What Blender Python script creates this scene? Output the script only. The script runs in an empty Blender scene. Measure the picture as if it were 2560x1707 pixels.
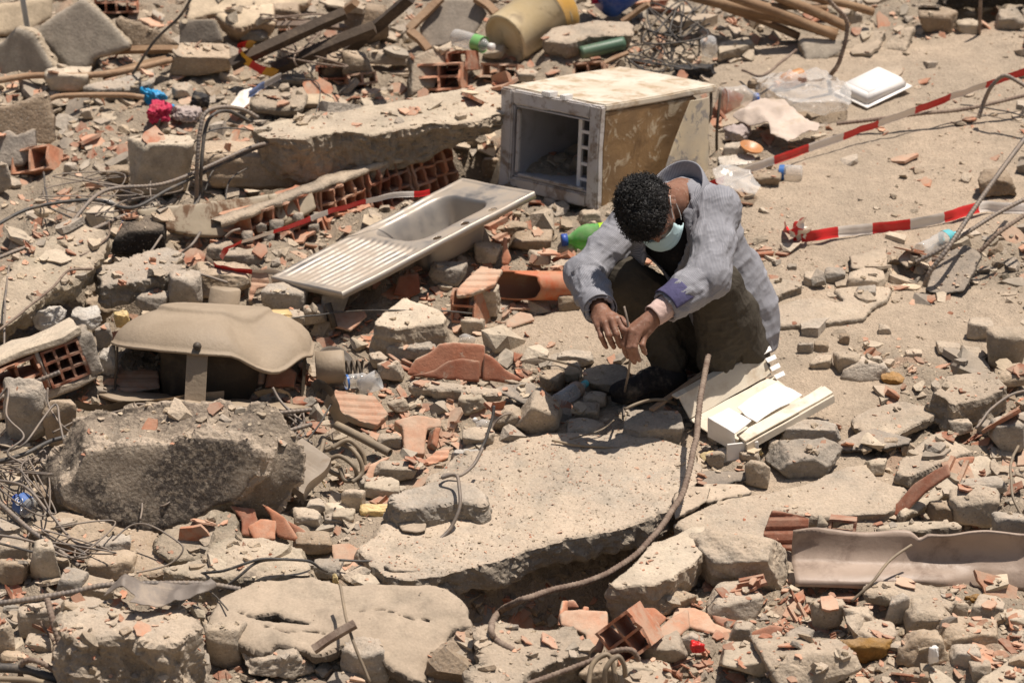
import bpy, bmesh, math, random
import numpy as np
from mathutils import Vector, Matrix, Quaternion
from math import radians, sin, cos, tan, pi

sc = bpy.context.scene
C = sc.collection
# ------------------------------------------------------------------ camera, sky, sun, exposure
PITCH = radians(13.0)
DIST = 12.0
FPX = 8393.0                       # focal length in pixels of the 2560 px wide photograph
FW = np.array([0.0, cos(PITCH), -sin(PITCH)])
UPV = np.array([0.0, sin(PITCH), cos(PITCH)])
CAM = -DIST * FW
cam_d = bpy.data.cameras.new('camera')
cam = bpy.data.objects.new('camera', cam_d)
C.objects.link(cam)
cam.location = CAM.tolist()
cam.rotation_euler = (pi / 2 - PITCH, 0, 0)
cam_d.sensor_width = 36.0
cam_d.lens = 36.0 * FPX / 2560.0
cam_d.clip_start = 0.1
cam_d.clip_end = 3000
cam_d.dof.use_dof = True
cam_d.dof.focus_distance = 11.1
cam_d.dof.aperture_fstop = 3.8
sc.camera = cam

SUN_TO = np.array([0.25, -0.05, 0.965])
SUN_TO /= np.linalg.norm(SUN_TO)
w = bpy.data.worlds.new('World')
sc.world = w
w.use_nodes = True
wn = w.node_tree
bg = wn.nodes['Background']
sky = wn.nodes.new('ShaderNodeTexSky')
sky.sky_type = 'NISHITA'
sky.sun_disc = False
sky.sun_elevation = math.asin(SUN_TO[2])
sky.sun_rotation = math.atan2(SUN_TO[0], SUN_TO[1])
sky.dust_density = 2.5
wn.links.new(sky.outputs[0], bg.inputs[0])
bg.inputs[1].default_value = 0.056
sl = bpy.data.lights.new('sun', 'SUN')
sl.energy = 5.0
sl.angle = radians(0.55)
sl.color = (1.0, 0.915, 0.83)
so = bpy.data.objects.new('sun', sl)
C.objects.link(so)
so.rotation_euler = Vector(SUN_TO.tolist()).to_track_quat('Z', 'Y').to_euler()
sc.view_settings.view_transform = 'Standard'
sc.view_settings.look = 'None'
sc.view_settings.exposure = 0.2
sc.view_settings.gamma = 1.0
sc.view_settings.use_curve_mapping = False
try:
    sc.cycles.max_bounces = 8
    sc.cycles.transparent_max_bounces = 12
except Exception:
    pass

# ------------------------------------------------------------------ photo pixels -> directions -> points
SL = tan(radians(16.0))            # mean rise of the rubble mound, away from the camera
TILE = {0: (0, 0, 2560 / 2352)}
for i in range(6):
    TILE[i + 1] = ((0, 850, 1700)[i % 3], (0, 560)[i // 3], 860 / 2352)
for i in range(3):
    TILE[i + 7] = ((0, 850, 1700)[i], 1120, 860 / 2297)


def q(t, *c):
    ox, oy, s = TILE[t]
    return [(ox + c[i] * s, oy + c[i + 1] * s) for i in range(0, len(c), 2)]


def ray(u, v):
    d = FW * FPX + np.array([1.0, 0, 0]) * (u - 1280.0) - UPV * (v - 853.5)
    return d / np.linalg.norm(d)


def plane_hit(u, v, p0, n):
    d = ray(u, v)
    t = np.dot(np.asarray(p0) - CAM, n) / np.dot(d, n)
    return CAM + d * t


def base_hit(u, v, h=0.0):
    return plane_hit(u, v, (0, 0, h), np.array([0, -SL, 1.0]))


def ppm(p):                         # photo pixels per metre at a point
    return FPX / np.dot(np.asarray(p) - CAM, FW)


def project(p):
    p = np.asarray(p, float) - CAM
    z = p @ FW
    return 1280 + FPX * p[..., 0] / z, 853.5 - FPX * (p @ UPV) / z


# ------------------------------------------------------------------ noise (numpy)
def _hash(ix, iy, iz, s):
    h = (ix * 374761393 + iy * 668265263 + iz * 1274126177 + s * 974711) & 0xFFFFFFFF
    h = ((h ^ (h >> 13)) * 1274126177) & 0xFFFFFFFF
    h = ((h ^ (h >> 15)) * 2246822519) & 0xFFFFFFFF
    return ((h ^ (h >> 16)) & 0xFFFF) / 32767.5 - 1.0


def vnoise(P, s=0, lin=False):
    P = np.asarray(P, float)
    f = np.floor(P)
    i = f.astype(np.int64)
    t = P - f
    if not lin:
        t = t * t * t * (t * (t * 6 - 15) + 10)
    x, y, z = i[:, 0], i[:, 1], i[:, 2]
    r = 0
    for a in (0, 1):
        wx = t[:, 0] if a else 1 - t[:, 0]
        for b in (0, 1):
            wy = t[:, 1] if b else 1 - t[:, 1]
            for c in (0, 1):
                wz = t[:, 2] if c else 1 - t[:, 2]
                r = r + wx * wy * wz * _hash(x + a, y + b, z + c, s)
    return r


def fbm(P, freq, octv=4, s=0, gain=0.5, ridge=False, lin=False):
    P = np.asarray(P, float)
    a, r, tot = 1.0, 0, 0
    for o in range(octv):
        n = vnoise(P * freq + 17.3 * o, s + o * 7, lin)
        if ridge:
            n = 1 - 2 * np.abs(n)
        r = r + a * n
        tot += a
        a *= gain
        freq *= 2.03
    return r / tot


def sstep(a, b, x):
    t = np.clip((x - a) / (b - a), 0, 1)
    return t * t * (3 - 2 * t)


# ------------------------------------------------------------------ meshes
def mesh_of(name, V, F, smooth=True, attrs=None):
    V = np.asarray(V, np.float32)
    me = bpy.data.meshes.new(name)
    if isinstance(F, np.ndarray):
        k = F.shape[1]
        me.vertices.add(len(V))
        me.vertices.foreach_set('co', V.ravel())
        me.loops.add(F.size)
        me.loops.foreach_set('vertex_index', F.astype(np.int32).ravel())
        me.polygons.add(len(F))
        me.polygons.foreach_set('loop_start', np.arange(0, F.size, k, dtype=np.int32))
        me.polygons.foreach_set('loop_total', np.full(len(F), k, np.int32))
        me.update(calc_edges=True)
    else:
        me.from_pydata([tuple(map(float, v)) for v in V], [], F)
        me.update()
    if smooth:
        me.polygons.foreach_set('use_smooth', np.ones(len(me.polygons), bool))
    for k, a in (attrs or {}).items():
        at = me.attributes.new(k, 'FLOAT', 'POINT')
        at.data.foreach_set('value', np.asarray(a, np.float32))
    return me


def world_m(o):
    m = Matrix.LocRotScale(o.location, o.rotation_quaternion if o.rotation_mode == 'QUATERNION' else o.rotation_euler, o.scale)
    return world_m(o.parent) @ o.matrix_parent_inverse @ m if o.parent else m


def attach(o, parent):
    """parent while the child keeps its own world placement"""
    o.parent = parent
    o.matrix_parent_inverse = world_m(parent).inverted()


def obj(name, me, mat=None, parent=None, loc=None, label=None, cat=None, group=None, kind=None, rot=None):
    o = bpy.data.objects.new(name, me)
    C.objects.link(o)
    if mat is not None and me is not None:
        if len(me.materials) == 0:
            me.materials.append(mat)
    if parent is not None:
        attach(o, parent)
    if loc is not None:
        o.location = [float(x) for x in loc]
    if rot is not None:
        o.rotation_mode = 'QUATERNION'
        o.rotation_quaternion = rot
    if label:
        o['label'] = label
    if cat:
        o['category'] = cat
    if group:
        o['group'] = group
    if kind:
        o['kind'] = kind
    return o


def obj_world(name, V, F, mat, smooth=True, attrs=None, origin=None, **kw):
    """mesh given in world coordinates; the origin goes to its base unless parented"""
    V = np.asarray(V, float)
    if origin is None:
        origin = np.array([(V[:, 0].min() + V[:, 0].max()) / 2, (V[:, 1].min() + V[:, 1].max()) / 2, V[:, 2].min()])
    me = mesh_of(name, V - origin, F, smooth, attrs)
    return obj(name, me, mat, loc=origin, **kw)


def empty(name, loc, label, cat, group=None):
    return obj(name, None, loc=loc, label=label, cat=cat, group=group)


def join(parts):
    Vs, Fs, n = [], [], 0
    for V, F in parts:
        V = np.asarray(V, float)
        Vs.append(V)
        Fs += [tuple(int(i) + n for i in f) for f in F]
        n += len(V)
    return np.concatenate(Vs), Fs


def frame_from_normal(n, hint=(1.0, 0, 0)):
    n = np.asarray(n, float)
    n = n / np.linalg.norm(n)
    e1 = np.asarray(hint, float) - np.dot(hint, n) * n
    e1 /= np.linalg.norm(e1)
    return e1, np.cross(n, e1), n


def surface_nets(D, org, h):
    ins = D < 0
    n0, n1, n2 = D.shape
    c = np.zeros((n0 - 1, n1 - 1, n2 - 1), np.int8)
    for a in (0, 1):
        for b in (0, 1):
            for d in (0, 1):
                c += ins[a:n0 - 1 + a, b:n1 - 1 + b, d:n2 - 1 + d]
    act = np.argwhere((c > 0) & (c < 8))
    idx = np.full(c.shape, -1, np.int64)
    idx[act[:, 0], act[:, 1], act[:, 2]] = np.arange(len(act))
    cor = [(a, b, d) for a in (0, 1) for b in (0, 1) for d in (0, 1)]
    val = np.stack([D[act[:, 0] + a, act[:, 1] + b, act[:, 2] + d] for a, b, d in cor], 1)
    acc = np.zeros((len(act), 3))
    cnt = np.zeros(len(act))
    for i in range(8):
        for j in range(i + 1, 8):
            df = [cor[j][k] - cor[i][k] for k in range(3)]
            if sum(map(abs, df)) != 1:
                continue
            va, vb = val[:, i], val[:, j]
            m = (va < 0) != (vb < 0)
            t = np.where(m, va / np.where(m, va - vb, 1), 0)
            p = np.array(cor[i]) + t[:, None] * np.array(df)
            acc += p * m[:, None]
            cnt += m
    V = (act + acc / cnt[:, None]) * h + np.asarray(org)
    Fq = []
    for ax in range(3):
        sl0 = [slice(1, -1)] * 3
        sl1 = [slice(1, -1)] * 3
        sl0[ax] = slice(0, -1)
        sl1[ax] = slice(1, None)
        a, b = ins[tuple(sl0)], ins[tuple(sl1)]
        e = np.argwhere(a != b)
        if not len(e):
            continue
        flip = a[e[:, 0], e[:, 1], e[:, 2]]
        o = np.ones(3, np.int64)
        o[ax] = 0
        p = e + o
        u, v = [(1, 2), (2, 0), (0, 1)][ax]
        quad = []
        for du, dv in ((-1, -1), (0, -1), (0, 0), (-1, 0)):
            r = p.copy()
            r[:, u] += du
            r[:, v] += dv
            quad.append(idx[r[:, 0], r[:, 1], r[:, 2]])
        quad = np.stack(quad, 1)
        quad[~flip] = quad[~flip][:, ::-1]
        Fq.append(quad)
    return V, np.concatenate(Fq)


def vnormals(V, F):
    F = np.asarray(F)
    a, b, c = V[F[:, 0]], V[F[:, 1]], V[F[:, 2]]
    if F.shape[1] == 4:
        n = np.cross(V[F[:, 2]] - V[F[:, 0]], V[F[:, 3]] - V[F[:, 1]])
    else:
        n = np.cross(b - a, c - a)
    N = np.zeros_like(V)
    for k in range(F.shape[1]):
        np.add.at(N, F[:, k], n)
    return N / (np.linalg.norm(N, axis=1, keepdims=True) + 1e-12)


def poly_sdf(X, Y, poly):
    d = np.full(X.shape, 1e9)
    inside = np.zeros(X.shape, bool)
    n = len(poly)
    for i in range(n):
        (x0, y0), (x1, y1) = poly[i], poly[(i + 1) % n]
        ex, ey = x1 - x0, y1 - y0
        wx, wy = X - x0, Y - y0
        t = np.clip((wx * ex + wy * ey) / (ex * ex + ey * ey + 1e-12), 0, 1)
        d = np.minimum(d, (wx - ex * t) ** 2 + (wy - ey * t) ** 2)
        if abs(ey) > 1e-12:
            cr = ((y0 > Y) != (y1 > Y)) & (X < ex * (Y - y0) / ey + x0)
            inside ^= cr
    d = np.sqrt(d)
    return np.where(inside, -d, d)


_ico = {}


def ico(sub):
    if sub not in _ico:
        bm = bmesh.new()
        bmesh.ops.create_icosphere(bm, subdivisions=sub, radius=1)
        V = np.array([v.co[:] for v in bm.verts])
        V /= np.linalg.norm(V, axis=1, keepdims=True)
        F = np.array([[v.index for v in f.verts] for f in bm.faces])
        bm.free()
        _ico[sub] = (V, F)
    return _ico[sub]


def chunk_geo(seed, sub=4, dims=(1, 1, 1), nplanes=5, amp=0.05, boxy=0.6, chips=4, fine=0.8):
    """a broken lump: random cutting planes on a sphere of directions, chipped corners, then rough relief"""
    rs = np.random.RandomState(seed)
    V, F = ico(sub)
    pl = []
    for ax in range(3):
        for s in (-1, 1):
            n = np.zeros(3)
            n[ax] = s
            n += rs.normal(0, 0.30 - 0.22 * boxy, 3)
            pl.append((n / np.linalg.norm(n), 0.86 + 0.14 * rs.rand()))
    for _ in range(nplanes):
        n = rs.normal(0, 1, 3) * np.array([1, 1, .75])
        n /= np.linalg.norm(n)
        lim = np.abs(n).sum() * (0.30 + 0.5 * boxy) + 0.52 - 0.4 * boxy
        pl.append((n, max(0.62, lim * (0.70 + 0.32 * rs.rand()))))
    inv = np.stack([np.maximum(V @ n, 0) / d for n, d in pl], 1)
    k = 90.0
    r = 1.0 / (np.log(np.exp(k * inv).sum(1)) / k)
    W = V * np.minimum(r, 1.7)[:, None]
    for _ in range(chips):
        n = rs.normal(0, 1, 3)
        n /= np.linalg.norm(n)
        p = W @ n
        c = p.max() * (0.78 + 0.18 * rs.rand())
        W = W * np.where(p > c, c / np.maximum(p, 1e-6), 1)[:, None]
    W = W / np.maximum(W.max(0) - W.min(0), 1e-6) * 2
    W = W * np.asarray(dims)[None] * 0.5
    sz = float(np.mean(dims))
    N = vnormals(W, F)
    o = rs.rand(3) * 50
    n1 = fbm(W / sz + o, 2.0, 2, seed % 91)
    n2 = fbm(W / sz + o, 6.5, 4, seed % 83 + 3, 0.66)
    n3 = fbm(W / sz + o, 9.0, 3, seed % 37 + 5, ridge=True)
    W = W + N * (amp * sz * (0.35 * n1 + fine * n2 - 0.55 * fine * np.maximum(n3 - 0.25, 0)))[:, None]
    return W, F


def hull_geo(seed, dims=(1, 1, 1), n=13):
    """a sharp-edged fragment: the hull of a few random points in a box"""
    rs = np.random.RandomState(seed)
    P = rs.uniform(-.5, .5, (n, 3))
    ax = rs.randint(0, 3, n)
    P[np.arange(n), ax] = np.sign(P[np.arange(n), ax]) * .5 * rs.uniform(.8, 1, n)
    bm = bmesh.new()
    for p in P * np.asarray(dims):
        bm.verts.new(p.tolist())
    r = bmesh.ops.convex_hull(bm, input=bm.verts)
    bmesh.ops.delete(bm, geom=[v for v in bm.verts if not v.link_faces], context='VERTS')
    bmesh.ops.dissolve_limit(bm, angle_limit=radians(9), verts=bm.verts, edges=bm.edges)
    bm.verts.index_update()
    V = np.array([v.co[:] for v in bm.verts])
    F = [tuple(v.index for v in f.verts) for f in bm.faces]
    bm.free()
    return V, F

# ------------------------------------------------------------------ materials
class NT:
    def __init__(s, name):
        s.m = bpy.data.materials.new(name)
        s.m.use_nodes = True
        s.t = s.m.node_tree
        s.b = s.t.nodes['Principled BSDF']
        s.geo = s.n('ShaderNodeNewGeometry')
        s.pos = s.geo.outputs['Position']

    def n(s, typ, **kw):
        nd = s.t.nodes.new(typ)
        for k, v in kw.items():
            setattr(nd, k, v)
        return nd

    def l(s, a, b):
        s.t.links.new(a, b)

    def setin(s, sock, v):
        if isinstance(v, (int, float)):
            sock.default_value = v
        elif isinstance(v, tuple):
            sock.default_value = v if len(v) != 3 or sock.type == 'VECTOR' else (*v, 1)
        else:
            s.l(v, sock)

    def noise(s, scale, detail=3, rough=0.55, vec=None, dist=0.0):
        nd = s.n('ShaderNodeTexNoise')
        s.l(vec if vec is not None else s.pos, nd.inputs['Vector'])
        nd.inputs['Scale'].default_value = scale
        nd.inputs['Detail'].default_value = detail
        nd.inputs['Roughness'].default_value = rough
        nd.inputs['Distortion'].default_value = dist
        return nd.outputs['Fac']

    def voro(s, scale, vec=None, feature='F1', out='Distance'):
        nd = s.n('ShaderNodeTexVoronoi', feature=feature)
        s.l(vec if vec is not None else s.pos, nd.inputs['Vector'])
        nd.inputs['Scale'].default_value = scale
        return nd.outputs[out]

    def math(s, op, a, b=0.0, c=0.0):
        nd = s.n('ShaderNodeMath', operation=op)
        for i, v in enumerate((a, b, c)):
            s.setin(nd.inputs[i], v)
        return nd.outputs[0]

    def rng(s, v, a, b, c=0.0, d=1.0, smooth=True):
        nd = s.n('ShaderNodeMapRange', interpolation_type='SMOOTHSTEP' if smooth else 'LINEAR')
        s.setin(nd.inputs[0], v)
        for i, x in enumerate((a, b, c, d)):
            s.setin(nd.inputs[i + 1], x)
        return nd.outputs[0]

    def mix(s, f, a, b, blend='MIX'):
        nd = s.n('ShaderNodeMix', data_type='RGBA', blend_type=blend)
        s.setin(nd.inputs['Factor'], f)
        s.setin(nd.inputs['A'], a)
        s.setin(nd.inputs['B'], b)
        return nd.outputs['Result']

    def scale_col(s, col, f):
        nd = s.n('ShaderNodeVectorMath', operation='SCALE')
        s.setin(nd.inputs[0], col)
        s.setin(nd.inputs['Scale'], f)
        return nd.outputs[0]

    def attr(s, name):
        return s.n('ShaderNodeAttribute', attribute_name=name).outputs['Fac']

    def bump(s, h, strength=0.5, dist=0.01, prev=None):
        nd = s.n('ShaderNodeBump')
        nd.inputs['Strength'].default_value = strength
        nd.inputs['Distance'].default_value = dist
        s.l(h, nd.inputs['Height'])
        if prev is not None:
            s.l(prev, nd.inputs['Normal'])
        return nd.outputs[0]

    def up(s):
        sx = s.n('ShaderNodeSeparateXYZ')
        s.l(s.geo.outputs['Normal'], sx.inputs[0])
        return sx.outputs[2]

    def rand(s):
        return s.n('ShaderNodeObjectInfo').outputs['Random']

    def out(s, col, rough=0.9, normal=None, spec=0.3, **kw):
        s.setin(s.b.inputs['Base Color'], col)
        s.setin(s.b.inputs['Roughness'], rough)
        s.b.inputs['Specular IOR Level'].default_value = spec
        if normal is not None:
            s.l(normal, s.b.inputs['Normal'])
        for k, v in kw.items():
            s.setin(s.b.inputs[k], v)
        return s.m


DUST = (0.49, 0.388, 0.288)


def concrete(name, c1, c2, dust=DUST, dusty=0.6, side=None, bump=0.6, speck=0.5, vary=0.3, spots=None, coarse=1.0, pv=False, slo=0.52):
    t = NT(name)
    r = t.attr('pv') if pv else t.rand()
    big = t.noise(3.4, 3, 0.6)
    f = t.math('ADD', t.rng(big, 0.36, 0.64), t.math('MULTIPLY', t.math('SUBTRACT', r, 0.5), 0.9))
    col = t.mix(t.rng(f, 0, 1, smooth=False), c1, c2)
    if side is not None:
        sm = t.math('ADD', t.attr('side'), t.math('MULTIPLY', t.math('SUBTRACT', t.noise(26, 4), 0.5), 0.5))
        col = t.mix(t.rng(sm, 0.35, 0.6), col, side)
    mid = t.noise(19 * coarse, 5, 0.68)
    fine = t.noise(130 * coarse, 3, 0.6)
    col = t.scale_col(col, t.rng(t.noise(2.3, 5, 0.7, dist=.5), 0.3, 0.62, 0.70, 1.08, smooth=False))
    col = t.scale_col(col, t.rng(mid, 0.25, 0.75, 0.74, 1.24, smooth=False))
    vd = t.voro(75 * coarse)
    col = t.mix(t.math('MULTIPLY', t.rng(vd, 0.16, 0.3, 1, 0), speck), col, t.mix(t.rng(fine, 0.4, 0.6), (0.10, 0.085, 0.07), (0.52, 0.47, 0.40)))
    if spots is not None:
        sp = t.math('MULTIPLY', t.rng(t.noise(2.6, 4, 0.65), slo, slo + .1), t.rng(t.noise(55, 3, 0.7), 0.38, 0.55))
        if side is not None:
            sp = t.math('MULTIPLY', sp, t.rng(t.attr('side'), .3, .6, 1, 0))
        col = t.mix(sp, col, spots)
    dn = t.noise(9, 5, 0.7)
    dm = t.math('MULTIPLY', t.rng(t.up(), 0.25, 0.9), t.rng(dn, 0.3, 0.62))
    dcol = t.mix(t.noise(5.0, 3), tuple(x * 0.9 for x in dust), tuple(min(1, x * 1.08) for x in dust))
    col = t.mix(t.math('MULTIPLY', dm, dusty), col, dcol)
    col = t.scale_col(col, t.math('ADD', 1 - vary / 2, t.math('MULTIPLY', r, vary)))
    col = t.scale_col(col, t.rng(fine, 0.2, 0.8, 0.85, 1.15, smooth=False))
    b1 = t.bump(t.noise(34 * coarse, 6, 0.74), bump * 0.9, 0.018)
    b2 = t.bump(vd, bump * 0.5, 0.008, b1)
    b3 = t.bump(fine, bump * 0.6, 0.004, b2)
    return t.out(col, 0.93, b3, 0.2)


M = {}
M['tan'] = concrete('dusty_tan_concrete', (0.488, 0.397, 0.293), (0.366, 0.311, 0.244), side=(0.33, 0.275, 0.21))
M['grey'] = concrete('grey_concrete', (0.330, 0.294, 0.246), (0.432, 0.372, 0.300), dusty=0.5, side=(0.26, 0.23, 0.19))
M['pale'] = concrete('pale_plaster_concrete', (0.529, 0.443, 0.328), (0.460, 0.391, 0.299), dusty=0.4, bump=0.4, speck=0.25, side=(0.33, 0.27, 0.20))
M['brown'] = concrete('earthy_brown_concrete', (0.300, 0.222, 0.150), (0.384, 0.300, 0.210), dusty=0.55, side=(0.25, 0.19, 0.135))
M['bitumen_and_void'] = concrete('tar_skin_and_void_shade', (0.042, 0.036, 0.031), (0.07, 0.058, 0.046), dusty=0.4, speck=0.3, bump=0.9, side=(0.31, 0.25, 0.18), vary=0.1)
M['tarry'] = concrete('concrete_with_tar_patches', (0.414, 0.345, 0.253), (0.345, 0.293, 0.218), spots=(0.045, 0.04, 0.036), side=(0.32, 0.265, 0.19))
M['plaster_grey'] = concrete('smooth_grey_render', (0.289, 0.247, 0.200), (0.326, 0.284, 0.226), dusty=0.3, bump=0.22, speck=0.1, side=(0.33, 0.27, 0.195))
M['cream'] = concrete('cream_plaster', (0.60, 0.48, 0.335), (0.55, 0.44, 0.305), dusty=0.3, bump=0.2, speck=0.05, side=(0.36, 0.26, 0.175))
M['lino'] = concrete('dusty_roof_felt', (0.44, 0.355, 0.262), (0.37, 0.305, 0.23), dusty=0.6, bump=0.25, speck=0.1, side=(0.16, 0.13, 0.10))
M['tarface'] = concrete('tar_stained_brown_concrete', (0.25, 0.205, 0.155), (0.30, 0.245, 0.185), dusty=0.5, spots=(0.085, 0.07, 0.058), slo=0.47, bump=0.9, side=(0.44, 0.36, 0.275), vary=0.1)
M['felt'] = concrete('grey_roof_felt', (0.21, 0.19, 0.165), (0.29, 0.25, 0.205), dusty=0.5, bump=0.45, speck=0.15, side=(0.09, 0.075, 0.06))
M['foam'] = concrete('yellow_foam', (0.72, 0.58, 0.30), (0.62, 0.45, 0.20), dusty=0.35, bump=0.6, speck=0.0)
M['whitefoam'] = concrete('white_foam_lump', (0.72, 0.68, 0.61), (0.60, 0.55, 0.48), dusty=0.35, bump=0.8, speck=0.1)


def terracotta(name, c1, c2, dusty=0.55, vary=0.35, pv=False):
    t = NT(name)
    r = t.attr('pv') if pv else t.rand()
    f = t.math('ADD', t.rng(t.noise(5, 3), 0.35, 0.65), t.math('MULTIPLY', t.math('SUBTRACT', r, 0.5), 1.1))
    col = t.mix(t.rng(f, 0, 1, smooth=False), c1, c2)
    mid = t.noise(30, 5, 0.65)
    col = t.scale_col(col, t.rng(mid, 0.25, 0.75, 0.78, 1.18, smooth=False))
    sm = t.math('MULTIPLY', t.attr('side'), t.rng(t.noise(18, 4), 0.42, 0.58))
    col = t.mix(sm, col, (0.40, 0.33, 0.245))
    dm = t.math('MULTIPLY', t.rng(t.up(), 0.0, 0.85), t.rng(t.noise(11, 5, 0.7), 0.34, 0.64))
    col = t.mix(t.math('MULTIPLY', dm, dusty), col, DUST)
    sm2 = t.rng(t.noise(14, 4, 0.7), 0.60, 0.68)
    col = t.mix(t.math('MULTIPLY', sm2, 0.55), col, (0.42, 0.35, 0.265))
    col = t.scale_col(col, t.math('ADD', 1 - vary / 2, t.math('MULTIPLY', r, vary)))
    b = t.bump(t.noise(70, 4, 0.7), 0.35, 0.008)
    return t.out(col, 0.9, b, 0.2)


M['brick'] = terracotta('terracotta_brick', (0.45, 0.175, 0.095), (0.47, 0.22, 0.13), dusty=0.42)
M['brick_dark'] = terracotta('dark_terracotta_brick', (0.29, 0.105, 0.06), (0.35, 0.145, 0.085), dusty=0.4)
M['brick_pale'] = terracotta('dusty_terracotta_brick', (0.49, 0.255, 0.16), (0.47, 0.285, 0.19), dusty=0.6)


M['gravel'] = concrete('loose_gravel', (0.504, 0.396, 0.270), (0.324, 0.270, 0.204), pv=True, vary=0.6)
M['crumbs'] = terracotta('crushed_brick', (0.42, 0.16, 0.09), (0.48, 0.265, 0.17), pv=True, vary=0.5)
M['flakes'] = concrete('plaster_flakes', (0.605, 0.495, 0.352), (0.396, 0.330, 0.248), pv=True, vary=0.4, bump=.3, speck=.1)


def ground_mat():
    t = NT('dusty_rubble_soil')
    r = t.attr('rough')
    fine = t.noise(90, 5, 0.7)
    mid = t.noise(14, 5, 0.65)
    big = t.noise(1.7, 4, 0.6)
    smooth_c = t.mix(t.rng(big, 0.38, 0.62), (0.43, 0.34, 0.25), (0.365, 0.295, 0.22))
    rough_c = t.mix(t.rng(mid, 0.35, 0.65), (0.35, 0.285, 0.21), (0.25, 0.205, 0.155))
    col = t.mix(r, smooth_c, rough_c)
    col = t.scale_col(col, t.rng(mid, 0.2, 0.8, 0.80, 1.2, smooth=False))
    col = t.scale_col(col, t.rng(fine, 0.25, 0.75, 0.80, 1.2, smooth=False))
    vd = t.voro(120)
    gm = t.math('MULTIPLY', t.rng(vd, 0.18, 0.34, 1, 0), t.rng(t.noise(6, 4), 0.42, 0.6))
    col = t.mix(t.math('MULTIPLY', gm, 0.6), col, t.mix(t.rng(fine, 0.45, 0.6), (0.24, 0.20, 0.155), (0.5, 0.41, 0.3)))
    pk = t.rng(t.noise(4.5, 3), 0.60, 0.7)
    col = t.mix(t.math('MULTIPLY', t.math('MULTIPLY', pk, r), 0.45), col, (0.40, 0.235, 0.15))
    b1 = t.bump(mid, 0.5, 0.03)
    b2 = t.bump(fine, 0.7, 0.012, b1)
    b3 = t.bump(t.math('SUBTRACT', 1.0, vd), 0.4, 0.008, b2)
    return t.out(col, 0.95, b3, 0.15)


M['ground'] = ground_mat()


def plastic(name, col, col2=None, rough=0.5, dirt=0.4, dirtcol=(0.42, 0.32, 0.2), metal=0.0, scale=7.0, bump=0.1, lo=0.5, hi=0.68, spec=0.4):
    t = NT(name)
    c = t.mix(t.rng(t.noise(scale * 0.6, 3), 0.35, 0.65), col, col2 or col)
    d = t.rng(t.noise(scale, 6, 0.72, dist=0.4), lo, hi)
    c = t.mix(t.math('MULTIPLY', d, dirt), c, dirtcol)
    rr = t.math('ADD', rough, t.math('MULTIPLY', d, 0.3 * dirt))
    return t.out(c, rr, t.bump(t.noise(60, 4, 0.65), bump, 0.01), spec, Metallic=t.math('MULTIPLY', t.math('SUBTRACT', 1.0, t.math('MULTIPLY', d, dirt)), metal) if metal else 0.0)


M['fridge_white'] = plastic('stained_white_enamel', (0.66, 0.60, 0.49), (0.58, 0.49, 0.37), 0.5, 0.85, (0.34, 0.235, 0.13), scale=9, lo=.46, hi=.66)
M['fridge_frame'] = plastic('dirty_white_plastic_frame', (0.55, 0.53, 0.52), (0.50, 0.46, 0.42), 0.5, 0.8, (0.21, 0.145, 0.095), scale=12, lo=0.49, hi=0.62)


def fridge_side():
    t = NT('brown_stained_fridge_side')
    mp = t.n('ShaderNodeMapping')
    t.l(t.pos, mp.inputs['Vector'])
    mp.inputs['Scale'].default_value = (1, 1, .35)
    st = t.noise(16, 6, .72, vec=mp.outputs[0], dist=.6)
    c = t.mix(t.rng(t.noise(5, 4), .3, .7), (.30, .185, .085), (.19, .118, .06))
    c = t.mix(t.math('MULTIPLY', t.rng(t.noise(11, 8, .74, dist=.8), .53, .60), .8), c, (.52, .43, .30))
    c = t.mix(t.math('MULTIPLY', t.rng(st, .52, .70), .6), c, (.12, .065, .028))
    return t.out(c, .55, t.bump(t.noise(11, 8, .74, dist=.8), .4, .01), .3)


M['fridge_brown'] = fridge_side()
M['fridge_in'] = plastic('grey_fridge_liner', (0.50, 0.49, 0.50), (0.42, 0.41, 0.42), 0.4, 0.6, (0.16, 0.13, 0.1), scale=5, lo=0.5, hi=0.75)
M['oldwhite'] = plastic('yellowed_white_plastic', (0.66, 0.595, 0.48), (0.62, 0.54, 0.42), 0.45, 0.6, (0.42, 0.31, 0.20), scale=6)
M['whiteplastic'] = plastic('white_plastic', (0.80, 0.78, 0.75), (0.78, 0.74, 0.68), 0.4, 0.25, scale=9)
M['bucket'] = plastic('yellowed_bucket_plastic', (0.60, 0.49, 0.315), (0.55, 0.42, 0.23), 0.38, 0.75, (0.20, 0.14, 0.085), scale=8, lo=0.52, hi=0.7)
M['bucket_rim'] = plastic('amber_bucket_plastic', (0.52, 0.30, 0.07), (0.47, 0.25, 0.05), 0.35, 0.3)
M['orange_pipe'] = plastic('orange_drain_pipe', (0.55, 0.13, 0.042), (0.5, 0.11, 0.035), 0.45, 0.75, (0.46, 0.27, 0.16), scale=5, lo=0.42, hi=0.66)
M['orange_in'] = plastic('orange_pipe_bore', (0.22, 0.085, 0.04), (0.25, 0.12, 0.065), 0.6, 0.7, (0.34, 0.25, 0.16), scale=8)
M['fan'] = plastic('dusty_khaki_painted_metal', (0.29, 0.225, 0.155), (0.34, 0.265, 0.185), 0.62, 0.7, (0.38, 0.30, 0.215), scale=5, bump=0.25, lo=0.4, hi=0.7)
M['duct'] = plastic('dusty_pale_duct_paint', (0.46, 0.39, 0.31), (0.40, 0.33, 0.255), 0.6, 0.6, (0.30, 0.22, 0.15), scale=8)
M['fan_dark'] = plastic('dark_dusty_metal_and_shade', (0.075, 0.058, 0.042), (0.10, 0.078, 0.055), 0.6, 0.5, (0.20, 0.15, 0.10), scale=8)
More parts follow.
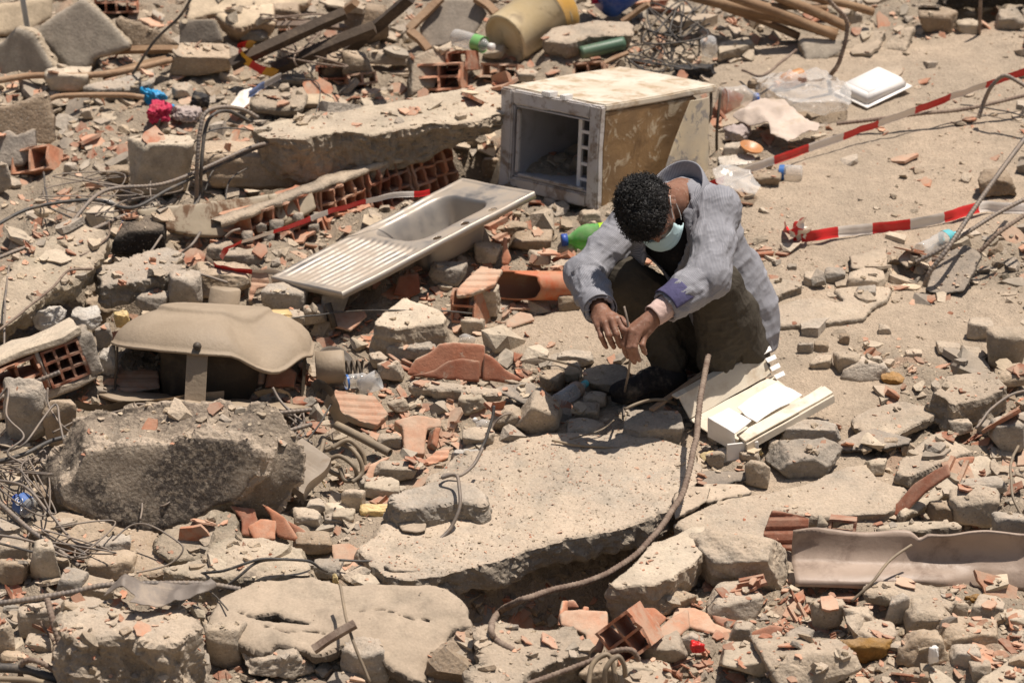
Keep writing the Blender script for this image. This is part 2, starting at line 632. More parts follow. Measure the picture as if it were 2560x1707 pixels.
M['rust'] = plastic('rusty_steel', (0.155, 0.105, 0.078), (0.21, 0.155, 0.12), 0.75, 0.75, (0.33, 0.26, 0.20), scale=24, bump=0.4, lo=0.38, spec=.2)
M['steel'] = plastic('weathered_grey_steel', (0.185, 0.16, 0.14), (0.23, 0.19, 0.155), 0.6, 0.6, (0.33, 0.25, 0.18), scale=30, metal=0.3, lo=0.42)
M['cable'] = plastic('dark_cable_sheath', (0.06, 0.056, 0.052), (0.09, 0.078, 0.066), 0.55, 0.55, (0.30, 0.235, 0.165), scale=22)
M['hose'] = plastic('dusty_khaki_hose', (0.26, 0.20, 0.135), (0.21, 0.165, 0.115), 0.6, 0.5, scale=14)
M['wood'] = plastic('weathered_timber', (0.29, 0.175, 0.10), (0.35, 0.23, 0.14), 0.8, 0.5, (0.42, 0.32, 0.22), scale=14, bump=0.4)
M['darkwood'] = plastic('dark_charred_timber', (0.055, 0.04, 0.03), (0.09, 0.065, 0.045), 0.85, 0.45, (0.25, 0.19, 0.13), scale=10, bump=0.5)
M['bamboo'] = plastic('brown_timber_pole', (0.28, 0.175, 0.095), (0.22, 0.13, 0.07), 0.75, 0.5, (0.38, 0.28, 0.18), scale=16, bump=0.3)
M['sheet'] = plastic('dented_pinkish_sheet_metal', (0.38, 0.29, 0.225), (0.31, 0.235, 0.18), 0.5, 0.85, (0.19, 0.135, 0.10), scale=7, lo=0.46, hi=0.72, bump=0.12)
M['ragdark'] = plastic('grey_dusty_tarpaulin', (0.15, 0.125, 0.105), (0.21, 0.175, 0.145), 0.6, 0.6, (0.40, 0.32, 0.24), scale=6, bump=0.2)
M['redtape'] = plastic('red_tape_film', (0.62, 0.022, 0.02), (0.55, 0.03, 0.025), 0.35, 0.12)
M['whitetape'] = plastic('white_tape_film', (0.78, 0.71, 0.63), (0.74, 0.66, 0.57), 0.4, 0.2)
M['greentube'] = plastic('dark_green_plastic', (0.075, 0.135, 0.085), (0.10, 0.16, 0.10), 0.45, 0.4)
M['blue'] = plastic('blue_plastic', (0.02, 0.07, 0.32), (0.025, 0.09, 0.36), 0.4, 0.2)
M['bluebag'] = plastic('bright_blue_bag', (0.015, 0.22, 0.45), (0.02, 0.27, 0.52), 0.45, 0.15)
M['redbag'] = plastic('raspberry_red_cloth', (0.52, 0.03, 0.085), (0.42, 0.02, 0.06), 0.7, 0.2)
M['lilac'] = plastic('greyish_lilac_cloth', (0.40, 0.33, 0.30), (0.34, 0.28, 0.26), 0.85, 0.4, scale=12)
M['rag'] = plastic('dirty_pinkish_white_cloth', (0.56, 0.46, 0.38), (0.48, 0.39, 0.32), 0.88, 0.5, scale=12, bump=0.3)
M['blackcloth'] = plastic('black_cloth', (0.022, 0.021, 0.022), (0.04, 0.037, 0.036), 0.8, 0.4, scale=12)
M['yellow'] = plastic('yellow_plastic', (0.72, 0.40, 0.03), (0.66, 0.33, 0.02), 0.4, 0.2)
M['strip_blue'] = plastic('blue_film', (0.10, 0.19, 0.50), (0.30, 0.38, 0.60), 0.4, 0.2)
M['amberbottle'] = plastic('amber_brown_plastic', (0.50, 0.235, 0.095), (0.42, 0.19, 0.075), 0.4, 0.35)
M['greypole'] = plastic('blue_grey_pole', (0.32, 0.36, 0.42), None, 0.4, 0.3)
M['straw'] = plastic('dry_straw', (0.36, 0.25, 0.09), (0.28, 0.19, 0.07), 0.85, 0.4, scale=30)
M['label_blue'] = plastic('blue_label_paper', (0.035, 0.12, 0.36), (0.05, 0.16, 0.42), 0.4, 0.15)
M['label_white'] = plastic('white_print', (0.8, 0.8, 0.8), None, 0.4, 0.1)
M['label_brown'] = plastic('brown_label_paper', (0.24, 0.15, 0.10), (0.40, 0.30, 0.23), 0.5, 0.2, scale=40)
M['teal'] = plastic('teal_cap', (0.10, 0.45, 0.50), None, 0.4, 0.2)
M['lime'] = plastic('lime_green_label', (0.38, 0.60, 0.03), (0.33, 0.55, 0.02), 0.4, 0.15)
M['greenprint'] = plastic('green_label', (0.18, 0.42, 0.14), None, 0.4, 0.2)
M['ceramic'] = plastic('white_ceramic_glaze', (0.70, 0.66, 0.59), None, 0.25, 0.3)


def sink_mat():
    t = NT('dusty_stainless_steel')
    d = t.rng(t.noise(6, 5, 0.7), 0.30, 0.62)
    d = t.math('MULTIPLY', d, t.rng(t.up(), 0.6, 0.95, 0.35, 1))
    c = t.mix(d, (0.46, 0.42, 0.37), (0.38, 0.315, 0.245))
    rr = t.rng(t.noise(9, 4), 0.3, 0.7, 0.34, 0.5)
    return t.out(c, t.math('ADD', rr, t.math('MULTIPLY', d, 0.3)), t.bump(t.noise(40, 3), 0.05, 0.01), 0.4, Metallic=t.math('SUBTRACT', 0.85, t.math('MULTIPLY', d, 0.65)))


M['sink'] = sink_mat()


def clear(name, col, rough=0.08, alpha=0.28, dust=0.15):
    """thin clear plastic: mostly see-through, glossy, some dust"""
    t = NT(name)
    tr = t.n('ShaderNodeBsdfTransparent')
    tr.inputs[0].default_value = (*col, 1)
    t.out(t.mix(t.math('MULTIPLY', t.rng(t.noise(14, 5, 0.7), 0.4, 0.7), dust * 3), tuple(min(1, c * 0.9) for c in col), (0.5, 0.42, 0.32)), rough, t.bump(t.noise(30, 3), 0.2, 0.01), 0.8)
    mx = t.n('ShaderNodeMixShader')
    lw = t.n('ShaderNodeLayerWeight')
    lw.inputs['Blend'].default_value = 0.35
    f = t.math('ADD', t.math('MULTIPLY', t.rng(t.noise(14, 5, 0.7), 0.35, 0.75), dust), t.math('ADD', alpha * 0.55, t.math('MULTIPLY', lw.outputs['Facing'], alpha * 1.5)))
    t.l(f, mx.inputs[0])
    t.l(tr.outputs[0], mx.inputs[1])
    t.l(t.b.outputs[0], mx.inputs[2])
    t.l(mx.outputs[0], t.t.nodes['Material Output'].inputs[0])
    return t.m


M['clear'] = clear('clear_bottle_plastic', (0.93, 0.92, 0.90))
M['clear_bag'] = clear('milky_clear_bag', (0.95, 0.93, 0.90), 0.25, 0.22, 0.12)
M['green_clear'] = clear('green_bottle_plastic', (0.22, 0.62, 0.18), 0.1, 0.5)


# ------------------------------------------------------------------ terrain (macro relief of the mound)
def px_poly(pts):
    return [tuple(base_hit(u, v)[:2]) for u, v in pts]


SMOOTH = [px_poly(p) for p in (
    [(1790, 175), (1930, 110), (2120, 105), (2300, 105), (2560, 70), (2700, 60), (2750, 640), (2480, 560), (2200, 640), (1980, 690), (1900, 600), (1860, 540), (1890, 470), (1990, 400), (2070, 300), (1990, 235), (1830, 220)],
    [(1880, 690), (2100, 700), (2560, 720), (2650, 850), (2430, 900), (2300, 860), (2080, 830), (2230, 960), (2150, 1060), (1960, 1080), (1930, 1000), (1900, 850)],
    [(1150, 860), (1480, 740), (1560, 880), (1400, 900)],
    [(820, 1400), (1050, 1200), (1250, 1090), (1560, 1060), (1760, 1080), (1720, 1240), (1480, 1340), (1180, 1440), (900, 1440)],
    [(1700, 1290), (1760, 1230), (2120, 1140), (2260, 1200), (2200, 1300), (1960, 1260), (1930, 1420), (1760, 1390)],
)]
PITS = [  # pixel polygon, depth
    (px_poly([(1120, 1470), (1180, 1380), (1450, 1270), (1640, 1200), (1720, 1290), (1640, 1400), (1560, 1500), (1480, 1590), (1330, 1640), (1190, 1600)]), 0.45),
    (px_poly([(160, 700), (280, 630), (520, 690), (400, 770), (220, 800)]), 0.22),
    (px_poly([(600, 430), (700, 400), (1240, 330), (1260, 440), (900, 520), (620, 490)]), 0.20),
    (px_poly([(960, 1580), (1120, 1560), (1180, 1700), (1000, 1750), (900, 1700)]), 0.16),
    (px_poly([(2360, 0), (2560, -20), (2560, 45), (2400, 55)]), 0.5),
]


def rough_mask(x, y):
    r = np.ones_like(x)
    for p in SMOOTH:
        r = np.minimum(r, sstep(-0.05, 0.14, poly_sdf(x, y, p)))
    return r


def macro(x, y):
    x = np.asarray(x, float)
    y = np.asarray(y, float)
    z = np.where(y > 9, SL * 9 + (y - 9) * 0.02, SL * y)
    z = np.where(y < -7, SL * -7, z)
    for p, dep in PITS:
        z = z - dep * sstep(0.02, -0.07, poly_sdf(x, y, p))
    return z


def terrain_fine(x, y):
    P = np.stack([x, y, np.zeros_like(x)], 1)
    r = rough_mask(x, y)
    z = macro(x, y)
    z += 0.022 * fbm(P, 1.1, 3, 5) * (0.4 + 0.6 * r)
    z += r * (0.075 * fbm(P, 4.2, 4, 11, 0.6) - 0.018 + 0.028 * fbm(P, 17, 3, 23, 0.6))
    z += (1 - r) * (0.008 * fbm(P, 8, 4, 31, 0.62) + 0.0035 * fbm(P, 40, 3, 41, 0.6))
    return z, r


def axis_coords(lo, hi, step, far):
    c = list(np.arange(lo, hi + step / 2, step))
    s = step
    a = c[0]
    while a > -far:
        s *= 1.35
        a -= s
        c.insert(0, a)
    s = step
    a = c[-1]
    while a < far:
        s *= 1.35
        a += s
        c.append(a)
    return np.array(c)


def build_ground():
    xs = axis_coords(-2.7, 2.7, 0.016, 900)
    ys = axis_coords(-3.4, 4.4, 0.018, 900)
    X, Y = np.meshgrid(xs, ys, indexing='ij')
    z, r = terrain_fine(X.ravel(), Y.ravel())
    V = np.stack([X.ravel(), Y.ravel(), z], 1)
    nx, ny = len(xs), len(ys)
    i = np.arange(nx * ny).reshape(nx, ny)
    F = np.stack([i[:-1, :-1].ravel(), i[1:, :-1].ravel(), i[1:, 1:].ravel(), i[:-1, 1:].ravel()], 1)
    me = mesh_of('ground', V, F, True, {'rough': r})
    o = obj('ground', me, M['ground'], kind='structure', label='dusty tan rubble slope of soil, grit and crushed masonry')
    return o


ground = build_ground()


PBOX = [(min(a for a, _ in p) - .2, max(a for a, _ in p) + .2, min(b for _, b in p) - .2, max(b for _, b in p) + .2) for p, _ in PITS]


def macro1(x, y):
    z = SL * 9 + (y - 9) * .02 if y > 9 else (SL * -7 if y < -7 else SL * y)
    for (p, dep), b in zip(PITS, PBOX):
        if b[0] < x < b[1] and b[2] < y < b[3]:
            z -= float(dep * sstep(0.02, -0.07, poly_sdf(np.array([x]), np.array([y]), p))[0])
    return z


def G(u, v, h=0.0):
    """point where the ray of a photo pixel meets the mound (macro relief) raised by h"""
    p = base_hit(u, v, h)
    d = ray(u, v)
    for _ in range(12):
        e = p[2] - h - macro1(p[0], p[1])
        if abs(e) < 1e-5:
            break
        p = p + d * (e / (-d[2] + SL * d[1]))
    return p

# ------------------------------------------------------------------ builders
def nrm(theta, phi):
    th, ph = radians(theta), radians(phi)
    return np.array([sin(th) * cos(ph), sin(th) * sin(ph), cos(th)])


def quat_from(e1, e2, n):
    return Matrix((e1.tolist(), e2.tolist(), n.tolist())).transposed().to_quaternion()


def slab_geo(poly, thick, h, rough=0.012, top=0.003, edge=0.02, seed=0, rnd=0.008, sag=None, under=0.0, grooves=None, hole=None, taper=None):
    """a broken slab: polygon outline (local 2D), top at z=0, thickness downwards"""
    P = np.array(poly)
    lo = P.min(0) - edge - 3 * h - abs(under)
    hi = P.max(0) + edge + 3 * h + abs(under)
    xs = np.arange(lo[0], hi[0] + h, h)
    ys = np.arange(lo[1], hi[1] + h, h)
    hz = min(h, thick / 2.6)
    zs = np.arange(-thick - 3 * hz, 3 * hz + hz / 2, hz)
    X, Y = np.meshgrid(xs, ys, indexing='ij')
    d2 = poly_sdf(X, Y, poly)
    Q = np.stack([X.ravel(), Y.ravel(), np.full(X.size, seed * 1.7)], 1)
    d2 = d2 + (edge * 1.2 * fbm(Q, 8, 3, seed, 0.5, lin=True)).reshape(X.shape)
    if hole is not None:
        for hp in hole:
            d2 = np.maximum(d2, -poly_sdf(X, Y, hp) + 0.008 * fbm(Q, 20, 3, seed + 4).reshape(X.shape))
    z = zs[None, None, :]
    D2 = d2[:, :, None] + under * np.clip(-z / thick, 0, 1) ** 1.5
    DZ = np.maximum(z, -thick - z)
    rnd = min(rnd * .5, thick * 0.35)
    a = np.maximum(D2 + rnd, 0)
    b = np.maximum(DZ + rnd, 0)
    D = np.sqrt(a * a + b * b) + np.minimum(np.maximum(D2, DZ) + rnd, 0) - rnd
    D = np.broadcast_to(D, (len(xs), len(ys), len(zs))).copy()
    V, F = surface_nets(D, (lo[0], lo[1], zs[0]), np.array([h, h, hz]))
    N = vnormals(V, F)
    side = sstep(0.75, 0.35, N[:, 2])
    o = V + seed * 3.1
    n = fbm(o, 14, 4, seed + 1, 0.62, lin=True)
    n2 = fbm(o, 5, 3, seed + 2, lin=True)
    n3 = fbm(o, 26, 2, seed + 6, ridge=True, lin=True)
    V = V + N * ((rough * 1.5 * n + rough * 0.9 * n2 + rough * 0.5 * n3) * side + top * (n * 0.6 + n2) * (1 - side))[:, None]
    if grooves is not None:
        gs, ga = grooves
        V[:, 2] -= (np.sin(V[:, 1] * 2 * pi / gs) > 0.55) * ga * (1 - side)
    if taper is not None:
        for x0, x1, f in taper:
            V[:, 2] *= 1 - f * sstep(x0, x1, V[:, 0])
    if sag is not None:
        V[:, 2] += sag(V[:, 0], V[:, 1])
    return V, F, side


def S(name, label, outline, anchor, lift=0.0, thick=0.08, theta=16, phi=-90, mat='tan', h=0.009, rough=0.012, top=0.004, edge=0.018,
      seed=0, cat='concrete', sag=None, under=0.0, rnd=0.007, group=None, grooves=None, hole=None, parent=None, hint=(1.0, 0, 0), at=None, taper=None):
    """slab from a pixel outline: its top face lies in the plane with that normal through the anchor's ground point + lift"""
    p0 = (G(*anchor) if at is None else np.array(at)) + np.array([0, 0, lift])
    n = nrm(theta, phi)
    e1, e2, n = frame_from_normal(n, hint)
    W = [plane_hit(u, v, p0, n) for u, v in outline]
    c = np.mean(W, 0)
    poly = [(float(np.dot(w - c, e1)), float(np.dot(w - c, e2))) for w in W]
    hp = None
    if hole is not None:
        hp = [[(float(np.dot(plane_hit(u, v, p0, n) - c, e1)), float(np.dot(plane_hit(u, v, p0, n) - c, e2))) for u, v in hh] for hh in hole]
    V, F, side = slab_geo(poly, thick, h, rough, top, edge, seed or hash_s(label), rnd, sag, under, grooves, hp, taper)
    me = mesh_of(name, V, F, True, {'side': side})
    if thick > .03:                   # fracture faces stay crisp
        me.polygons.foreach_set('use_smooth', side[F].mean(1) < .5)
    if parent is not None:
        return obj(name, me, M[mat], parent=parent, rot=quat_from(e1, e2, n), loc=c)
    return obj(name, me, M[mat], loc=c, rot=quat_from(e1, e2, n), label=label, cat=cat, group=group)


def hash_s(s):
    return sum((i + 1) * ord(ch) for i, ch in enumerate(s)) % 9973


def K(name, label, box, mat='tan', depth=0.8, seed=None, rot=0, amp=0.04, sub=5, boxy=0.6, cat='concrete', lift=0.0, tilt=(0, 0), sink=0.015, group=None, nplanes=5, flat=None):
    """broken lump filling a pixel box (x0, y0, x1, y1) and standing on the mound"""
    x0, y0, x1, y1 = box
    g = G((x0 + x1) / 2, y1 - 0.06 * (y1 - y0))
    s = ppm(g)
    wx = (x1 - x0) / s
    vis = (y1 - y0) / s
    dep = wx * depth
    hz = flat * wx if flat else max(0.28 * wx, (vis - dep * 0.26) / 0.974)
    if not flat and hz <= 0.281 * wx:
        dep = max(0.35 * wx, (vis - hz * 0.974) / 0.26)
        dep = min(dep, 1.5 * wx)
    seed = seed if seed is not None else hash_s(label)
    V, F = chunk_geo(seed, sub, (wx, dep, hz + sink), nplanes, amp, boxy)
    q0 = Quaternion((1, 0, 0), radians(14 + tilt[0])) @ Quaternion((0, 1, 0), radians(tilt[1])) @ Quaternion((0, 0, 1), radians(rot))
    me = mesh_of(name, V, F, amp > .09, {'side': np.zeros(len(V))})
    loc = g + np.array([0, dep / 2 * 0.95, hz / 2 - sink / 2 + lift + dep / 2 * SL])
    return obj(name, me, M[mat], loc=loc, rot=q0, label=label, cat=cat, group=group)


def catmull(P, n):
    P = np.asarray(P, float)
    Q = np.vstack([2 * P[0] - P[1], P, 2 * P[-1] - P[-2]])
    out = []
    for i in range(len(P) - 1):
        a, b, c, d = Q[i:i + 4]
        t = np.linspace(0, 1, n, endpoint=False)[:, None]
        out.append(0.5 * ((2 * b) + (-a + c) * t + (2 * a - 5 * b + 4 * c - d) * t ** 2 + (-a + 3 * b - 3 * c + d) * t ** 3))
    out.append(P[-1:])
    return np.vstack(out)


def tube_geo(P, r, seg=7, cap=True, ribs=None, hollow=None):
    """tube along points; r a number or an array; ribs=(spacing, height) for reinforcing bars"""
    P = np.asarray(P, float)
    if ribs:
        L = np.r_[0, np.cumsum(np.linalg.norm(np.diff(P, axis=0), axis=1))]
        m = int(L[-1] / (ribs[0] / 4)) + 2
        s = np.linspace(0, L[-1], m)
        P = np.stack([np.interp(s, L, P[:, k]) for k in range(3)], 1)
        rr = r + ribs[1] * (np.arange(m) % 4 == 0)
    else:
        rr = np.broadcast_to(np.asarray(r, float), (len(P),))
    T = np.gradient(P, axis=0)
    T /= np.linalg.norm(T, axis=1, keepdims=True) + 1e-9
    a = np.array([0.0, 0, 1]) if abs(T[0][2]) < 0.9 else np.array([1.0, 0, 0])
    U = np.zeros_like(P)
    u = a - np.dot(a, T[0]) * T[0]
    for i in range(len(P)):
        u = u - np.dot(u, T[i]) * T[i]
        u /= np.linalg.norm(u) + 1e-9
        U[i] = u
    W = np.cross(T, U)
    th = np.arange(seg) * 2 * pi / seg
    ring = U[:, None] * np.cos(th)[None, :, None] + W[:, None] * np.sin(th)[None, :, None]
    V = (P[:, None] + ring * rr[:, None, None]).reshape(-1, 3)
    F = []
    m = len(P)
    for i in range(m - 1):
        for j in range(seg):
            k = (j + 1) % seg
            F.append((i * seg + j, i * seg + k, (i + 1) * seg + k, (i + 1) * seg + j))
    if cap:
        F.append(tuple(range(seg - 1, -1, -1)))
        F.append(tuple((m - 1) * seg + j for j in range(seg)))
    return V, F


def path(pts, sub=10):
    """pts: (u, v, height above the mound)"""
    return catmull([G(u, v, h) for u, v, h in pts], sub)


def R(name, label, pts, r, mat='rust', cat='rebar', ribs=None, group=None, parent=None, sub=10, seg=7, jit=0.0):
    P = path(pts, sub)
    if jit:
        P = P + jit * np.stack([fbm(P + 5.1 * k, 9, 2, hash_s(label) + k) for k in range(3)], 1)
    V, F = tube_geo(P, r, seg, True, ribs)
    return obj_world(name, V, F, M[mat], label=label, cat=cat, group=group, parent=parent)


def lathe_geo(prof, seg=24, wob=0.0, seed=0):
    """profile [(r, z)] around z"""
    th = np.arange(seg) * 2 * pi / seg
    V = np.array([(r * np.cos(a), r * np.sin(a), z) for r, z in prof for a in th])
    if wob:
        V = V + wob * np.stack([fbm(V + 9.0 * k, 14, 3, seed + k) for k in range(3)], 1)
    F = []
    for i in range(len(prof) - 1):
        for j in range(seg):
            k = (j + 1) % seg
            F.append((i * seg + j, i * seg + k, (i + 1) * seg + k, (i + 1) * seg + j))
    return V, F


def orient(V, axis, origin, roll=0.0):
    """turn local z to the axis and move to the origin"""
    e1, e2, n = frame_from_normal(axis, (0.31, 0.2, 0.93) if abs(axis[2]) < 0.9 * np.linalg.norm(axis) else (1.0, 0, 0))
    c, s = cos(roll), sin(roll)
    a, b = c * e1 + s * e2, -s * e1 + c * e2
    return np.asarray(V) @ np.stack([a, b, n]) + np.asarray(origin)


def box_geo(x0, x1, y0, y1, z0, z1):
    V = [(x, y, z) for x in (x0, x1) for y in (y0, y1) for z in (z0, z1)]
    F = [(0, 1, 3, 2), (4, 6, 7, 5), (0, 4, 5, 1), (2, 3, 7, 6), (0, 2, 6, 4), (1, 5, 7, 3)]
    return np.array(V, float), F


def bevel_mesh(V, F, w, seg=2, cuts=0):
    bm = bmesh.new()
    vs = [bm.verts.new(tuple(map(float, v))) for v in V]
    for f in F:
        try:
            bm.faces.new([vs[i] for i in f])
        except ValueError:
            pass
    bmesh.ops.recalc_face_normals(bm, faces=bm.faces)
    if w > 0:
        bmesh.ops.bevel(bm, geom=list(bm.edges), offset=w, segments=seg, affect='EDGES', clamp_overlap=True)
    if cuts:
        bmesh.ops.subdivide_edges(bm, edges=list(bm.edges), cuts=cuts, use_grid_fill=True)
    bm.verts.index_update()
    V = np.array([v.co[:] for v in bm.verts])
    F = [tuple(v.index for v in f.verts) for f in bm.faces]
    bm.free()
    return V, F


def cells_geo(xs, ys, solid, L, nl=8, jag=0.02, seed=0, both=True):
    """hollow block: grid cross-section (xs, ys lines; solid[i][j]) run along z for length L, with broken ends"""
    nx, ny = len(xs) - 1, len(ys) - 1
    zs = np.linspace(0, L, nl + 1)
    vid, V, F = {}, [], []
    gx, gy = np.meshgrid(xs, ys, indexing='ij')
    gp = np.stack([gx.ravel(), gy.ravel(), np.full(gx.size, float(seed))], 1)
    E1 = (jag * fbm(gp, 22, 3, seed) + jag * 0.8 * fbm(gp, 7, 2, seed + 3)).reshape(gx.shape)
    E0 = (jag * fbm(gp, 22, 3, seed + 8)).reshape(gx.shape) * (1 if both else 0)

    def vv(i, j, k):
        if (i, j, k) not in vid:
            vid[(i, j, k)] = len(V)
            e1, e0 = E1[i, j], E0[i, j]
            t = zs[k] / L
            z = e0 * (1 - t) + t * (L + e1)
            V.append((xs[i], ys[j], z))
        return vid[(i, j, k)]
    def sld(i, j):
        return 0 <= i < nx and 0 <= j < ny and solid[i][j]
    for i in range(nx):
        for j in range(ny):
            if not solid[i][j]:
                continue
            F.append((vv(i, j, 0), vv(i, j + 1, 0), vv(i + 1, j + 1, 0), vv(i + 1, j, 0)))
            F.append((vv(i, j, nl), vv(i + 1, j, nl), vv(i + 1, j + 1, nl), vv(i, j + 1, nl)))
            for k in range(nl):
                if not sld(i - 1, j):
                    F.append((vv(i, j, k), vv(i, j, k + 1), vv(i, j + 1, k + 1), vv(i, j + 1, k)))
                if not sld(i + 1, j):
                    F.append((vv(i + 1, j, k), vv(i + 1, j + 1, k), vv(i + 1, j + 1, k + 1), vv(i + 1, j, k + 1)))
                if not sld(i, j - 1):
                    F.append((vv(i, j, k), vv(i + 1, j, k), vv(i + 1, j, k + 1), vv(i, j, k + 1)))
                if not sld(i, j + 1):
                    F.append((vv(i, j + 1, k), vv(i, j + 1, k + 1), vv(i + 1, j + 1, k + 1), vv(i + 1, j + 1, k)))
    return np.array(V, float), F


def block_section(w, hh, nx, ny, wall=0.009, refine=3):
    """grid lines and solid map of a hollow clay block section, walls subdivided so broken rims stay uneven"""
    def lines(n, size):
        cell = (size - wall * (n + 1)) / n
        ln, typ, a = [0.0], [], 0.0
        for i in range(n):
            a += wall
            ln.append(a)
            typ.append(True)
            for k in range(refine):
                ln.append(a + cell * (k + 1) / refine)
                typ.append(False)
            a += cell
        ln.append(size)
        typ.append(True)
        return np.array(ln), typ
    xs, tx = lines(nx, w)
    ys, ty = lines(ny, hh)
    solid = [[a or b for b in ty] for a in tx]
    return xs, ys, solid


def hollow_block(name, label, origin, ex, ey, ez, w, hh, L, nx, ny, mat='brick', jag=0.02, seed=1, cut=None, parent=None, cat='brick', group=None, noise=0.002):
    """hollow clay block: section in ex, ey (size w x hh), holes run along ez"""
    xs, ys, solid = block_section(w, hh, nx, ny)
    if cut:
        for i in range(len(solid)):
            for j in range(len(solid[0])):
                if cut((xs[i] + xs[i + 1]) / 2 / w, (ys[j] + ys[j + 1]) / 2 / hh):
                    solid[i][j] = False
    V, F = cells_geo(xs, ys, solid, L, 6, jag, seed)
    V = V + noise * np.stack([fbm(V + 3.0 * k, 25, 3, seed + k) for k in range(3)], 1)
    A = np.stack([np.asarray(a, float) / np.linalg.norm(a) for a in (ex, ey, ez)])
    V = V @ A + np.asarray(origin)
    return obj_world(name, V, F, M[mat], smooth=False, label=label, cat=cat, group=group, parent=parent, attrs={'side': np.full(len(V), 0.35)})


def jag_poly(rs, n=10, irr=0.35, elong=1.0):
    a = np.sort(rs.rand(n) * 0.7 + np.arange(n)) * 2 * pi / n
    r = 1 - irr * rs.rand(n)
    return [(elong * r[i] * cos(a[i]), r[i] * sin(a[i])) for i in range(n)]


def shard_geo(seed, t=0.16, ribs=0, elong=1.3, sub=1):
    """a broken piece of clay block wall: jagged plate, in half-size units, with ribs of the old cells on one face"""
    rs = np.random.RandomState(seed)
    n = rs.randint(5, 9)
    poly = np.array(jag_poly(rs, n, 0.55, elong))
    pts = []
    for i in range(n):
        a, b = poly[i], poly[(i + 1) % n]
        for k in range(sub + 1):
            f = k / (sub + 1)
            p = a * (1 - f) + b * f
            if k:
                p = p + rs.normal(0, 0.06, 2)
            pts.append(p)
    m = len(pts)
    V = [(p[0], p[1], t / 2 + rs.normal(0, t * 0.06)) for p in pts] + [(p[0] * (1 + rs.normal(0, 0.03)), p[1] * (1 + rs.normal(0, 0.03)), -t / 2) for p in pts]
    F = [tuple(range(m)), tuple(range(2 * m - 1, m - 1, -1))]
    for i in range(m):
        j = (i + 1) % m
        F.append((i, m + i, m + j, j))
    parts = [(np.array(V), F)]
    for r in range(ribs):
        x = (-0.5 + (r + 0.5) / ribs) * elong * 1.1
        y0, y1 = -0.55 - 0.2 * rs.rand(), 0.45 + 0.25 * rs.rand()
        hh = t * (0.8 + 2.6 * rs.rand())
        bv, bf = box_geo(x - t / 2, x + t / 2, y0, y1, t / 2 - 0.01, t / 2 + hh)
        bv[bv[:, 2] > t] += rs.normal(0, 0.07, (4, 3)) * np.array([0.3, 1, 0.8])
        parts.append((bv, bf))
    return join(parts)

# ------------------------------------------------------------------ big slabs and panels
SLAB = 'slab_fragment'
PANEL = 'wall_fragment'
fs = S(SLAB, 'big cracked dusty floor slab in front of the squatting man, dark hollow under its edge',
       q(8, 900, 800, 1120, 720, 1330, 640, 1570, 570, 1820, 535, 2080, 470, 2200, 395) + [(1735, 1215), (1755, 1120), (1560, 1078), (1300, 1092), (1180, 1130), (1060, 1220), (960, 1300), (900, 1370), (960, 1440), (1090, 1445)],
       (1300, 1250), 0.035, 0.095, mat='tan', top=0.010, edge=0.04, rough=0.018, under=0.0, h=0.0085)
S('lower_layer', '', q(8, 870, 890, 1120, 800, 1330, 700, 1570, 620, 1820, 570, 2080, 500, 2200, 420) + [(1700, 1200), (1300, 1150), (1000, 1330), (1000, 1440), (1100, 1460)],
  (1300, 1250), -0.066, 0.12, mat='tan', edge=0.025, rough=0.014, parent=fs, at=G(1300, 1250))


def droop(x, y):
    return 0.03 * sstep(0.30, 0.46, x) - 0.09 * sstep(0.14, 0.40, x - 0.55 * y - 0.02) - 0.02 * sstep(-0.05, -0.2, y) + 0.006 * np.sin(x * 17 + y * 9) + 0.012 * fbm(np.stack([x, y, x * 0], 1), 9, 3, 5)


S('felt_covered_block', 'broad pale felt-covered slab in the front, cracked open and drooping at its right end',
  q(7, 1450, 1000, 1600, 935, 1850, 880, 2100, 870) + q(8, 0, 890, 300, 870, 640, 900, 800, 930, 850, 990, 900, 1080, 760, 1110, 740, 1200, 640, 1330, 560, 1395, 300, 1370, 150, 1310, 0, 1310) + q(7, 2090, 1330, 1920, 1290, 1800, 1310, 1450, 1250, 1350, 1180, 1400, 1110),
  (900, 1560), 0.10, 0.035, mat='lino', sag=droop, edge=0.05, top=0.005, rough=0.012,
  hole=[q(8, 120, 1085, 300, 1075, 420, 1100, 600, 1085, 600, 1092, 420, 1112, 290, 1086, 120, 1094), q(7, 1760, 1190, 1900, 1215, 2080, 1190, 2200, 1215, 2200, 1222, 2080, 1200, 1900, 1226, 1760, 1200), q(7, 1540, 1088, 1700, 1122, 1770, 1095, 1840, 1085, 1900, 1110, 2090, 1148, 1830, 1156, 1650, 1138)], cat='slab')
S(SLAB, 'tan concrete block with smooth top and rough front, under the grey tarpaulin rag',
  q(7, 430, 1100, 520, 1000, 800, 1000, 900, 1080, 1190, 1060, 1270, 1220, 1200, 1290, 1080, 1310, 900, 1225, 620, 1250, 530, 1310, 420, 1230),
  (300, 1640), 0.235, 0.26, mat='tan', rough=0.035, edge=0.03, under=-0.07, top=0.006)
S(SLAB, 'large tilted chunk with a tar-black face and rough broken upper rim, below the fan cowl',
  [(222, 1130), (365, 1110), (500, 1106), (607, 1103), (645, 1145), (636, 1180), (599, 1236), (539, 1268), (502, 1298), (374, 1330), (299, 1320), (232, 1298), (160, 1258), (152, 1228), (185, 1195)],
  (350, 1335), 0.03, 0.16, theta=80, phi=-97, mat='tarface', rough=0.03, edge=0.03, under=-0.12, top=0.010)
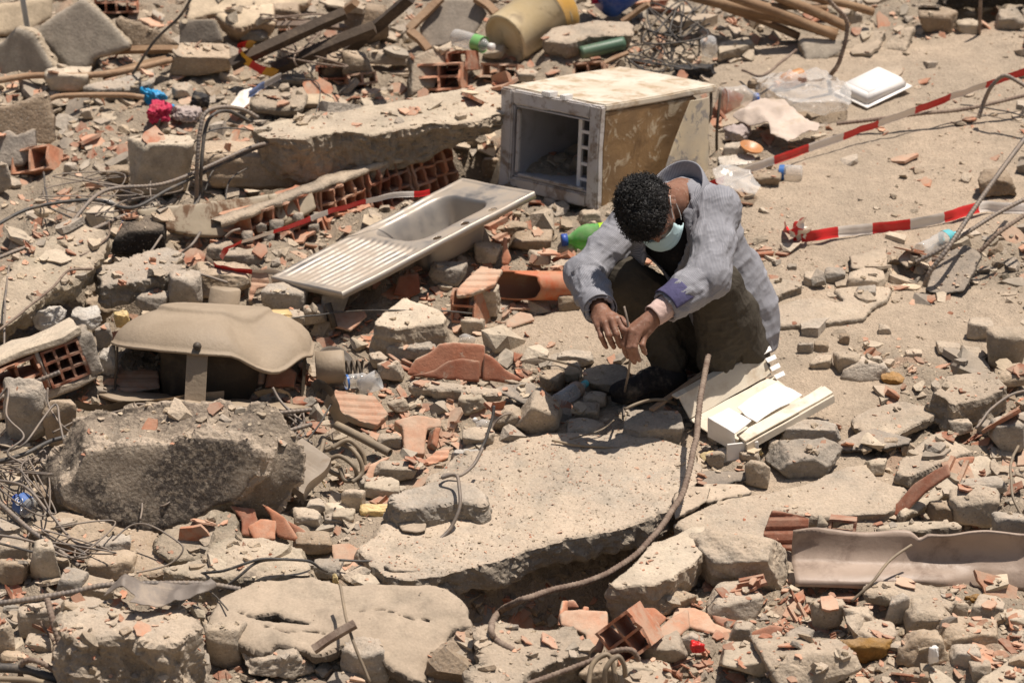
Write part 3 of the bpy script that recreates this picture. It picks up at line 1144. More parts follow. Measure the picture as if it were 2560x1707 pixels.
S(SLAB, 'thick weathered slab with rough overhanging front edge, left of the fridge',
  [(622, 320), (680, 303), (770, 288), (860, 278), (950, 262), (1060, 240), (1160, 222), (1262, 208), (1258, 282), (1190, 298), (1060, 312), (930, 335), (860, 330), (760, 345), (700, 345), (640, 340)],
  (860, 452), 0.25, 0.20, theta=13, mat='pale', rough=0.03, edge=0.025, under=0.03, top=0.006, taper=((0.0, 0.55, .62), (-0.25, -0.6, .45)))
S(SLAB, 'long slanting concrete beam with dark gritty face at the left edge',
  q(4, -260, 700, -60, 480, 120, 260, 250, 100, 430, 30, 550, -10, 700, 20, 770, 100, 740, 160, 640, 300, 530, 400, 330, 480, 200, 600, 0, 690, -200, 830),
  (60, 840), 0.16, 0.11, theta=38, phi=-60, mat='tarry', rough=0.03, edge=0.03, top=0.014)
S(SLAB, 'flat broken slab piece right of the slanting beam at left', q(4, 680, 430, 690, 300, 800, 260, 1000, 200, 1130, 160, 1250, 200, 1250, 290, 1110, 360, 900, 400),
  (360, 735), 0.10, 0.09, theta=22, mat='grey', rough=0.025, edge=0.02)
# leaning wall panels at the back, left
S(PANEL, 'dark grey rendered wall panel leaning at the far upper left corner', q(1, -200, 330, 0, 290, 110, 185, 215, 240, 330, 400, 370, 500, 0, 530, -200, 530), (60, 195), 0, 0.07, 86, -115, 'plaster_grey', h=0.012, edge=0.01, cat='panel', at=G(120, 196))
S(PANEL, 'large smooth grey-brown wall panel leaning behind the rubble, upper left', q(1, 210, 230, 400, 90, 560, -10, 720, 110, 900, 300, 880, 345, 640, 400, 600, 470, 470, 475, 330, 330), (200, 175), 0, 0.07, 80, -95, 'plaster_grey', h=0.012, edge=0.01, cat='panel')
S(PANEL, 'sunlit cream wall panel at the top edge left of the timbers', q(1, 1260, 130, 1290, -60, 2150, -160, 2100, 20, 1880, 70, 1850, 100, 1600, 90, 1440, 100, 1300, 140), (560, 62), 0, 0.07, 40, -95, 'cream', h=0.012, edge=0.012, cat='panel')
S(PANEL, 'cream plastered block with brown broken side, upper left', q(1, 1445, 90, 1600, 60, 1870, 10, 1885, 165, 1740, 150, 1640, 190, 1560, 170), (600, 108), 0.09, 0.12, 30, -80, 'cream', h=0.012, edge=0.014, cat='panel', under=0.05)
S(PANEL, 'brown wall fragment propped right of the grey leaning panel', q(1, 770, 150, 820, 100, 1000, 180, 1170, 290, 1150, 325, 920, 335), (380, 124), 0, 0.06, 76, -95, 'brown', h=0.012, cat='panel')
S(PANEL, 'pale tan wall piece behind the blue-grey pole, top left', q(1, -150, 60, 150, 10, 400, -60, 360, 120, 210, 215, 0, 220, -150, 230), (60, 92), 0, 0.07, 70, -70, 'cream', h=0.012, cat='panel')
S(PANEL, 'small grey board standing left of the cream block', q(1, 1230, 150, 1470, 140, 1520, 290, 1220, 325), (500, 120), 0, 0.04, 82, -95, 'plaster_grey', h=0.012, cat='panel')
S(PANEL, 'brown stained slab standing at the left edge above the terracotta brick', q(1, -150, 760, 0, 720, 320, 645, 375, 980, 200, 990, 0, 930, -150, 930), (100, 362), 0, 0.07, 74, -80, 'brown', h=0.012, cat='panel')
S('felt_sheet', 'curled grey felt sheet with a wavy rim at the left edge', q(1, -80, 930, 0, 920, 60, 885, 110, 925, 230, 885, 245, 1000, 160, 1130, 0, 1135, -80, 1135), (60, 414), 0, 0.022, 70, -85, 'felt', h=0.009, edge=0.006, cat='sheet')
S(SLAB, 'long grey slab lying across the rubble left of the dark block', q(1, 560, 590, 640, 560, 1040, 470, 1055, 560, 900, 605, 700, 615), (300, 238), 0.05, 0.06, 20, -90, 'grey', h=0.011)
S(SLAB, 'flat tan slab tilted over stones below the blue and white plastic strip', q(1, 1700, 700, 1800, 620, 2080, 590, 2100, 680, 2040, 735, 1740, 725), (720, 275), 0.07, 0.035, 24, -90, 'tan', h=0.010)
S(SLAB, 'small pale cream slab above the thick weathered slab', q(1, 2060, 620, 2250, 600, 2285, 690, 2080, 705), (790, 260), 0.04, 0.04, 26, -90, 'cream', h=0.010)
S(SLAB, 'tan slab with broken front lying right of the bucket', q(2, 1390, 250, 1500, 190, 1750, 140, 1980, 150, 1995, 235, 1700, 245, 1560, 290, 1400, 275), (1400, 138), 0.10, 0.10, 18, -90, 'tan', h=0.011, under=0.03, rough=0.02)
S(SLAB, 'tan slab standing on edge left of the terracotta blocks, mid background', q(2, 480, 400, 600, 345, 810, 330, 720, 470, 650, 600, 490, 640), (1030, 233), 0.0, 0.06, 62, -70, 'tan', h=0.010)
S(SLAB, 'pale kerb-like block beside the standing clear bottle, upper right', q(3, 245, 330, 260, 290, 460, 250, 510, 285, 505, 300, 260, 372), (1800, 148), 0.05, 0.05, 20, -90, 'pale', h=0.010)
S(SLAB, 'smooth grey slab propped under the timber poles', q(3, 835, 275, 1110, 262, 1100, 340, 1000, 400, 850, 412), (2040, 150), 0.0, 0.05, 55, -85, 'plaster_grey', h=0.011)
S(SLAB, 'sunlit tan slab with sharp right edge, right of the timber poles', q(3, 1350, 345, 1480, 190, 1600, 178, 1540, 345), (2235, 128), 0.0, 0.05, 42, -110, 'tan', h=0.011)
S(SLAB, 'low tan slab between the timber poles and the sharp-edged slab', q(3, 1100, 335, 1240, 222, 1410, 200, 1340, 310), (2140, 125), 0.0, 0.05, 34, -95, 'tan', h=0.011)
# right and front slabs
S(SLAB, 'flat dusty square slab flake on the slope right of the man', q(6, 1170, 212, 1300, 172, 1405, 160, 1422, 300, 1300, 342, 1240, 300, 1180, 292), (2190, 678), 0.022, 0.02, mat='lino', edge=0.008)


def curl(x, y):
    return 0.05 * sstep(-0.05, -0.2, x) + 0.03 * np.sin(x * 14)


S('felt_sheet', 'bent grey felt sheet lying under the bent bars, right edge', q(6, 1690, 425, 1740, 290, 1850, 180, 1950, 170, 2045, 250, 1990, 350, 1940, 465, 1820, 450), (2370, 730), 0.03, 0.014, 30, -80, 'felt', edge=0.006, sag=curl, cat='sheet')
S('felt_sheet', 'small curved felt scrap left of the bent bars', q(6, 1490, 245, 1560, 165, 1645, 165, 1632, 240, 1560, 292), (2280, 665), 0.03, 0.012, 32, -110, 'lino', edge=0.006, cat='sheet')
S(SLAB, 'long low slab ledge just right of the man, edge in shadow', q(6, 545, 420, 640, 365, 800, 375, 845, 420, 640, 490, 560, 470), (1960, 742), 0.04, 0.05, mat='tan', rough=0.014)
S(SLAB, 'dusty slab with cracked edge behind the man, right of his shirt tail', q(6, 600, 600, 650, 560, 830, 512, 980, 505, 1060, 530, 1110, 522, 1060, 440, 1300, 400, 1450, 430, 1420, 505, 1310, 568, 1250, 640, 900, 690, 640, 690), (2020, 755), 0.022, 0.03, mat='tan', edge=0.014, top=0.006)
S(SLAB, 'angular tan block with layered front, right of the white plastic drawer', q(6, 1720, 1150, 1830, 1035, 2100, 1000, 2170, 1030, 2230, 1110, 2100, 1185, 1870, 1235, 1800, 1195), (2420, 1035), 0.095, 0.10, 18, -80, 'tan', rough=0.02, under=-0.02)
S(SLAB, 'thin slab lip with a dark undercut, right of the grey felt scrap', q(6, 1180, 1330, 1300, 1260, 1500, 1210, 1740, 1240, 1765, 1285, 1570, 1385, 1440, 1445, 1280, 1440), (2240, 1085), 0.03, 0.04, mat='tan', edge=0.014)
S('felt_sheet', 'torn grey felt scrap beside the round stone, right', q(6, 1085, 1490, 1250, 1405, 1330, 1390, 1580, 1465, 1560, 1492, 1380, 1532, 1110, 1532), (2180, 1120), 0.03, 0.012, 20, -90, 'felt', edge=0.008, cat='sheet')
S(SLAB, 'flat tan slab at right, sloping down to the broken brick channel', q(9, 1410, 165, 1560, 0, 1640, -70, 1760, -120, 1890, -20, 1955, 20, 1700, 105, 1530, 205), (2270, 1190), 0.045, 0.045, mat='tan', edge=0.012)
S(SLAB, 'broad smooth tan slab running under the broken bricks, lower right', q(9, -40, 500, 170, 380, 330, 312, 600, 292, 900, 212, 1110, 110, 1240, 102, 1330, 200, 1500, 262, 1480, 330, 1380, 430, 1250, 440, 950, 460, 640, 420, 600, 520, 560, 640, 350, 640, 150, 700), (1960, 1260), 0.03, 0.07, 16, -90, 'tan', edge=0.02, top=0.005)
S(SLAB, 'pale slab with rounded front edge beside the dark hollow, bottom centre', q(8, 1800, 915, 1870, 840, 1990, 750, 2090, 620, 2240, 560) + q(9, 60, 505, 170, 512, 195, 600, 110, 740, -60, 850, -180, 900), (1640, 1480), 0.13, 0.13, 15, -80, 'pale', rough=0.02, top=0.005, under=0.02)
S(SLAB, 'pale long block lying above the sheet metal channel', q(9, 1300, 530, 1420, 488, 1840, 484, 1862, 515, 1640, 535, 1430, 540), (2300, 1370), 0.085, 0.085, 14, -90, 'pale', rough=0.012)
S(SLAB, 'slanting pale slab leaning on the dark brick channel, right', q(9, 1480, 410, 1650, 300, 1700, 222, 2000, 40, 2060, 50, 2140, 130, 1900, 270, 1660, 370, 1480, 462), (2300, 1290), 0.02, 0.05, 32, -60, 'pale', rough=0.014)
S(SLAB, 'narrow tan slab lying over the front of the sheet metal channel', q(9, 1230, 905, 1300, 880, 1550, 890, 1740, 930, 1845, 1005, 1800, 1062, 1600, 1022, 1240, 965), (2280, 1522), 0.07, 0.035, 22, -90, 'tan', rough=0.012)
S(SLAB, 'sunlit tan slab at the bottom edge beside the end of the bent rebar', q(8, 900, 1185, 1060, 1165, 1290, 1212, 1530, 1190, 1680, 1290, 1660, 1350, 1480, 1430, 1290, 1480, 1180, 1568, 1100, 1680, 900, 1680, 860, 1480, 970, 1440), (1330, 1690), 0.10, 0.14, 19, -85, 'tan', rough=0.025, top=0.006)
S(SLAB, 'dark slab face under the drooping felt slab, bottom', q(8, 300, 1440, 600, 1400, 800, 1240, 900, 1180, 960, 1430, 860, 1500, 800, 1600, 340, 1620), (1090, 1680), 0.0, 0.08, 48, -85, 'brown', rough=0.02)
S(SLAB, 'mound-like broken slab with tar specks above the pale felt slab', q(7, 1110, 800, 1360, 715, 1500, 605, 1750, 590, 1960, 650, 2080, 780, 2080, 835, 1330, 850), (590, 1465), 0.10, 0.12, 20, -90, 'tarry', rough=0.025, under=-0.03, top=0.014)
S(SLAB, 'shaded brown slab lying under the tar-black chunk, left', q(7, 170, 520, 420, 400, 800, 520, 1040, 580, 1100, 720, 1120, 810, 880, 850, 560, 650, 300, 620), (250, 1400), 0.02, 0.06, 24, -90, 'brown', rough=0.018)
S(SLAB, 'shaded chunk with tar top below the red roof shards', q(7, 1050, 600, 1400, 430, 1560, 440, 1610, 560, 1560, 620, 1360, 730, 1180, 740, 1090, 700), (500, 1400), 0.05, 0.09, 34, -90, 'tarry', rough=0.02)
S(SLAB, 'long pale slab jutting in at the lower right corner', q(9, 1990, 1560, 2060, 1500, 2297, 1340, 2400, 1300, 2420, 1440, 2200, 1600, 2050, 1640), (2560, 1660), 0.05, 0.05, 22, -90, 'pale')
S(SLAB, 'squat tan block with a flat dusty top, centre left of the big red shards', q(5, 225, 660, 290, 600, 440, 495, 560, 540, 690, 590, 730, 630, 725, 690, 520, 690, 400, 725, 230, 690), (1010, 862), 0.115, 0.12, 17, -90, 'pale', rough=0.014, under=-0.02)
S(SLAB, 'grey-topped rough block carrying a thin wire loop, on the floor slab', q(8, 360, 320, 500, 260, 680, 205, 900, 215, 985, 320, 960, 370, 800, 340, 600, 375, 420, 390), (1100, 1315), 0.10, 0.115, 17, -80, 'grey', rough=0.02, under=-0.025)
S(SLAB, 'flat felt flake under the rough block on the floor slab', q(8, 365, 500, 420, 440, 560, 450, 575, 545, 520, 562, 400, 550), (1040, 1330), 0.05, 0.015, mat='lino')
S(SLAB, 'grey flat stone flake right of the big red shards', q(5, 1040, 1125, 1180, 1072, 1300, 1070, 1380, 1110, 1465, 1185, 1420, 1212, 1250, 1222), (1320, 1010), 0.035, 0.016, 22, -90, 'felt', edge=0.008, cat='stone')
S(SLAB, 'long thin tan board of concrete under the big red shards', q(5, 455, 1085, 500, 1050, 800, 1080, 1095, 1120, 1095, 1160, 900, 1150, 480, 1120), (1100, 1000), 0.05, 0.04, 18, -90, 'tan')
S('felt_sheet', 'dark felt flap folded up beside the bent rebar', q(9, 130, 160, 250, 150, 445, 165, 430, 190, 250, 250, 130, 245), (1810, 1215), 0.04, 0.012, 30, -90, 'felt', cat='sheet')
S('felt_sheet', 'cracked felt edge below the dark folded flap', q(9, 180, 240, 420, 235, 475, 285, 330, 320, 180, 345), (1830, 1245), 0.04, 0.015, 20, -90, 'lino', cat='sheet')
S('felt_sheet', 'felt lip at the right end of the floor slab', q(9, -30, 300, 60, 260, 190, 255, 180, 350, 60, 400, -30, 470), (1730, 1280), 0.05, 0.016, 18, -90, 'lino', cat='sheet')
S(SLAB, 'flat pale slab flake above the rough block, near the coiled hoses', q(8, 600, 180, 700, 112, 910, 92, 935, 160, 900, 200, 780, 205), (1130, 1195), 0.02, 0.02, mat='lino')

# ------------------------------------------------------------------ concrete lumps the photo shows one by one: (box tile, x0, y0, x1, y1, material, text)
LUMPS = [
    (1, 860, 950, 1330, 1400, 'pale', 'upright pale block with broken crown, behind the bent cables', dict(depth=.55, boxy=.9)),
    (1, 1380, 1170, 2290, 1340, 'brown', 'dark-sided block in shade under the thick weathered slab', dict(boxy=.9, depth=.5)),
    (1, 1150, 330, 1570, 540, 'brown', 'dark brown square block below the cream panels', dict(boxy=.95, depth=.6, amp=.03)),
    (1, 310, 470, 620, 645, 'pale', 'sunlit tan block between pipe and long grey slab, upper left', dict(boxy=.9, depth=.7)),
    (1, 1585, 165, 1835, 300, 'grey', 'grey rounded lump at the foot of the cream block', {}),
    (1, 1850, 30, 2060, 190, 'brown', 'brown broken block right of the cream block, top', dict(boxy=.8)),
    (1, 720, 1140, 880, 1260, 'brown', 'dark round stone left of the upright pale block', {}),
    (1, -60, 1120, 75, 1330, 'grey', 'grey stone cut by the left edge below the brick', {}),
    (1, 2160, 370, 2400, 540, 'brown', 'brown lump below the charred timbers', {}),
    (1, 1880, 500, 2100, 600, 'grey', 'grey lump left of the pale cream slab', {}),
    (1, 540, 740, 640, 810, 'tan', 'small tan stone left of the red bag', {}),
    (1, 1160, 580, 1310, 680, 'tan', 'tan stone right of the blue bag', {}),
    (1, 430, 1110, 530, 1200, 'grey', 'grey stone right of the terracotta brick, left edge', {}),
    (1, 1120, 1480, 1310, 1570, 'tan', 'rough pale stone in front of the rusty enamel panel', {}),
    (1, 570, 1430, 770, 1560, 'pale', 'pale stone under the lower cable, left', {}),
    (2, -10, 360, 220, 590, 'brown', 'brown rough boulder left of the standing tan slab', {}),
    (2, 0, 20, 330, 320, 'brown', 'dark rough boulder in the shade of the timbers', {}),
    (2, 190, 350, 480, 450, 'tan', 'low tan rubble lump below the dark boulder', {}),
    (2, 1180, 480, 1350, 570, 'tan', 'tan stone on the terracotta behind the fridge', {}),
    (2, 20, 1330, 130, 1420, 'tan', 'small stone on top of the hollow block wall', {}),
    (2, 1630, 1440, 1800, 1530, 'tan', 'dusty stone under the front corner of the fridge', {}),
    (2, 970, 1080, 1110, 1220, 'brown', 'brown rubble lump left of the fridge foot', {}),
    (2, 970, 290, 1140, 400, 'pale', 'pale flat lump against the bucket bottom', dict(flat=.35)),
    (3, 1640, 50, 1930, 260, 'brown', 'dark brown boulder at the top right', dict(boxy=.8)),
    (3, 1900, 140, 2065, 245, 'pale', 'pale stone between the boulders, top right', {}),
    (3, 2150, 70, 2350, 225, 'tan', 'knobbly stone at the top right corner', dict(amp=.12)),
    (3, 1090, 60, 1260, 170, 'tan', 'tan stone right of the pole bundle', {}),
    (3, 300, 980, 470, 1100, 'grey', 'grey stone beside the brown dish, behind the man', {}),
    (3, 480, 1180, 690, 1290, 'brown', 'brown stone below the clear bottle with blue label', {}),
    (3, 2040, 1170, 2310, 1390, 'brown', 'dark burnt lump sitting on the white tape, right', dict(amp=.12)),
    (3, 460, 540, 550, 620, 'brown', 'brown stone left of the amber bottle', {}),
    (4, 780, -20, 1150, 260, 'bitumen_and_void', 'tar-dark gritty lump behind the flat broken slab, left', dict(boxy=.7)),
    (4, 910, 470, 1160, 610, 'grey', 'grey rough lump left of the round tin, behind the fan', {}),
    (4, 1140, 330, 1390, 620, 'grey', 'tall grey rubble lump left of the tin drum', {}),
    (4, 1800, 430, 2120, 640, 'grey', 'grey rough boulder in front of the sink end', {}),
    (4, 2190, 450, 2380, 620, 'grey', 'grey rough lump below the middle of the sink', {}),
    (4, 570, 510, 770, 650, 'brown', 'shaded stone in the hollow right of the slanting beam', {}),
    (4, 650, 680, 770, 870, 'grey', 'grey stone right of the hollow block, left', {}),
    (4, 1280, 300, 1720, 500, 'brown', 'brown slab lump under the red tape end', dict(boxy=.8)),
    (4, 1400, 130, 1600, 260, 'tan', 'tan rubble lump at the left end of the hollow block wall', {}),
    (4, 1500, 180, 1800, 300, 'tan', 'mortar lump clinging to the hollow block wall end', dict(amp=.1)),
    (4, 30, 1080, 345, 1570, 'grey', 'upright grey rough stone wrapped in wire mesh, left', dict(depth=.5, amp=.09)),
    (4, 290, 1200, 535, 1570, 'brown', 'brown stone behind the wire mesh, left', dict(depth=.5)),
    (4, 580, 1320, 720, 1460, 'tan', 'tan stone at the left rim of the tar-black chunk', {}),
    (4, 1950, 600, 2080, 720, 'tan', 'tan stone beside the yellow tin, behind the fan', {}),
    (4, 2060, 560, 2230, 700, 'tan', 'tan rubble stone right of the grey rough boulder', {}),
    (5, 590, 270, 860, 465, 'grey', 'rounded grey rough stone left of the ribbed brick cluster', {}),
    (5, 910, 135, 1105, 275, 'pale', 'tan wedge-shaped stone under the sink edge', dict(boxy=.8)),
    (5, 1160, 65, 1465, 195, 'brown', 'brown-grey long stone behind the orange pipe', dict(boxy=.8)),
    (5, 1280, 190, 1445, 285, 'tan', 'tan stone above the orange pipe', {}),
    (5, 1110, -10, 1300, 80, 'brown', 'brown stone below the fridge', {}),
    (5, 1480, 120, 1620, 200, 'tan', 'tan stone below the green bottle', {}),
    (5, 830, 640, 1000, 745, 'tan', 'rod-like tan stone right of the squat tan block', dict(depth=.5)),
    (5, 1060, 705, 1190, 815, 'tan', 'tan stone above the big red shards', {}),
    (5, 190, 885, 325, 975, 'tan', 'tan stone right of the motor spring', {}),
    (5, 250, 935, 435, 1070, 'tan', 'sunlit tan lump left of the big red shards', {}),
    (5, 310, 815, 665, 935, 'grey', 'grey gravelly lump behind the big red shards', dict(amp=.1)),
    (5, 1230, 1205, 1525, 1475, 'tan', 'leaning tan rectangular stone left of the shoe', dict(boxy=.95, tilt=(10, 25))),
    (5, 1655, 1155, 1835, 1260, 'tan', 'tan stone near the toe of the shoe', {}),
    (5, 1590, 1240, 1775, 1360, 'tan', 'flat tan stone below the toe of the shoe', dict(boxy=.8)),
    (5, 1935, 1300, 2350, 1545, 'grey', 'big grey rough stone in front of the shoes', {}),
    (5, 1500, 1355, 1790, 1510, 'grey', 'grey stone left of the big rough stone by the shoes', {}),
    (5, 1670, 1045, 2035, 1165, 'tan', 'flat tan slab stone behind the shoe', dict(boxy=.9, flat=.18)),
    (5, 1440, 955, 1655, 1085, 'tan', 'grey-tan stone above the clear bottle with teal cap', {}),
    (5, 1480, 875, 1745, 975, 'grey', 'dark gravelly block left of the hands', dict(boxy=.8)),
    (5, 1350, 1020, 1530, 1145, 'brown', 'brown crumbly stone left of the clear bottle with teal cap', {}),
    (5, 820, 1165, 1025, 1295, 'pale', 'pale crumbly lump below the grey flat flake', dict(amp=.1)),
    (5, 1050, 1255, 1255, 1435, 'tan', 'tan block left of the leaning rectangular stone', dict(boxy=.8)),
    (5, 830, 1405, 1055, 1545, 'tan', 'tan stone beside the upright wire, centre', {}),
    (5, 1760, 640, 1830, 740, 'tan', 'small tan stone right of the hanging hand', {}),
    (5, 250, 1440, 420, 1540, 'tan', 'tan stone right of the pipe end', {}),
    (5, 310, 1190, 465, 1280, 'tan', 'grey-tan stone at the ribbed tile', {}),
    (5, 1480, 480, 1650, 600, 'brown', 'brown stone under the orange pipe', {}),
    (6, 845, 340, 985, 445, 'tan', 'tan stone on the slab ledge right of the man', {}),
    (6, 985, 315, 1135, 425, 'grey', 'grey crusty stone on the slab ledge', {}),
    (6, 1140, 330, 1435, 480, 'tan', 'large tan stone on the ledge left of the bent bars', dict(boxy=.8)),
    (6, 1200, 430, 1355, 545, 'grey', 'stone leaning below the large ledge stone', {}),
    (6, 1055, 555, 1190, 625, 'tan', 'small tan stone below the cracked slab edge', {}),
    (6, 1965, 665, 2155, 815, 'tan', 'pointed tan stone near the right edge', dict(boxy=.7)),
    (6, 2095, 715, 2400, 1010, 'tan', 'big tan boulder at the right edge', dict(boxy=.8)),
    (6, 2150, 990, 2400, 1150, 'brown', 'brown boulder under the big right-edge boulder', {}),
    (6, 1060, 885, 1255, 1050, 'tan', 'angular tan stone, left of the grey pair on the slope', dict(boxy=.7)),
    (6, 1100, 920, 1465, 1085, 'grey', 'broad grey stone on the slope right of the drawer', {}),
    (6, 900, 905, 1070, 1005, 'tan', 'tan stone left of the grey pair on the slope', {}),
    (6, 1085, 750, 1160, 825, 'brown', 'small dark cube of concrete on the slope', dict(boxy=.95)),
    (6, 800, 805, 915, 895, 'grey', 'grey flake standing on the slope behind the drawer', dict(depth=.3)),
    (6, 910, 800, 1015, 885, 'brown', 'brown stone right of the grey flake on the slope', {}),
    (6, 1765, 795, 1935, 895, 'tan', 'flat tan stone in the gravel below the pointed stone', dict(flat=.25)),
    (6, 1540, 860, 1660, 930, 'tan', 'tan stone in the gravel streak', {}),
    (6, 1350, 690, 1445, 760, 'tan', 'small stone at the top of the gravel streak', {}),
    (6, 685, 1410, 1115, 1515, 'grey', 'long grey stone below the white drawer', dict(boxy=.8, depth=.5)),
    (6, 1385, 1465, 1485, 1560, 'brown', 'small round dark stone beside the torn felt scrap', {}),
    (6, 1850, 1335, 2025, 1455, 'tan', 'tan stone above the flat tan slab, right', {}),
    (6, 2020, 1345, 2155, 1475, 'grey', 'grey stone between two tan ones, right edge', {}),
    (6, 2110, 1325, 2400, 1600, 'grey', 'big grey boulder at the right edge below the wire', {}),
    (6, 600, 1480, 700, 1560, 'tan', 'tan stone under the foam crumbs', {}),
    (6, 1720, 1100, 1850, 1240, 'tan', 'rough tan stone against the layered block', {}),
    (9, 590, -10, 1115, 235, 'grey', 'large grey rounded boulder on the smooth slab, lower right', dict(depth=.55)),
    (9, 430, 80, 605, 295, 'tan', 'upright tan stone left of the rounded boulder', dict(depth=.6)),
    (9, 370, 10, 540, 120, 'tan', 'tan block above the upright stone, below the drawer', {}),
    (9, 170, 20, 300, 150, 'tan', 'tan stone amid the yellow foam crumbs', {}),
    (9, 50, 590, 745, 1005, 'tan', 'great rough tan boulder left of the sheet metal channel', dict(depth=.5, amp=.07)),
    (9, 1660, 370, 1840, 505, 'brown', 'brown stone left of the tan cube, lower right', {}),
    (9, 1795, 280, 2140, 535, 'tan', 'tan cube of concrete behind the pale long block', dict(boxy=.95, depth=.7)),
    (9, 2080, 440, 2360, 670, 'grey', 'smooth grey slab lump at the right edge', dict(boxy=.9, depth=.5)),
    (9, 1860, 240, 2200, 330, 'grey', 'grey stone behind the tan cube', {}),
    (9, 1240, 80, 1400, 200, 'pale', 'pale crumbly stones at the end of the smooth slab', {}),
    (9, 170, 970, 555, 1175, 'tan', 'tan oblong stone below the great rough boulder', dict(boxy=.7)),
    (9, 870, 1005, 1105, 1235, 'tan', 'upright tan stone below the channel, bottom right', dict(depth=.6)),
    (9, 1080, 1055, 1335, 1275, 'tan', 'pitted tan stone right of the upright one, bottom right', dict(amp=.09)),
    (9, 1365, 985, 1530, 1195, 'grey', 'pointed grey stone under the narrow tan slab', dict(depth=.6)),
    (9, 1515, 1055, 1830, 1280, 'tan', 'big tan stone with a flat top, bottom right', dict(boxy=.7)),
    (9, 1730, 1175, 2160, 1405, 'brown', 'long brown-grey boulder, bottom right', {}),
    (9, 1155, 1205, 1450, 1375, 'tan', 'rounded tan stone on the orange foam, bottom right', {}),
    (9, 1450, 1235, 1820, 1495, 'brown', 'dark pitted boulder at the bottom right', dict(amp=.09)),
    (9, 1790, 1330, 2030, 1510, 'grey', 'grey stone left of the long pale slab, bottom right corner', {}),
    (9, 265, 1345, 695, 1540, 'pale', 'smooth oval tan stone at the bottom edge', dict(boxy=.45, amp=.03)),
    (9, 700, 1225, 895, 1340, 'grey', 'small grey stone above the big bottom lump', {}),
    (9, 500, 1345, 1230, 1680, 'tan', 'big tan lump cut by the bottom edge', {}),
    (9, -10, 1240, 130, 1375, 'grey', 'grey stone left of the long tan stone, bottom', {}),
    (9, 1950, 1005, 2210, 1175, 'tan', 'tan stone near the right end of the channel', {}),
    (9, 1800, 1025, 1935, 1155, 'tan', 'small tan stone below the narrow tan slab end', {}),
    (9, 595, 1225, 695, 1315, 'tan', 'small tan stone above the smooth oval stone', {}),
    (9, 330, 1170, 510, 1320, 'tan', 'rough tan wedge left of the dark red brick, bottom', {}),
    (9, 1500, 1490, 1680, 1600, 'brown', 'brown stone at the bottom edge below the pitted boulder', {}),
    (9, 1940, 1430, 2100, 1580, 'tan', 'tan stone below the grey one, bottom right corner', {}),
    (9, 2140, 1100, 2360, 1210, 'pale', 'pale flat stone at the right edge, bottom', dict(flat=.3)),
    (8, 180, 575, 440, 660, 'tan', 'low tan stone left of the rough block on the slab', dict(flat=.22)),
    (8, 160, 225, 405, 345, 'pale', 'pale lump by the end of the hoses', dict(boxy=.8)),
    (8, 0, 270, 165, 440, 'tan', 'tan stone left of the bread-like foam', {}),
    (8, -60, 410, 95, 530, 'pale', 'pale angular flake left of the floor slab', {}),
    (8, 230, 120, 560, 220, 'tan', 'tan stone under the red tile, near the hoses', dict(boxy=.7)),
    (8, 100, 200, 230, 290, 'grey', 'grey stone beside the coiled hoses', {}),
    (8, 290, 810, 570, 890, 'tan', 'low crumbly ridge at the floor slab corner', dict(amp=.12)),
    (8, 1600, 1430, 1870, 1600, 'brown', 'dark clod at the bottom edge by the wire loops', {}),
    (8, 1800, 1440, 2230, 1640, 'pale', 'pale block at the bottom edge right of the wire loops', {}),
    (8, 1990, 1270, 2340, 1470, 'tan', 'tan slanted stone right of the wire loops, bottom', dict(boxy=.8)),
    (8, 1810, 970, 2340, 1150, 'brown', 'shaded brown lump under the pale slab by the hollow', {}),
    (8, 1310, 60, 1400, 110, 'tan', 'small stone at the top of the floor slab', {}),
    (8, 2230, 130, 2340, 190, 'tan', 'small round stone by the bent rebar', {}),
    (8, 1660, 410, 1780, 480, 'tan', 'crumbly pebble clump on the floor slab', dict(amp=.14)),
    (8, 1030, 310, 1120, 365, 'tan', 'small pebble stone right of the rough block', {}),
    (8, -20, 1310, 310, 1600, 'grey', 'rough pale-grey boulder under the felt slab, bottom', dict(amp=.08)),
    (7, 1350, 1170, 1640, 1510, 'tan', 'tan boulder under the left end of the felt slab', dict(depth=.6)),
    (7, 1565, 1325, 2100, 1600, 'tan', 'pitted tan boulder at the bottom under the felt slab', dict(amp=.08)),
    (7, 615, 595, 860, 750, 'grey', 'pale pointed stone on the brown lump, lower left', dict(amp=.08)),
    (7, 570, 715, 895, 905, 'brown', 'brown gritty lump under the pale pointed stone', {}),
    (7, 360, 835, 580, 1035, 'grey', 'grey stone under the long rebar, lower left', {}),
    (7, 95, 1015, 450, 1285, 'tan', 'tan lump left of the block under the tarpaulin', {}),
    (7, -60, 1170, 105, 1430, 'tan', 'tan stone cut by the left edge, low', {}),
    (7, -40, 750, 195, 935, 'brown', 'brown shaded stone at the left edge', {}),
    (7, 185, 635, 400, 935, 'pale', 'pale tall stone left of the brown gritty lump', dict(depth=.6)),
    (7, -40, 620, 200, 790, 'tan', 'tan rubble stone at the left edge above the shaded one', {}),
    (7, 485, 895, 770, 1025, 'tan', 'tan stone right of the long rebar bend', {}),
    (7, 145, 1265, 360, 1400, 'tan', 'tan stone above the bent hook bar', {}),
    (7, 495, 1455, 700, 1600, 'tan', 'tan stone at the bottom edge left', {}),
    (7, 1180, 1375, 1400, 1600, 'tan', 'tan stone between block and felt slab, bottom', {}),
    (7, 355, 715, 465, 855, 'tan', 'small tan stone left of the brown gritty lump', {}),
    (7, 0, 1360, 160, 1460, 'brown', 'brown stone above the black pipes, lower left', {}),
    (7, 330, 1330, 520, 1480, 'brown', 'brown rubble stone beside the hook bar', {}),
    (7, 1950, 590, 2220, 720, 'brown', 'brown rotten stone below the red roof shards', {}),
    (7, 2080, 760, 2290, 870, 'grey', 'grey stone at the right end of the mound-like slab', {}),
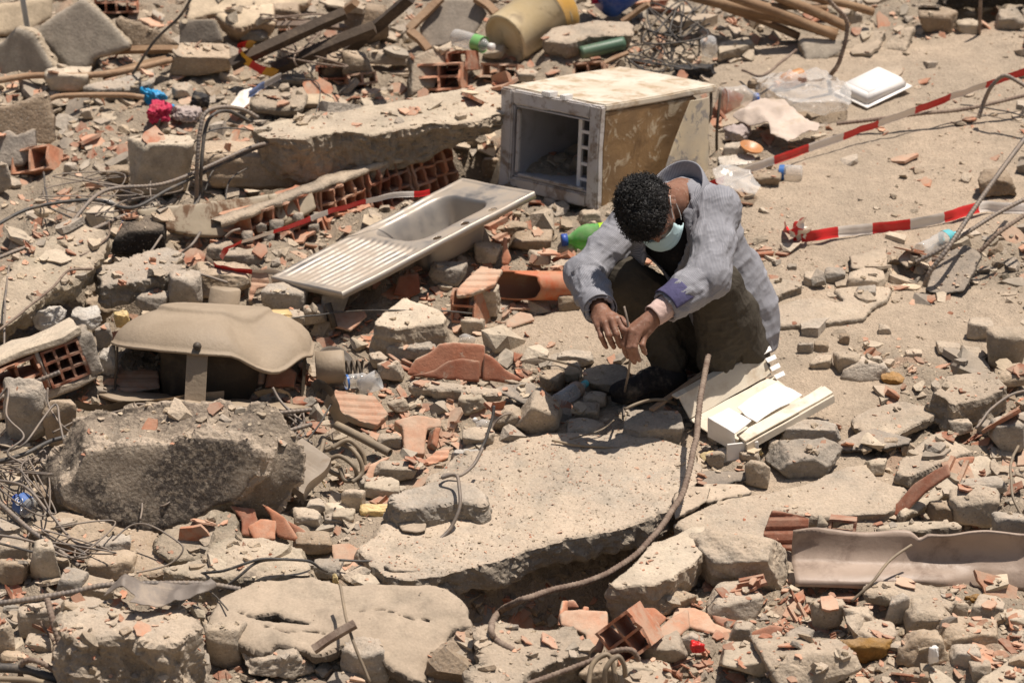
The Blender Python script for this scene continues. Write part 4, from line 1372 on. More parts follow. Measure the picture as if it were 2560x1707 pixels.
    (7, 1540, 320, 1740, 400, 'grey', 'grey gritty stone above the red roof shards', {}),
    (7, 2040, 350, 2190, 430, 'grey', 'shaded stone under the dented grey duct', {}),
    (7, 1950, 430, 2160, 540, 'tan', 'tan flat stone right of the red roof shards', {}),
    (7, 2150, 330, 2340, 470, 'pale', 'white plaster flake below the dented grey duct', dict(flat=.25)),
    (7, 2160, 450, 2340, 530, 'grey', 'grey speckled flake below the white plaster flake', dict(flat=.25)),
    (7, 100, 130, 400, 240, 'brown', 'rounded shaded stone left of the tar-black chunk', {}),
    (7, 260, 250, 440, 420, 'brown', 'shaded stone right of the bottle with blue label', {}),
]
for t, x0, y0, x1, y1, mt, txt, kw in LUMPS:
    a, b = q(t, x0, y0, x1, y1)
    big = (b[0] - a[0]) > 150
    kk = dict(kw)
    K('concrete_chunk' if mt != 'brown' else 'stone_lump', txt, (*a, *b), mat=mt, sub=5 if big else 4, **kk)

# ------------------------------------------------------------------ fridge
def euler_R(rx, ry, rz):
    return np.array((Matrix.Rotation(rz, 3, 'Z') @ Matrix.Rotation(ry, 3, 'Y') @ Matrix.Rotation(rx, 3, 'X')))


def rest_scale(P, dz=0.0):
    """move a fitted point along its own ray until it stands on the mound; returns the scale about the camera's ray"""
    k = 1.0
    for _ in range(60):
        p = CAM + k * (P - CAM)
        e = p[2] - dz - macro1(p[0], p[1])
        k += e * 0.15
    return k


def lbox(name, parent, Rm, org, b, mat, bev=0.004, noise=0.0, cuts=0, seed=3):
    V, F = box_geo(*b)
    V, F = bevel_mesh(V, F, bev, 2, cuts)
    if noise:
        V = V + noise * np.stack([fbm(V + 4.0 * k, 6, 3, seed + k) for k in range(3)], 1)
    V = V @ Rm.T + org
    return obj_world(name, V, F, M[mat], parent=parent, smooth=False)


FR = euler_R(0.0039, 0.0505, -0.732)
fo = np.array([-0.0347, 0.8026, 0.4196])
fd = np.array([0.4785, 0.6631, 0.3656])
k = rest_scale(fo + FR @ np.array([fd[0], 0, 0]), 0.012)
fo = CAM + k * (fo - CAM)
fd = fd * k
A, B, H = fd
fr = empty('refrigerator', fo, 'rusty stained small fridge lying open without its door, behind the man', 'refrigerator')
t = 0.028
lbox('side_panel', fr, FR, fo, (A - t, A, 0.012, B - .125, 0.0, H - 0.010), 'fridge_brown', 0.006, 0.006, 7)
lbox('compressor_bay', fr, FR, fo, (A - .16, A - .04, B - .095, B - .015, .012, H - .06), 'fan_dark', 0.01, 0.012, 5)
lbox('side_panel', fr, FR, fo, (0, t, 0.012, B, 0.0, H - 0.010), 'fridge_white', 0.006)
lbox('top_panel', fr, FR, fo, (-0.004, A + 0.004, 0.010, B + 0.004, H - 0.009, H + t * 0.6), 'fridge_white', 0.005, 0.005, 6)
lbox('bottom_panel', fr, FR, fo, (t + .001, A - t - .001, 0.012, B, 0.0, t), 'fridge_white', 0.004)
lbox('back_panel', fr, FR, fo, (t + .001, A - t - .001, B - 0.13, B - 0.10, t + .001, H - t), 'fridge_in', 0.002)
for nm, b in (('rim', (-0.006, 0.052, -0.022, 0.011, -0.006, H + 0.012)), ('rim', (A - 0.050, A + 0.008, -0.022, 0.011, -0.006, H + 0.012)),
              ('rim', (0.053, A - 0.051, -0.020, 0.010, H - 0.046, H + 0.011)), ('rim', (0.053, A - 0.051, -0.020, 0.010, -0.005, 0.047))):
    lbox(nm, fr, FR, fo, b, 'fridge_frame', 0.006, 0.008, 7)
for b in ((0.053, 0.06, -0.012, B - .135, 0.05, H - 0.05), (A - 0.058, A - 0.051, -0.008, B - .135, 0.05, H - 0.05),
          (0.061, A - 0.059, -0.008, B - .135, 0.048, 0.055), (0.061, A - 0.059, -0.008, B - .135, H - 0.055, H - 0.048)):
    lbox('liner', fr, FR, fo, b, 'fridge_in', 0.002, 0.002, 3)
lbox('gasket', fr, FR, fo, (0.075, 0.088, -0.02, 0.0, 0.07, H - 0.06), 'fridge_frame', 0.004, 0.004, 5)
lbox('gasket', fr, FR, fo, (0.09, A - 0.07, -0.022, -0.004, 0.058, 0.066), 'fridge_frame', 0.003, 0.003, 5)
rk = [box_geo(A * .71, A * .745, 0.03, 0.042, 0.055, H * .86)]
for zz in (0.13, 0.29, 0.46, 0.62, 0.78):
    rk.append(box_geo(A * .746, A * .90, 0.031, 0.041, H * zz + .03, H * zz + .042))
V, F = join(rk)
obj_world('wire_shelf', V @ FR.T + fo, F, M['whiteplastic'], parent=fr, smooth=False)
for i in range(8):
    lbox('hinge_tab', fr, FR, fo, (A * (.42 + .018 * i) + (.1 * A if i > 4 else 0), A * (.42 + .018 * i) + .006 + (.1 * A if i > 4 else 0), -0.03, 0.02, H + 0.0125, H + 0.032), 'whiteplastic', 0.001)
V, F = bevel_mesh(*box_geo(-0.16, 0.16, 0.0, 0.005, 0, H * 0.98), 0.001, 1, 6)
V[:, 0] *= 0.28 + 0.72 * (1 - V[:, 2] / H * 0.9)
V[:, 0] += 0.09 * V[:, 2] / H
V[:, 1] += 0.010 * np.sin(V[:, 0] * 20) + 0.12 * (V[:, 2] / H) * 0.2
W = np.stack([A + 0.075 - V[:, 2] * 0.10 + V[:, 1], B * 0.60 + V[:, 0], V[:, 2]], 1)
M['fridge_flap'] = plastic('flaking_patterned_panel', (0.60, 0.50, 0.34), (0.50, 0.43, 0.32), 0.5, 0.9, (0.26, 0.24, 0.22), scale=13, lo=0.52, hi=0.56)
obj_world('torn_panel', W @ FR.T + fo, F, M['fridge_flap'], parent=fr, smooth=False)
for i in range(5):
    rs = np.random.RandomState(i)
    pts = catmull([np.array([A * (.90 + .03 * i), B - .10 + .022 * i + .02 * rs.rand(), H * (1 - j / 4) - .02 * (j == 0)]) + rs.normal(0, .015, 3) for j in range(5)], 6)
    V, F = tube_geo(pts @ FR.T + fo, 0.006, 6)
    obj_world('back_tube', V, F, M['fan_dark'], parent=fr)
for i, (x, y, s, lab) in enumerate(((.33, .30, .075, 'dark round stone lying inside the open fridge'), (.84, .12, .06, 'brown stone at the front right inside the fridge'))):
    V, F = chunk_geo(70 + i, 4, (s * 1.3, s, s), 9, .05)
    p = fo + FR @ np.array([A * x + .06 * (i == 0), B * y, 0.056 + s * .45])
    obj('stone_lump', mesh_of('stone_lump', V, F, True, {'side': np.zeros(len(V))}), M['brown'], loc=p, label=lab, cat='stone')

# ------------------------------------------------------------------ stainless sink
SR = euler_R(-0.0207, -0.2723, 0.7136)
so_ = np.array([-0.8809, 0.314, 0.1681])
k = rest_scale(so_, 0.055)
so_ = CAM + k * (so_ - CAM)
L, Wd = 0.9495 * k, 0.4227 * k
nx, ny = 250, 116
X, Y = np.meshgrid(np.linspace(0, L, nx), np.linspace(0, Wd, ny), indexing='ij')
fx, fy = X / L, Y / Wd


def rrect(x, y, cx, cy, hx, hy, r):
    ax, ay = np.abs(x - cx) - hx + r, np.abs(y - cy) - hy + r
    return np.hypot(np.maximum(ax, 0), np.maximum(ay, 0)) + np.minimum(np.maximum(ax, ay), 0) - r


db = rrect(X, Y, L * .665, Wd * .43, L * .205, Wd * .34, 0.075)
Z = -0.145 * sstep(0.004, -0.055, db) - 0.004 * sstep(0.03, 0.0, db)
rib = rrect(X, Y, L * .225, Wd * .5, L * .185, Wd * .42, 0.03)
Z = Z + sstep(0.02, -0.01, rib) * (0.0032 * np.cos(2 * pi * Y / (Wd * .083)) - 0.004)
edge_d = np.minimum(np.minimum(X, L - X), np.minimum(Y, Wd - Y))
Z = Z + 0.004 * sstep(0.02, 0.008, edge_d)
Z = Z + 0.003 * fbm(np.stack([X.ravel(), Y.ravel(), X.ravel() * 0], 1), 5, 2, 3).reshape(X.shape)
V = np.stack([X, -Y, Z], -1).reshape(-1, 3)
I = np.arange(nx * ny).reshape(nx, ny)
cxs = [(L * .52, Wd * .90), (L * .665, Wd * .90), (L * .81, Wd * .90)]
Fl = []
for i in range(nx - 1):
    for j in range(ny - 1):
        xm, ym = X[i, j] + L / nx / 2, Y[i, j] + Wd / ny / 2
        if any((xm - a) ** 2 + (ym - b) ** 2 < 0.0165 ** 2 for a, b in cxs):
            continue
        Fl.append((I[i, j], I[i, j + 1], I[i + 1, j + 1], I[i + 1, j]))
bd = list(I[:, 0]) + list(I[-1, 1:]) + list(I[-2::-1, -1]) + list(I[0, -2:0:-1])
n0 = len(V)
sk = V[bd].copy()
sk[:, 2] -= 0.028
V = np.concatenate([V, sk])
for i in range(len(bd)):
    j = (i + 1) % len(bd)
    Fl.append((bd[i], bd[j], n0 + j, n0 + i))
sink = obj_world('kitchen_sink', V @ SR.T + so_, Fl, M['sink'], label='stainless steel kitchen sink with ribbed drainboard propped on broken blocks', cat='sink')
m = sink.modifiers.new('thickness', 'SOLIDIFY')
m.thickness = 0.0022
m.offset = -1

# ------------------------------------------------------------------ roof fan with mushroom cowl
fb = G(535, 1000)
fax = np.array([0.06, 0.17, 0.98])
fax /= np.linalg.norm(fax)
fan = empty('roof_fan', fb, 'dusty mushroom-shaped roof fan with dented cowl on the left', 'fan')
fc = plane_hit(533, 868, fb + np.array([0, .20, 0]), np.array([0, -1.0, 0]))
prof = [(0.0, .148), (.10, .147), (.165, .146), (.188, .142), (.196, .136), (.198, .130), (.205, .122), (.235, .112), (.27, .094), (.305, .070), (.332, .042), (.345, .016), (.349, .004), (.356, .002), (.358, -.003), (.355, -.008), (.348, -.006), (.343, 0.0), (.30, .055), (.2, .105), (0.0, .125)]
V, F = lathe_geo(prof, 72)
d = sstep(0.17, 0.0, np.hypot(V[:, 0] - .20, V[:, 1] + .23)) * 0.085
V[:, 2] -= d
V[:, 2] += 0.03 * sstep(.1, .35, V[:, 0]) - 0.035 * sstep(.2, .36, V[:, 0]) * (V[:, 1] < 0)
V = V + 0.0045 * np.stack([fbm(V + 7.0 * kk, 8, 4, 60 + kk, .6) for kk in range(3)], 1)
obj_world('cowl', orient(V, fax, fc), F, M['fan'], parent=fan)
for ang, wd in ((-165, .012), (-94, .036), (-14, .012)):
    a = radians(ang)
    c, s = cos(a), sin(a)
    V, F = box_geo(-wd, wd, -0.003, 0.003, -0.165, 0.012)
    V = bevel_mesh(V, F, 0.001, 1)
    W = V[0].copy()
    Wn = np.stack([.338 * c - W[:, 0] * s + W[:, 1] * c, .338 * s + W[:, 0] * c + W[:, 1] * s, W[:, 2]], 1)
    obj_world('bracket', orient(Wn, fax, fc), V[1], M['fan'] if wd > .02 else M['fan_dark'], parent=fan, smooth=False)
V, F = lathe_geo([(.0, -.17), (.178, -.17), (.182, -.05), (.184, -.045), (.19, -.03), (.27, .02), (.26, .03), (.0, .0)], 40)
obj_world('drum', orient(V, fax, fc), F, M['fan_dark'], parent=fan)  # dark colour of drum and cone stands in for shade under the cowl
V, F = lathe_geo([(.0, -.17), (.25, -.165), (.33, -.168), (.40, -.176), (.405, -.18), (.40, -.186), (.0, -.19)], 48, 0.012, 9)
obj_world('base_flange', orient(V, fax, fc), F, M['fan'], parent=fan)
V, F = lathe_geo([(0, .014), (.012, .012), (.015, .004), (.015, -.004), (0, -.004)], 10)
obj_world('bolt', orient(V, (0, -1, .3), orient(np.array([[.352 * cos(radians(-94)), .352 * sin(radians(-94)), .022]]), fax, fc)[0]), F, M['fan_dark'], parent=fan)
for a0, col in ((20, 'fan'), (70, 'fan')):
    pass

# parts of a motor right of the fan
mp = G(820, 940)
mot = empty('electric_motor', mp, 'dusty dismantled motor with round plate and coil spring right of the fan', 'motor')
c0 = G(838, 905, .07)
V, F = lathe_geo([(0, .004), (.012, .004), (.013, .012), (.02, .012), (.021, .003), (.055, .002), (.06, .007), (.066, .007), (.068, -.006), (.06, -.012), (0, -.012)], 32, .001, 4)
obj_world('end_plate', orient(V, (.35, -.55, .75), c0), F, M['fan_dark'], parent=mot)
V, F = lathe_geo([(0, .10), (.055, .10), (.058, .09), (.058, 0), (0, 0)], 24)
obj_world('housing', orient(V, (1, .1, .05), G(790, 920, .055)), F, M['fan'], parent=mot)
th = np.linspace(0, 2 * pi * 6, 120)
V, F = tube_geo(orient(np.stack([.030 * np.cos(th), .030 * np.sin(th), th * .0030], 1), (1, .1, .02), G(828, 926, .045)), .005, 6)
obj_world('coil_spring', V, F, M['fan_dark'], parent=mot)
V, F = lathe_geo([(0, .09), (.012, .09), (.012, 0), (0, 0)], 10)
obj_world('bolt', orient(V, (-.25, .1, 1), G(836, 818, .0)), F, M['fan_dark'], parent=mot)
V, F = lathe_geo([(0, .105), (.05, .105), (.056, .10), (.058, .012), (.062, 0), (.056, .0), (.05, .09), (0, .09)], 28, .004, 2)
obj_world('tin_drum', orient(V, (.12, .1, 1), G(556, 792, .03)), F, M['fan'], label='dusty open-bottomed tin drum standing behind the fan cowl', cat='tin')
V, F = bevel_mesh(*box_geo(-.05, .05, -.03, .03, 0, .055), .006, 2, 2)
V += .004 * np.stack([fbm(V + 3 * kk, 20, 2, kk) for kk in range(3)], 1)
M['yellowtin'] = plastic('faded_yellow_tin', (.62, .44, .20), (.58, .42, .22), .45, .4)
obj_world('yellow_tin', orient(V, (.1, -.2, 1), G(695, 815, .0), .3), F, M['yellowtin'], label='small faded yellow tin behind the right rim of the fan cowl', cat='tin')

# ------------------------------------------------------------------ orange drain pipe
pa, pb = G(1218, 712, .058), G(1500, 716, .058)
pd = pb - pa
Lp = np.linalg.norm(pd)
e1, e2, ez = frame_from_normal(pd, (0, 0, 1.0))
tocam = CAM - pa
seg, nz = 48, 22
V = []
for wall, rr in ((0, .054), (1, .049)):
    for j in range(nz + 1):
        for i in range(seg):
            a = 2 * pi * i / seg
            dirv = e1 * cos(a) + e2 * sin(a)
            ca = np.dot(dirv, tocam) / np.linalg.norm(tocam)
            s0 = 0.19 * sstep(-0.9, 0.75, ca) - 0.09 * math.exp(-((cos(a) - .93) / .10) ** 2) * (ca > -.2) + .006 * math.sin(5 * a)
            zz = s0 + (Lp - s0) * j / nz
            V.append(pa + ez * zz + dirv * rr)
V = np.array(V)
F = []
off = (nz + 1) * seg
for j in range(nz):
    for i in range(seg):
        ii = (i + 1) % seg
        F.append((j * seg + i, j * seg + ii, (j + 1) * seg + ii, (j + 1) * seg + i))
F2 = [(off + j * seg + i, off + (j + 1) * seg + i, off + (j + 1) * seg + (i + 1) % seg, off + j * seg + (i + 1) % seg) for j in range(nz) for i in range(seg)]
Fr = [(i, off + i, off + (i + 1) % seg, (i + 1) % seg) for i in range(seg)]
pipe = obj_world('drain_pipe', V, F + Fr, M['orange_pipe'], label='orange plastic drain pipe with a torn open end, left of the man', cat='pipe')
obj_world('bore', V, F2, M['orange_in'], parent=pipe)

# ------------------------------------------------------------------ bucket, board, barrel at the back
bb = G(1300, 146)
bax = np.array([.20, .20, .10])
bax /= np.linalg.norm(bax)
bc = plane_hit(1262, 100, bb + np.array([0, .06, 0]), np.array([0, -1.0, 0]))
V, F = lathe_geo([(0, .006), (.035, .006), (.04, .010), (.095, .010), (.10, 0), (.112, 0), (.116, .006), (.128, .24), (.136, .242), (.136, .25), (.129, .252), (.130, .27), (.137, .272), (.137, .28), (.131, .31), (.136, .315), (.136, .325), (.124, .325), (.112, .02), (0, .02)], 48, .004, 5)
bk = obj_world('plastic_bucket', orient(V, bax, bc), F, M['bucket'], label='dirty cream plastic bucket lying on its side at the top', cat='bucket')
V, F = lathe_geo([(.1375, .243), (.1385, .262), (.139, .290), (.1375, .322), (.131, .326)], 48)
obj_world('rim_band', orient(V, bax, bc), F, M['bucket_rim'], parent=bk)
P = np.array([bc + np.array([-.05, -.03, .02]), bc + np.array([-.09, -.05, .03]), bc + np.array([-.14, -.04, .035])])
V, F = lathe_geo([(0, 0), (.09, 0), (.10, .02), (.105, .2), (.09, .22), (0, .22)], 32, .004, 8)
obj_world('blue_barrel', orient(V, (.6, .3, .4), G(1500, 0, .10)), F, M['blue'], label='blue plastic barrel half hidden behind the bucket', cat='barrel')
bd_ = S('framed_board', 'grey board with a broken wooden frame leaning behind the rubble, top centre', q(2, 540, 200, 690, -10, 930, -10, 1010, 90, 900, 262, 700, 312, 600, 335), (1085, 122), 0, .014, 58, -95, 'plaster_grey', h=.010, edge=.004, rough=.003, cat='board', rnd=.002)


def beam(name, label, a, b, r, mat, cat='timber', parent=None, group=None, seg=4, ends=True):
    P = catmull([np.asarray(a), (np.asarray(a) + b) / 2 + .004, np.asarray(b)], 6)
    V, F = tube_geo(P, r, seg)
    V = V + .004 * np.stack([fbm(V + 3.0 * kk, 12, 3, hash_s(label or name) + kk) for kk in range(3)], 1)
    return obj_world(name, V, F, M[mat], smooth=seg > 4, label=label, cat=cat, parent=parent, group=group)


for c in ((470, 205, 695, -15), (470, 210, 610, 345), (925, -15, 1065, 95)):
    (u0, v0), (u1, v1) = q(2, *c)
    n = nrm(58, -95)
    p0 = G(1085, 122) + np.array([0, -.02, .02])
    a, b = plane_hit(u0, v0, p0, n), plane_hit(u1, v1, p0, n)
    beam('batten', '', a, b, .022, 'wood', parent=bd_, cat=None)

TIM = [
    (q(1, 1580, 445, 2360, 90), .10, .30, .028, 'darkwood', 'long dark timber slanting up to the top edge, first of the charred pair'),
    (q(1, 1870, 480, 2560, 190), .06, .26, .030, 'darkwood', 'long dark timber slanting behind the yellow and red strip, second of the charred pair'),
    (q(1, 1900, 170, 2360, 190), .12, .16, .016, 'rust', 'thin rusty bar lying level across the charred timbers'),
    (q(2, -60, 150, 110, 20), .12, .3, .02, 'wood', 'short brown timber at the head of the charred pair'),
    (q(2, 60, 350, 490, -20), .05, .45, .03, 'darkwood', 'steep dark timber left of the framed board'),
    (q(1, 720, 350, 1300, 345), .06, .07, .018, 'bamboo', 'straw-coloured timber lying level above the long grey slab'),
    (q(1, 700, 520, 1140, 410), .04, .07, .018, 'bamboo', 'brown timber lying slantwise below the level one'),
    (q(2, 1930, 150, 2110, 30), .05, .14, .014, 'wood', 'short brown stick in the wire tangle'),
    (q(2, 1690, 490, 1970, 360), .02, .07, .010, 'wood', 'thin pale stick below the green tube'),
]
for (a, b), ha, hb, r, mt, lab in TIM:
    beam('timber_balk' if r > .015 else 'wooden_stick', lab, G(*a, ha), G(*b, hb), r, mt)
POLES = [((60, -30), (1075, 235), .20, .05, .024), ((330, -30), (1065, 250), .26, .07, .022), ((440, 75), (1000, 225), .13, .04, .020), ((290, 45), (810, 250), .10, .03, .018),
         ((640, -30), (1150, 195), .25, .09, .022), ((860, -25), (1320, 85), .22, .12, .018), ((520, 50), (1000, 60), .2, .16, .015)]
ORD = ['lowest', 'second', 'third', 'leftmost', 'thickest upper', 'topmost', 'thin crossing']
for i, (a, b, ha, hb, r) in enumerate(POLES):
    A_, B_ = q(3, *a)[0], q(3, *b)[0]
    beam('timber_pole', f'{ORD[i]} pole in the bundle of brown timber poles, top right', G(*A_, ha), G(*B_, hb), r, 'bamboo', seg=9, group='bundle of timber poles')
K('dark_void_fill', 'black charred mass in the hollow at the top right edge', (2350, -60, 2600, 30), 'bitumen_and_void', cat='filler', amp=.12)  # black lump added to darken the hollow, where there is only shade
R('iron_post', 'thin rusty iron post standing in the dark hollow, top right', [(2448, 85, .0), (2450, 40, .1), (2452, -20, .22)], .008, 'rust', 'post')

# ------------------------------------------------------------------ bottles and small plastic things
def bottle(label, a, b, r, mat='clear', cap='whiteplastic', band=None, ha=None, hb=None, wob=.004, name='plastic_bottle', bandpos=(.45, .72)):
    A_, B_ = G(*a, ha if ha is not None else r), G(*b, hb if hb is not None else r * .8)
    d = B_ - A_
    L = np.linalg.norm(d)
    pr = [(0, .012 * 0), (r * .8, 0), (r * .97, r * .15), (r, r * .4)]
    for i in range(6):
        z = .12 + .40 * i / 5
        pr += [(r, L * z), (r * .965, L * (z + .035))]
    pr += [(r, L * .60), (r * .98, L * .66), (r * .85, L * .76), (r * .55, L * .86), (r * .36, L * .92), (r * .36, L * .985), (0, L * .985)]
    V, F = lathe_geo(pr, 24, wob, hash_s(label))
    o = obj_world(name, orient(V, d, A_), F, M[mat], label=label, cat='bottle')
    if cap:
        V, F = lathe_geo([(0, L * .955), (r * .46, L * .955), (r * .46, L * 1.05), (r * .40, L * 1.06), (0, L * 1.06)], 18)
        obj_world('cap', orient(V, d, A_), F, M[cap], parent=o)
    if band:
        V, F = lathe_geo([(r * 1.012, L * bandpos[0]), (r * 1.014, L * (bandpos[0] + bandpos[1]) / 2), (r * 1.012, L * bandpos[1])], 24, wob, hash_s(label))
        obj_world('label_band', orient(V, d, A_), F, M[band], parent=o)
    return o, A_, d, L


bottle('green plastic soda bottle with blue cap behind the orange pipe', (1560, 585), (1412, 600), .052, 'green_clear', 'blue', 'lime', bandpos=(.18, .42))
bottle('clear water bottle with teal cap left of the shoe', (1392, 1005), (1462, 960), .029, 'clear', 'teal', 'label_brown', bandpos=(.60, .74))
bottle('clear bottle with white cap lying by the motor spring', (862, 955), (930, 945), .026, 'clear', 'whiteplastic', 'label_blue', bandpos=(.02, .10))
V, F = lathe_geo([(0, 0), (.028, 0), (.034, .05), (.036, .075), (.033, .075), (.026, .004), (0, .004)], 24, .004, 7)
obj_world('plastic_cup', orient(V, (.9, -.1, .4), G(898, 968, .03)), F, M['clear'], label='clear plastic cup lying below the bottle by the motor', cat='cup')
o, a_, d_, L_ = bottle('water bottle with blue label half buried under wires at the left edge', (80, 1275), (38, 1246), .034, 'clear', 'blue', 'label_blue', bandpos=(.28, .72), hb=.05)
# the printed swirl on that label
ed = d_ / L_
cen = a_ + ed * L_ * .5
tc = (CAM - cen) / np.linalg.norm(CAM - cen)
tc = tc - np.dot(tc, ed) * ed
tc /= np.linalg.norm(tc)
sd = np.cross(ed, tc)
th = np.linspace(.6, 2 * pi - .2, 22)


def onlab(x, y):
    ang = x / .0352
    return cen + ed * y + (tc * cos(ang) + sd * sin(ang)) * .0360


for r0, c in ((.013, (0, 0)), (.006, (.001, .0))):
    P = np.array([onlab(c[0] + r0 * cos(a), c[1] + r0 * sin(a)) for a in th])
    V, F = tube_geo(P, .0018, 5)
    obj_world('printed_mark', V, F, M['label_white'], parent=o)
bottle('clear bottle standing upside down by the pale kerb block, upper right', (1770, 100), (1778, 142), .034, 'clear', None, None, ha=.10, hb=.01)
bottle('clear bottle with blue band lying on the slope behind the man', (2005, 432), (1936, 430), .030, 'clear', None, 'label_blue', bandpos=(.62, .80))
bottle('crumpled clear bottle with teal label under the bent bars, right', (2300, 625), (2385, 588), .028, 'clear', 'teal', 'teal', wob=.010, bandpos=(.68, .88))
bottle('big crumpled clear jug beside the plastic bag', (1800, 250), (1890, 248), .055, 'clear_bag', 'blue', None, wob=.02)
bottle('clear bottle with green label on the rubble left of the bucket', (1136, 92), (1228, 118), .036, 'clear', 'whiteplastic', 'greenprint', ha=.10, hb=.11, bandpos=(.55, .8))
bottle('amber brown plastic bottle on the slope behind the bag', (2008, 188), (1942, 212), .034, 'amberbottle', 'amberbottle', None)
bottle('tiny clear bottle end poking out above the big red shards', (1180, 855), (1150, 842), .022, 'clear', None, None)
bottle('squashed clear bottle scrap with white cap, centre rubble', (1225, 1070), (1188, 1050), .020, 'clear', 'whiteplastic', None, wob=.012)
bottle('clear bottle scrap in shade above the fan', (240, 505), (290, 512), .018, 'clear', None, None)


def blob(name, label, box, mat, cat, seed, amp=.16, flat=None, sub=5, depth=.8, lift=0.0):
    return K(name, label, box, mat, depth, seed, 0, amp, sub, .4, cat, flat=flat, lift=lift)


def fold(amp, f, s):
    return lambda x, y: amp * (fbm(np.stack([x, y, x * 0 + s], 1), f, 3, int(s), ridge=True) * .6 + .6 * fbm(np.stack([x, y, x * 0 + s], 1), f * .6, 2, int(s) + 5))


def cloth(name, label, outline, anchor, mat, cat, amp=.03, f=7, lift=.03, theta=18, phi=-90, seed=1, h=.008, thick=.006):
    return S(name, label, outline, anchor, lift, thick, theta, phi, mat, h=h, rough=0, top=0, edge=.012, seed=seed, cat=cat, sag=fold(amp, f, seed), rnd=.002)


blob('plastic_bag', 'milky clear plastic bag spread on the slope below the foam tray', (*q(3, 520, 595)[0], *q(3, 1210, 870)[0]), 'clear_bag', 'bag', 12, .10, flat=.22, depth=1.1)
cloth('rag_cloth', 'crumpled dirty pinkish rag beside the plastic bag', q(3, 360, 800, 480, 740, 700, 730, 800, 800, 950, 870, 940, 930, 820, 960, 740, 1000, 620, 960, 600, 880, 480, 850), (2000, 360), 'rag', 'cloth', .05, 6, .05, seed=3)
cloth('rag_cloth', 'small dusty rag scrap under the crumpled jug', q(3, 340, 720, 440, 690, 640, 680, 690, 720, 500, 760, 400, 780), (1860, 275), 'rag', 'cloth', .03, 9, .03, seed=5)
blob('plastic_wrapper', 'purple and green shiny wrapper left of the dirty rag', (*q(3, 290, 870)[0], *q(3, 480, 975)[0]), 'lilac', 'wrapper', 15, .2, sub=4)
V, F = lathe_geo([(0, 0), (.03, .004), (.044, .014), (.048, .022), (.045, .022), (.03, .008), (0, .006)], 32)
obj_world('dish', orient(V, (.25, -.3, .9), G(1875, 378, .035)), F, M['amberbottle'], label='small brown dish tilted against the grey stone', cat='dish')
cloth('plastic_sheet', 'wrinkled beige plastic bag under the red and white tape end', q(3, 220, 1180, 330, 1140, 480, 1180, 560, 1280, 520, 1330, 400, 1300, 260, 1270), (1840, 475), 'clear_bag', 'bag', .04, 8, .05, seed=7)
blob('shoe_sole', 'white flat foam pad behind the man, left of the blue-banded bottle', (*q(3, 240, 1100)[0], *q(3, 500, 1165)[0]), 'whitefoam', 'foam', 22, .04, flat=.15, sub=4)
blob('cloth_bundle', 'black crumpled cloth bundle left of the fridge back, upper right', (*q(3, -40, 440)[0], *q(3, 255, 560)[0]), 'blackcloth', 'cloth', 23, .16)
blob('plastic_bag', 'bright blue crumpled bag on the rubble, upper left', (*q(1, 955, 615)[0], *q(1, 1145, 735)[0]), 'bluebag', 'bag', 24, .2)
blob('plastic_bag', 'bright blue torn bag scrap beside the raspberry cloth', (*q(1, 1130, 710)[0], *q(1, 1200, 760)[0]), 'bluebag', 'bag', 34, .2, sub=4)
blob('cloth_bundle', 'raspberry red crumpled cloth below the blue bag', (*q(1, 995, 705)[0], *q(1, 1165, 865)[0]), 'redbag', 'cloth', 25, .2)
blob('cloth_bundle', 'greyish lilac cloth right of the raspberry cloth', (*q(1, 1165, 725)[0], *q(1, 1385, 850)[0]), 'lilac', 'cloth', 26, .2)
blob('cloth_bundle', 'dark grey cloth above the lilac cloth', (*q(1, 1300, 640)[0], *q(1, 1440, 745)[0]), 'blackcloth', 'cloth', 27, .18)
blob('cloth_bundle', 'small raspberry cloth on the slab right of the bucket', (*q(2, 1720, 85)[0], *q(2, 1875, 150)[0]), 'redbag', 'cloth', 28, .2, lift=.08)
blob('plastic_scrap', 'small blue plastic scrap below the cables, left', (*q(1, 815, 1505)[0], *q(4, 910, 25)[0]), 'blue', 'plastic', 29, .15, sub=4)
blob('plastic_scrap', 'small red plastic scrap under the sink edge', (*q(5, 300, 300)[0], *q(5, 385, 352)[0]), 'redtape', 'plastic', 30, .2, sub=4, lift=.06)
blob('plastic_scrap', 'bright red plastic scrap at the bottom edge', (*q(9, 65, 1380)[0], *q(9, 160, 1450)[0]), 'redtape', 'plastic', 31, .2, sub=4, lift=.04)
blob('plastic_scrap', 'thin white plastic splinter at the bottom right', (*q(9, 1655, 1440)[0], *q(9, 1725, 1568)[0]), 'whiteplastic', 'plastic', 32, .1, sub=4, lift=.06)
cloth('plastic_strip', 'blue and white plastic strip lying over stones, upper left', q(1, 1560, 740, 1640, 640, 1720, 610, 1700, 720, 1640, 780), (600, 280), 'whitetape', 'plastic', .02, 9, .05, 40, -80, seed=9)
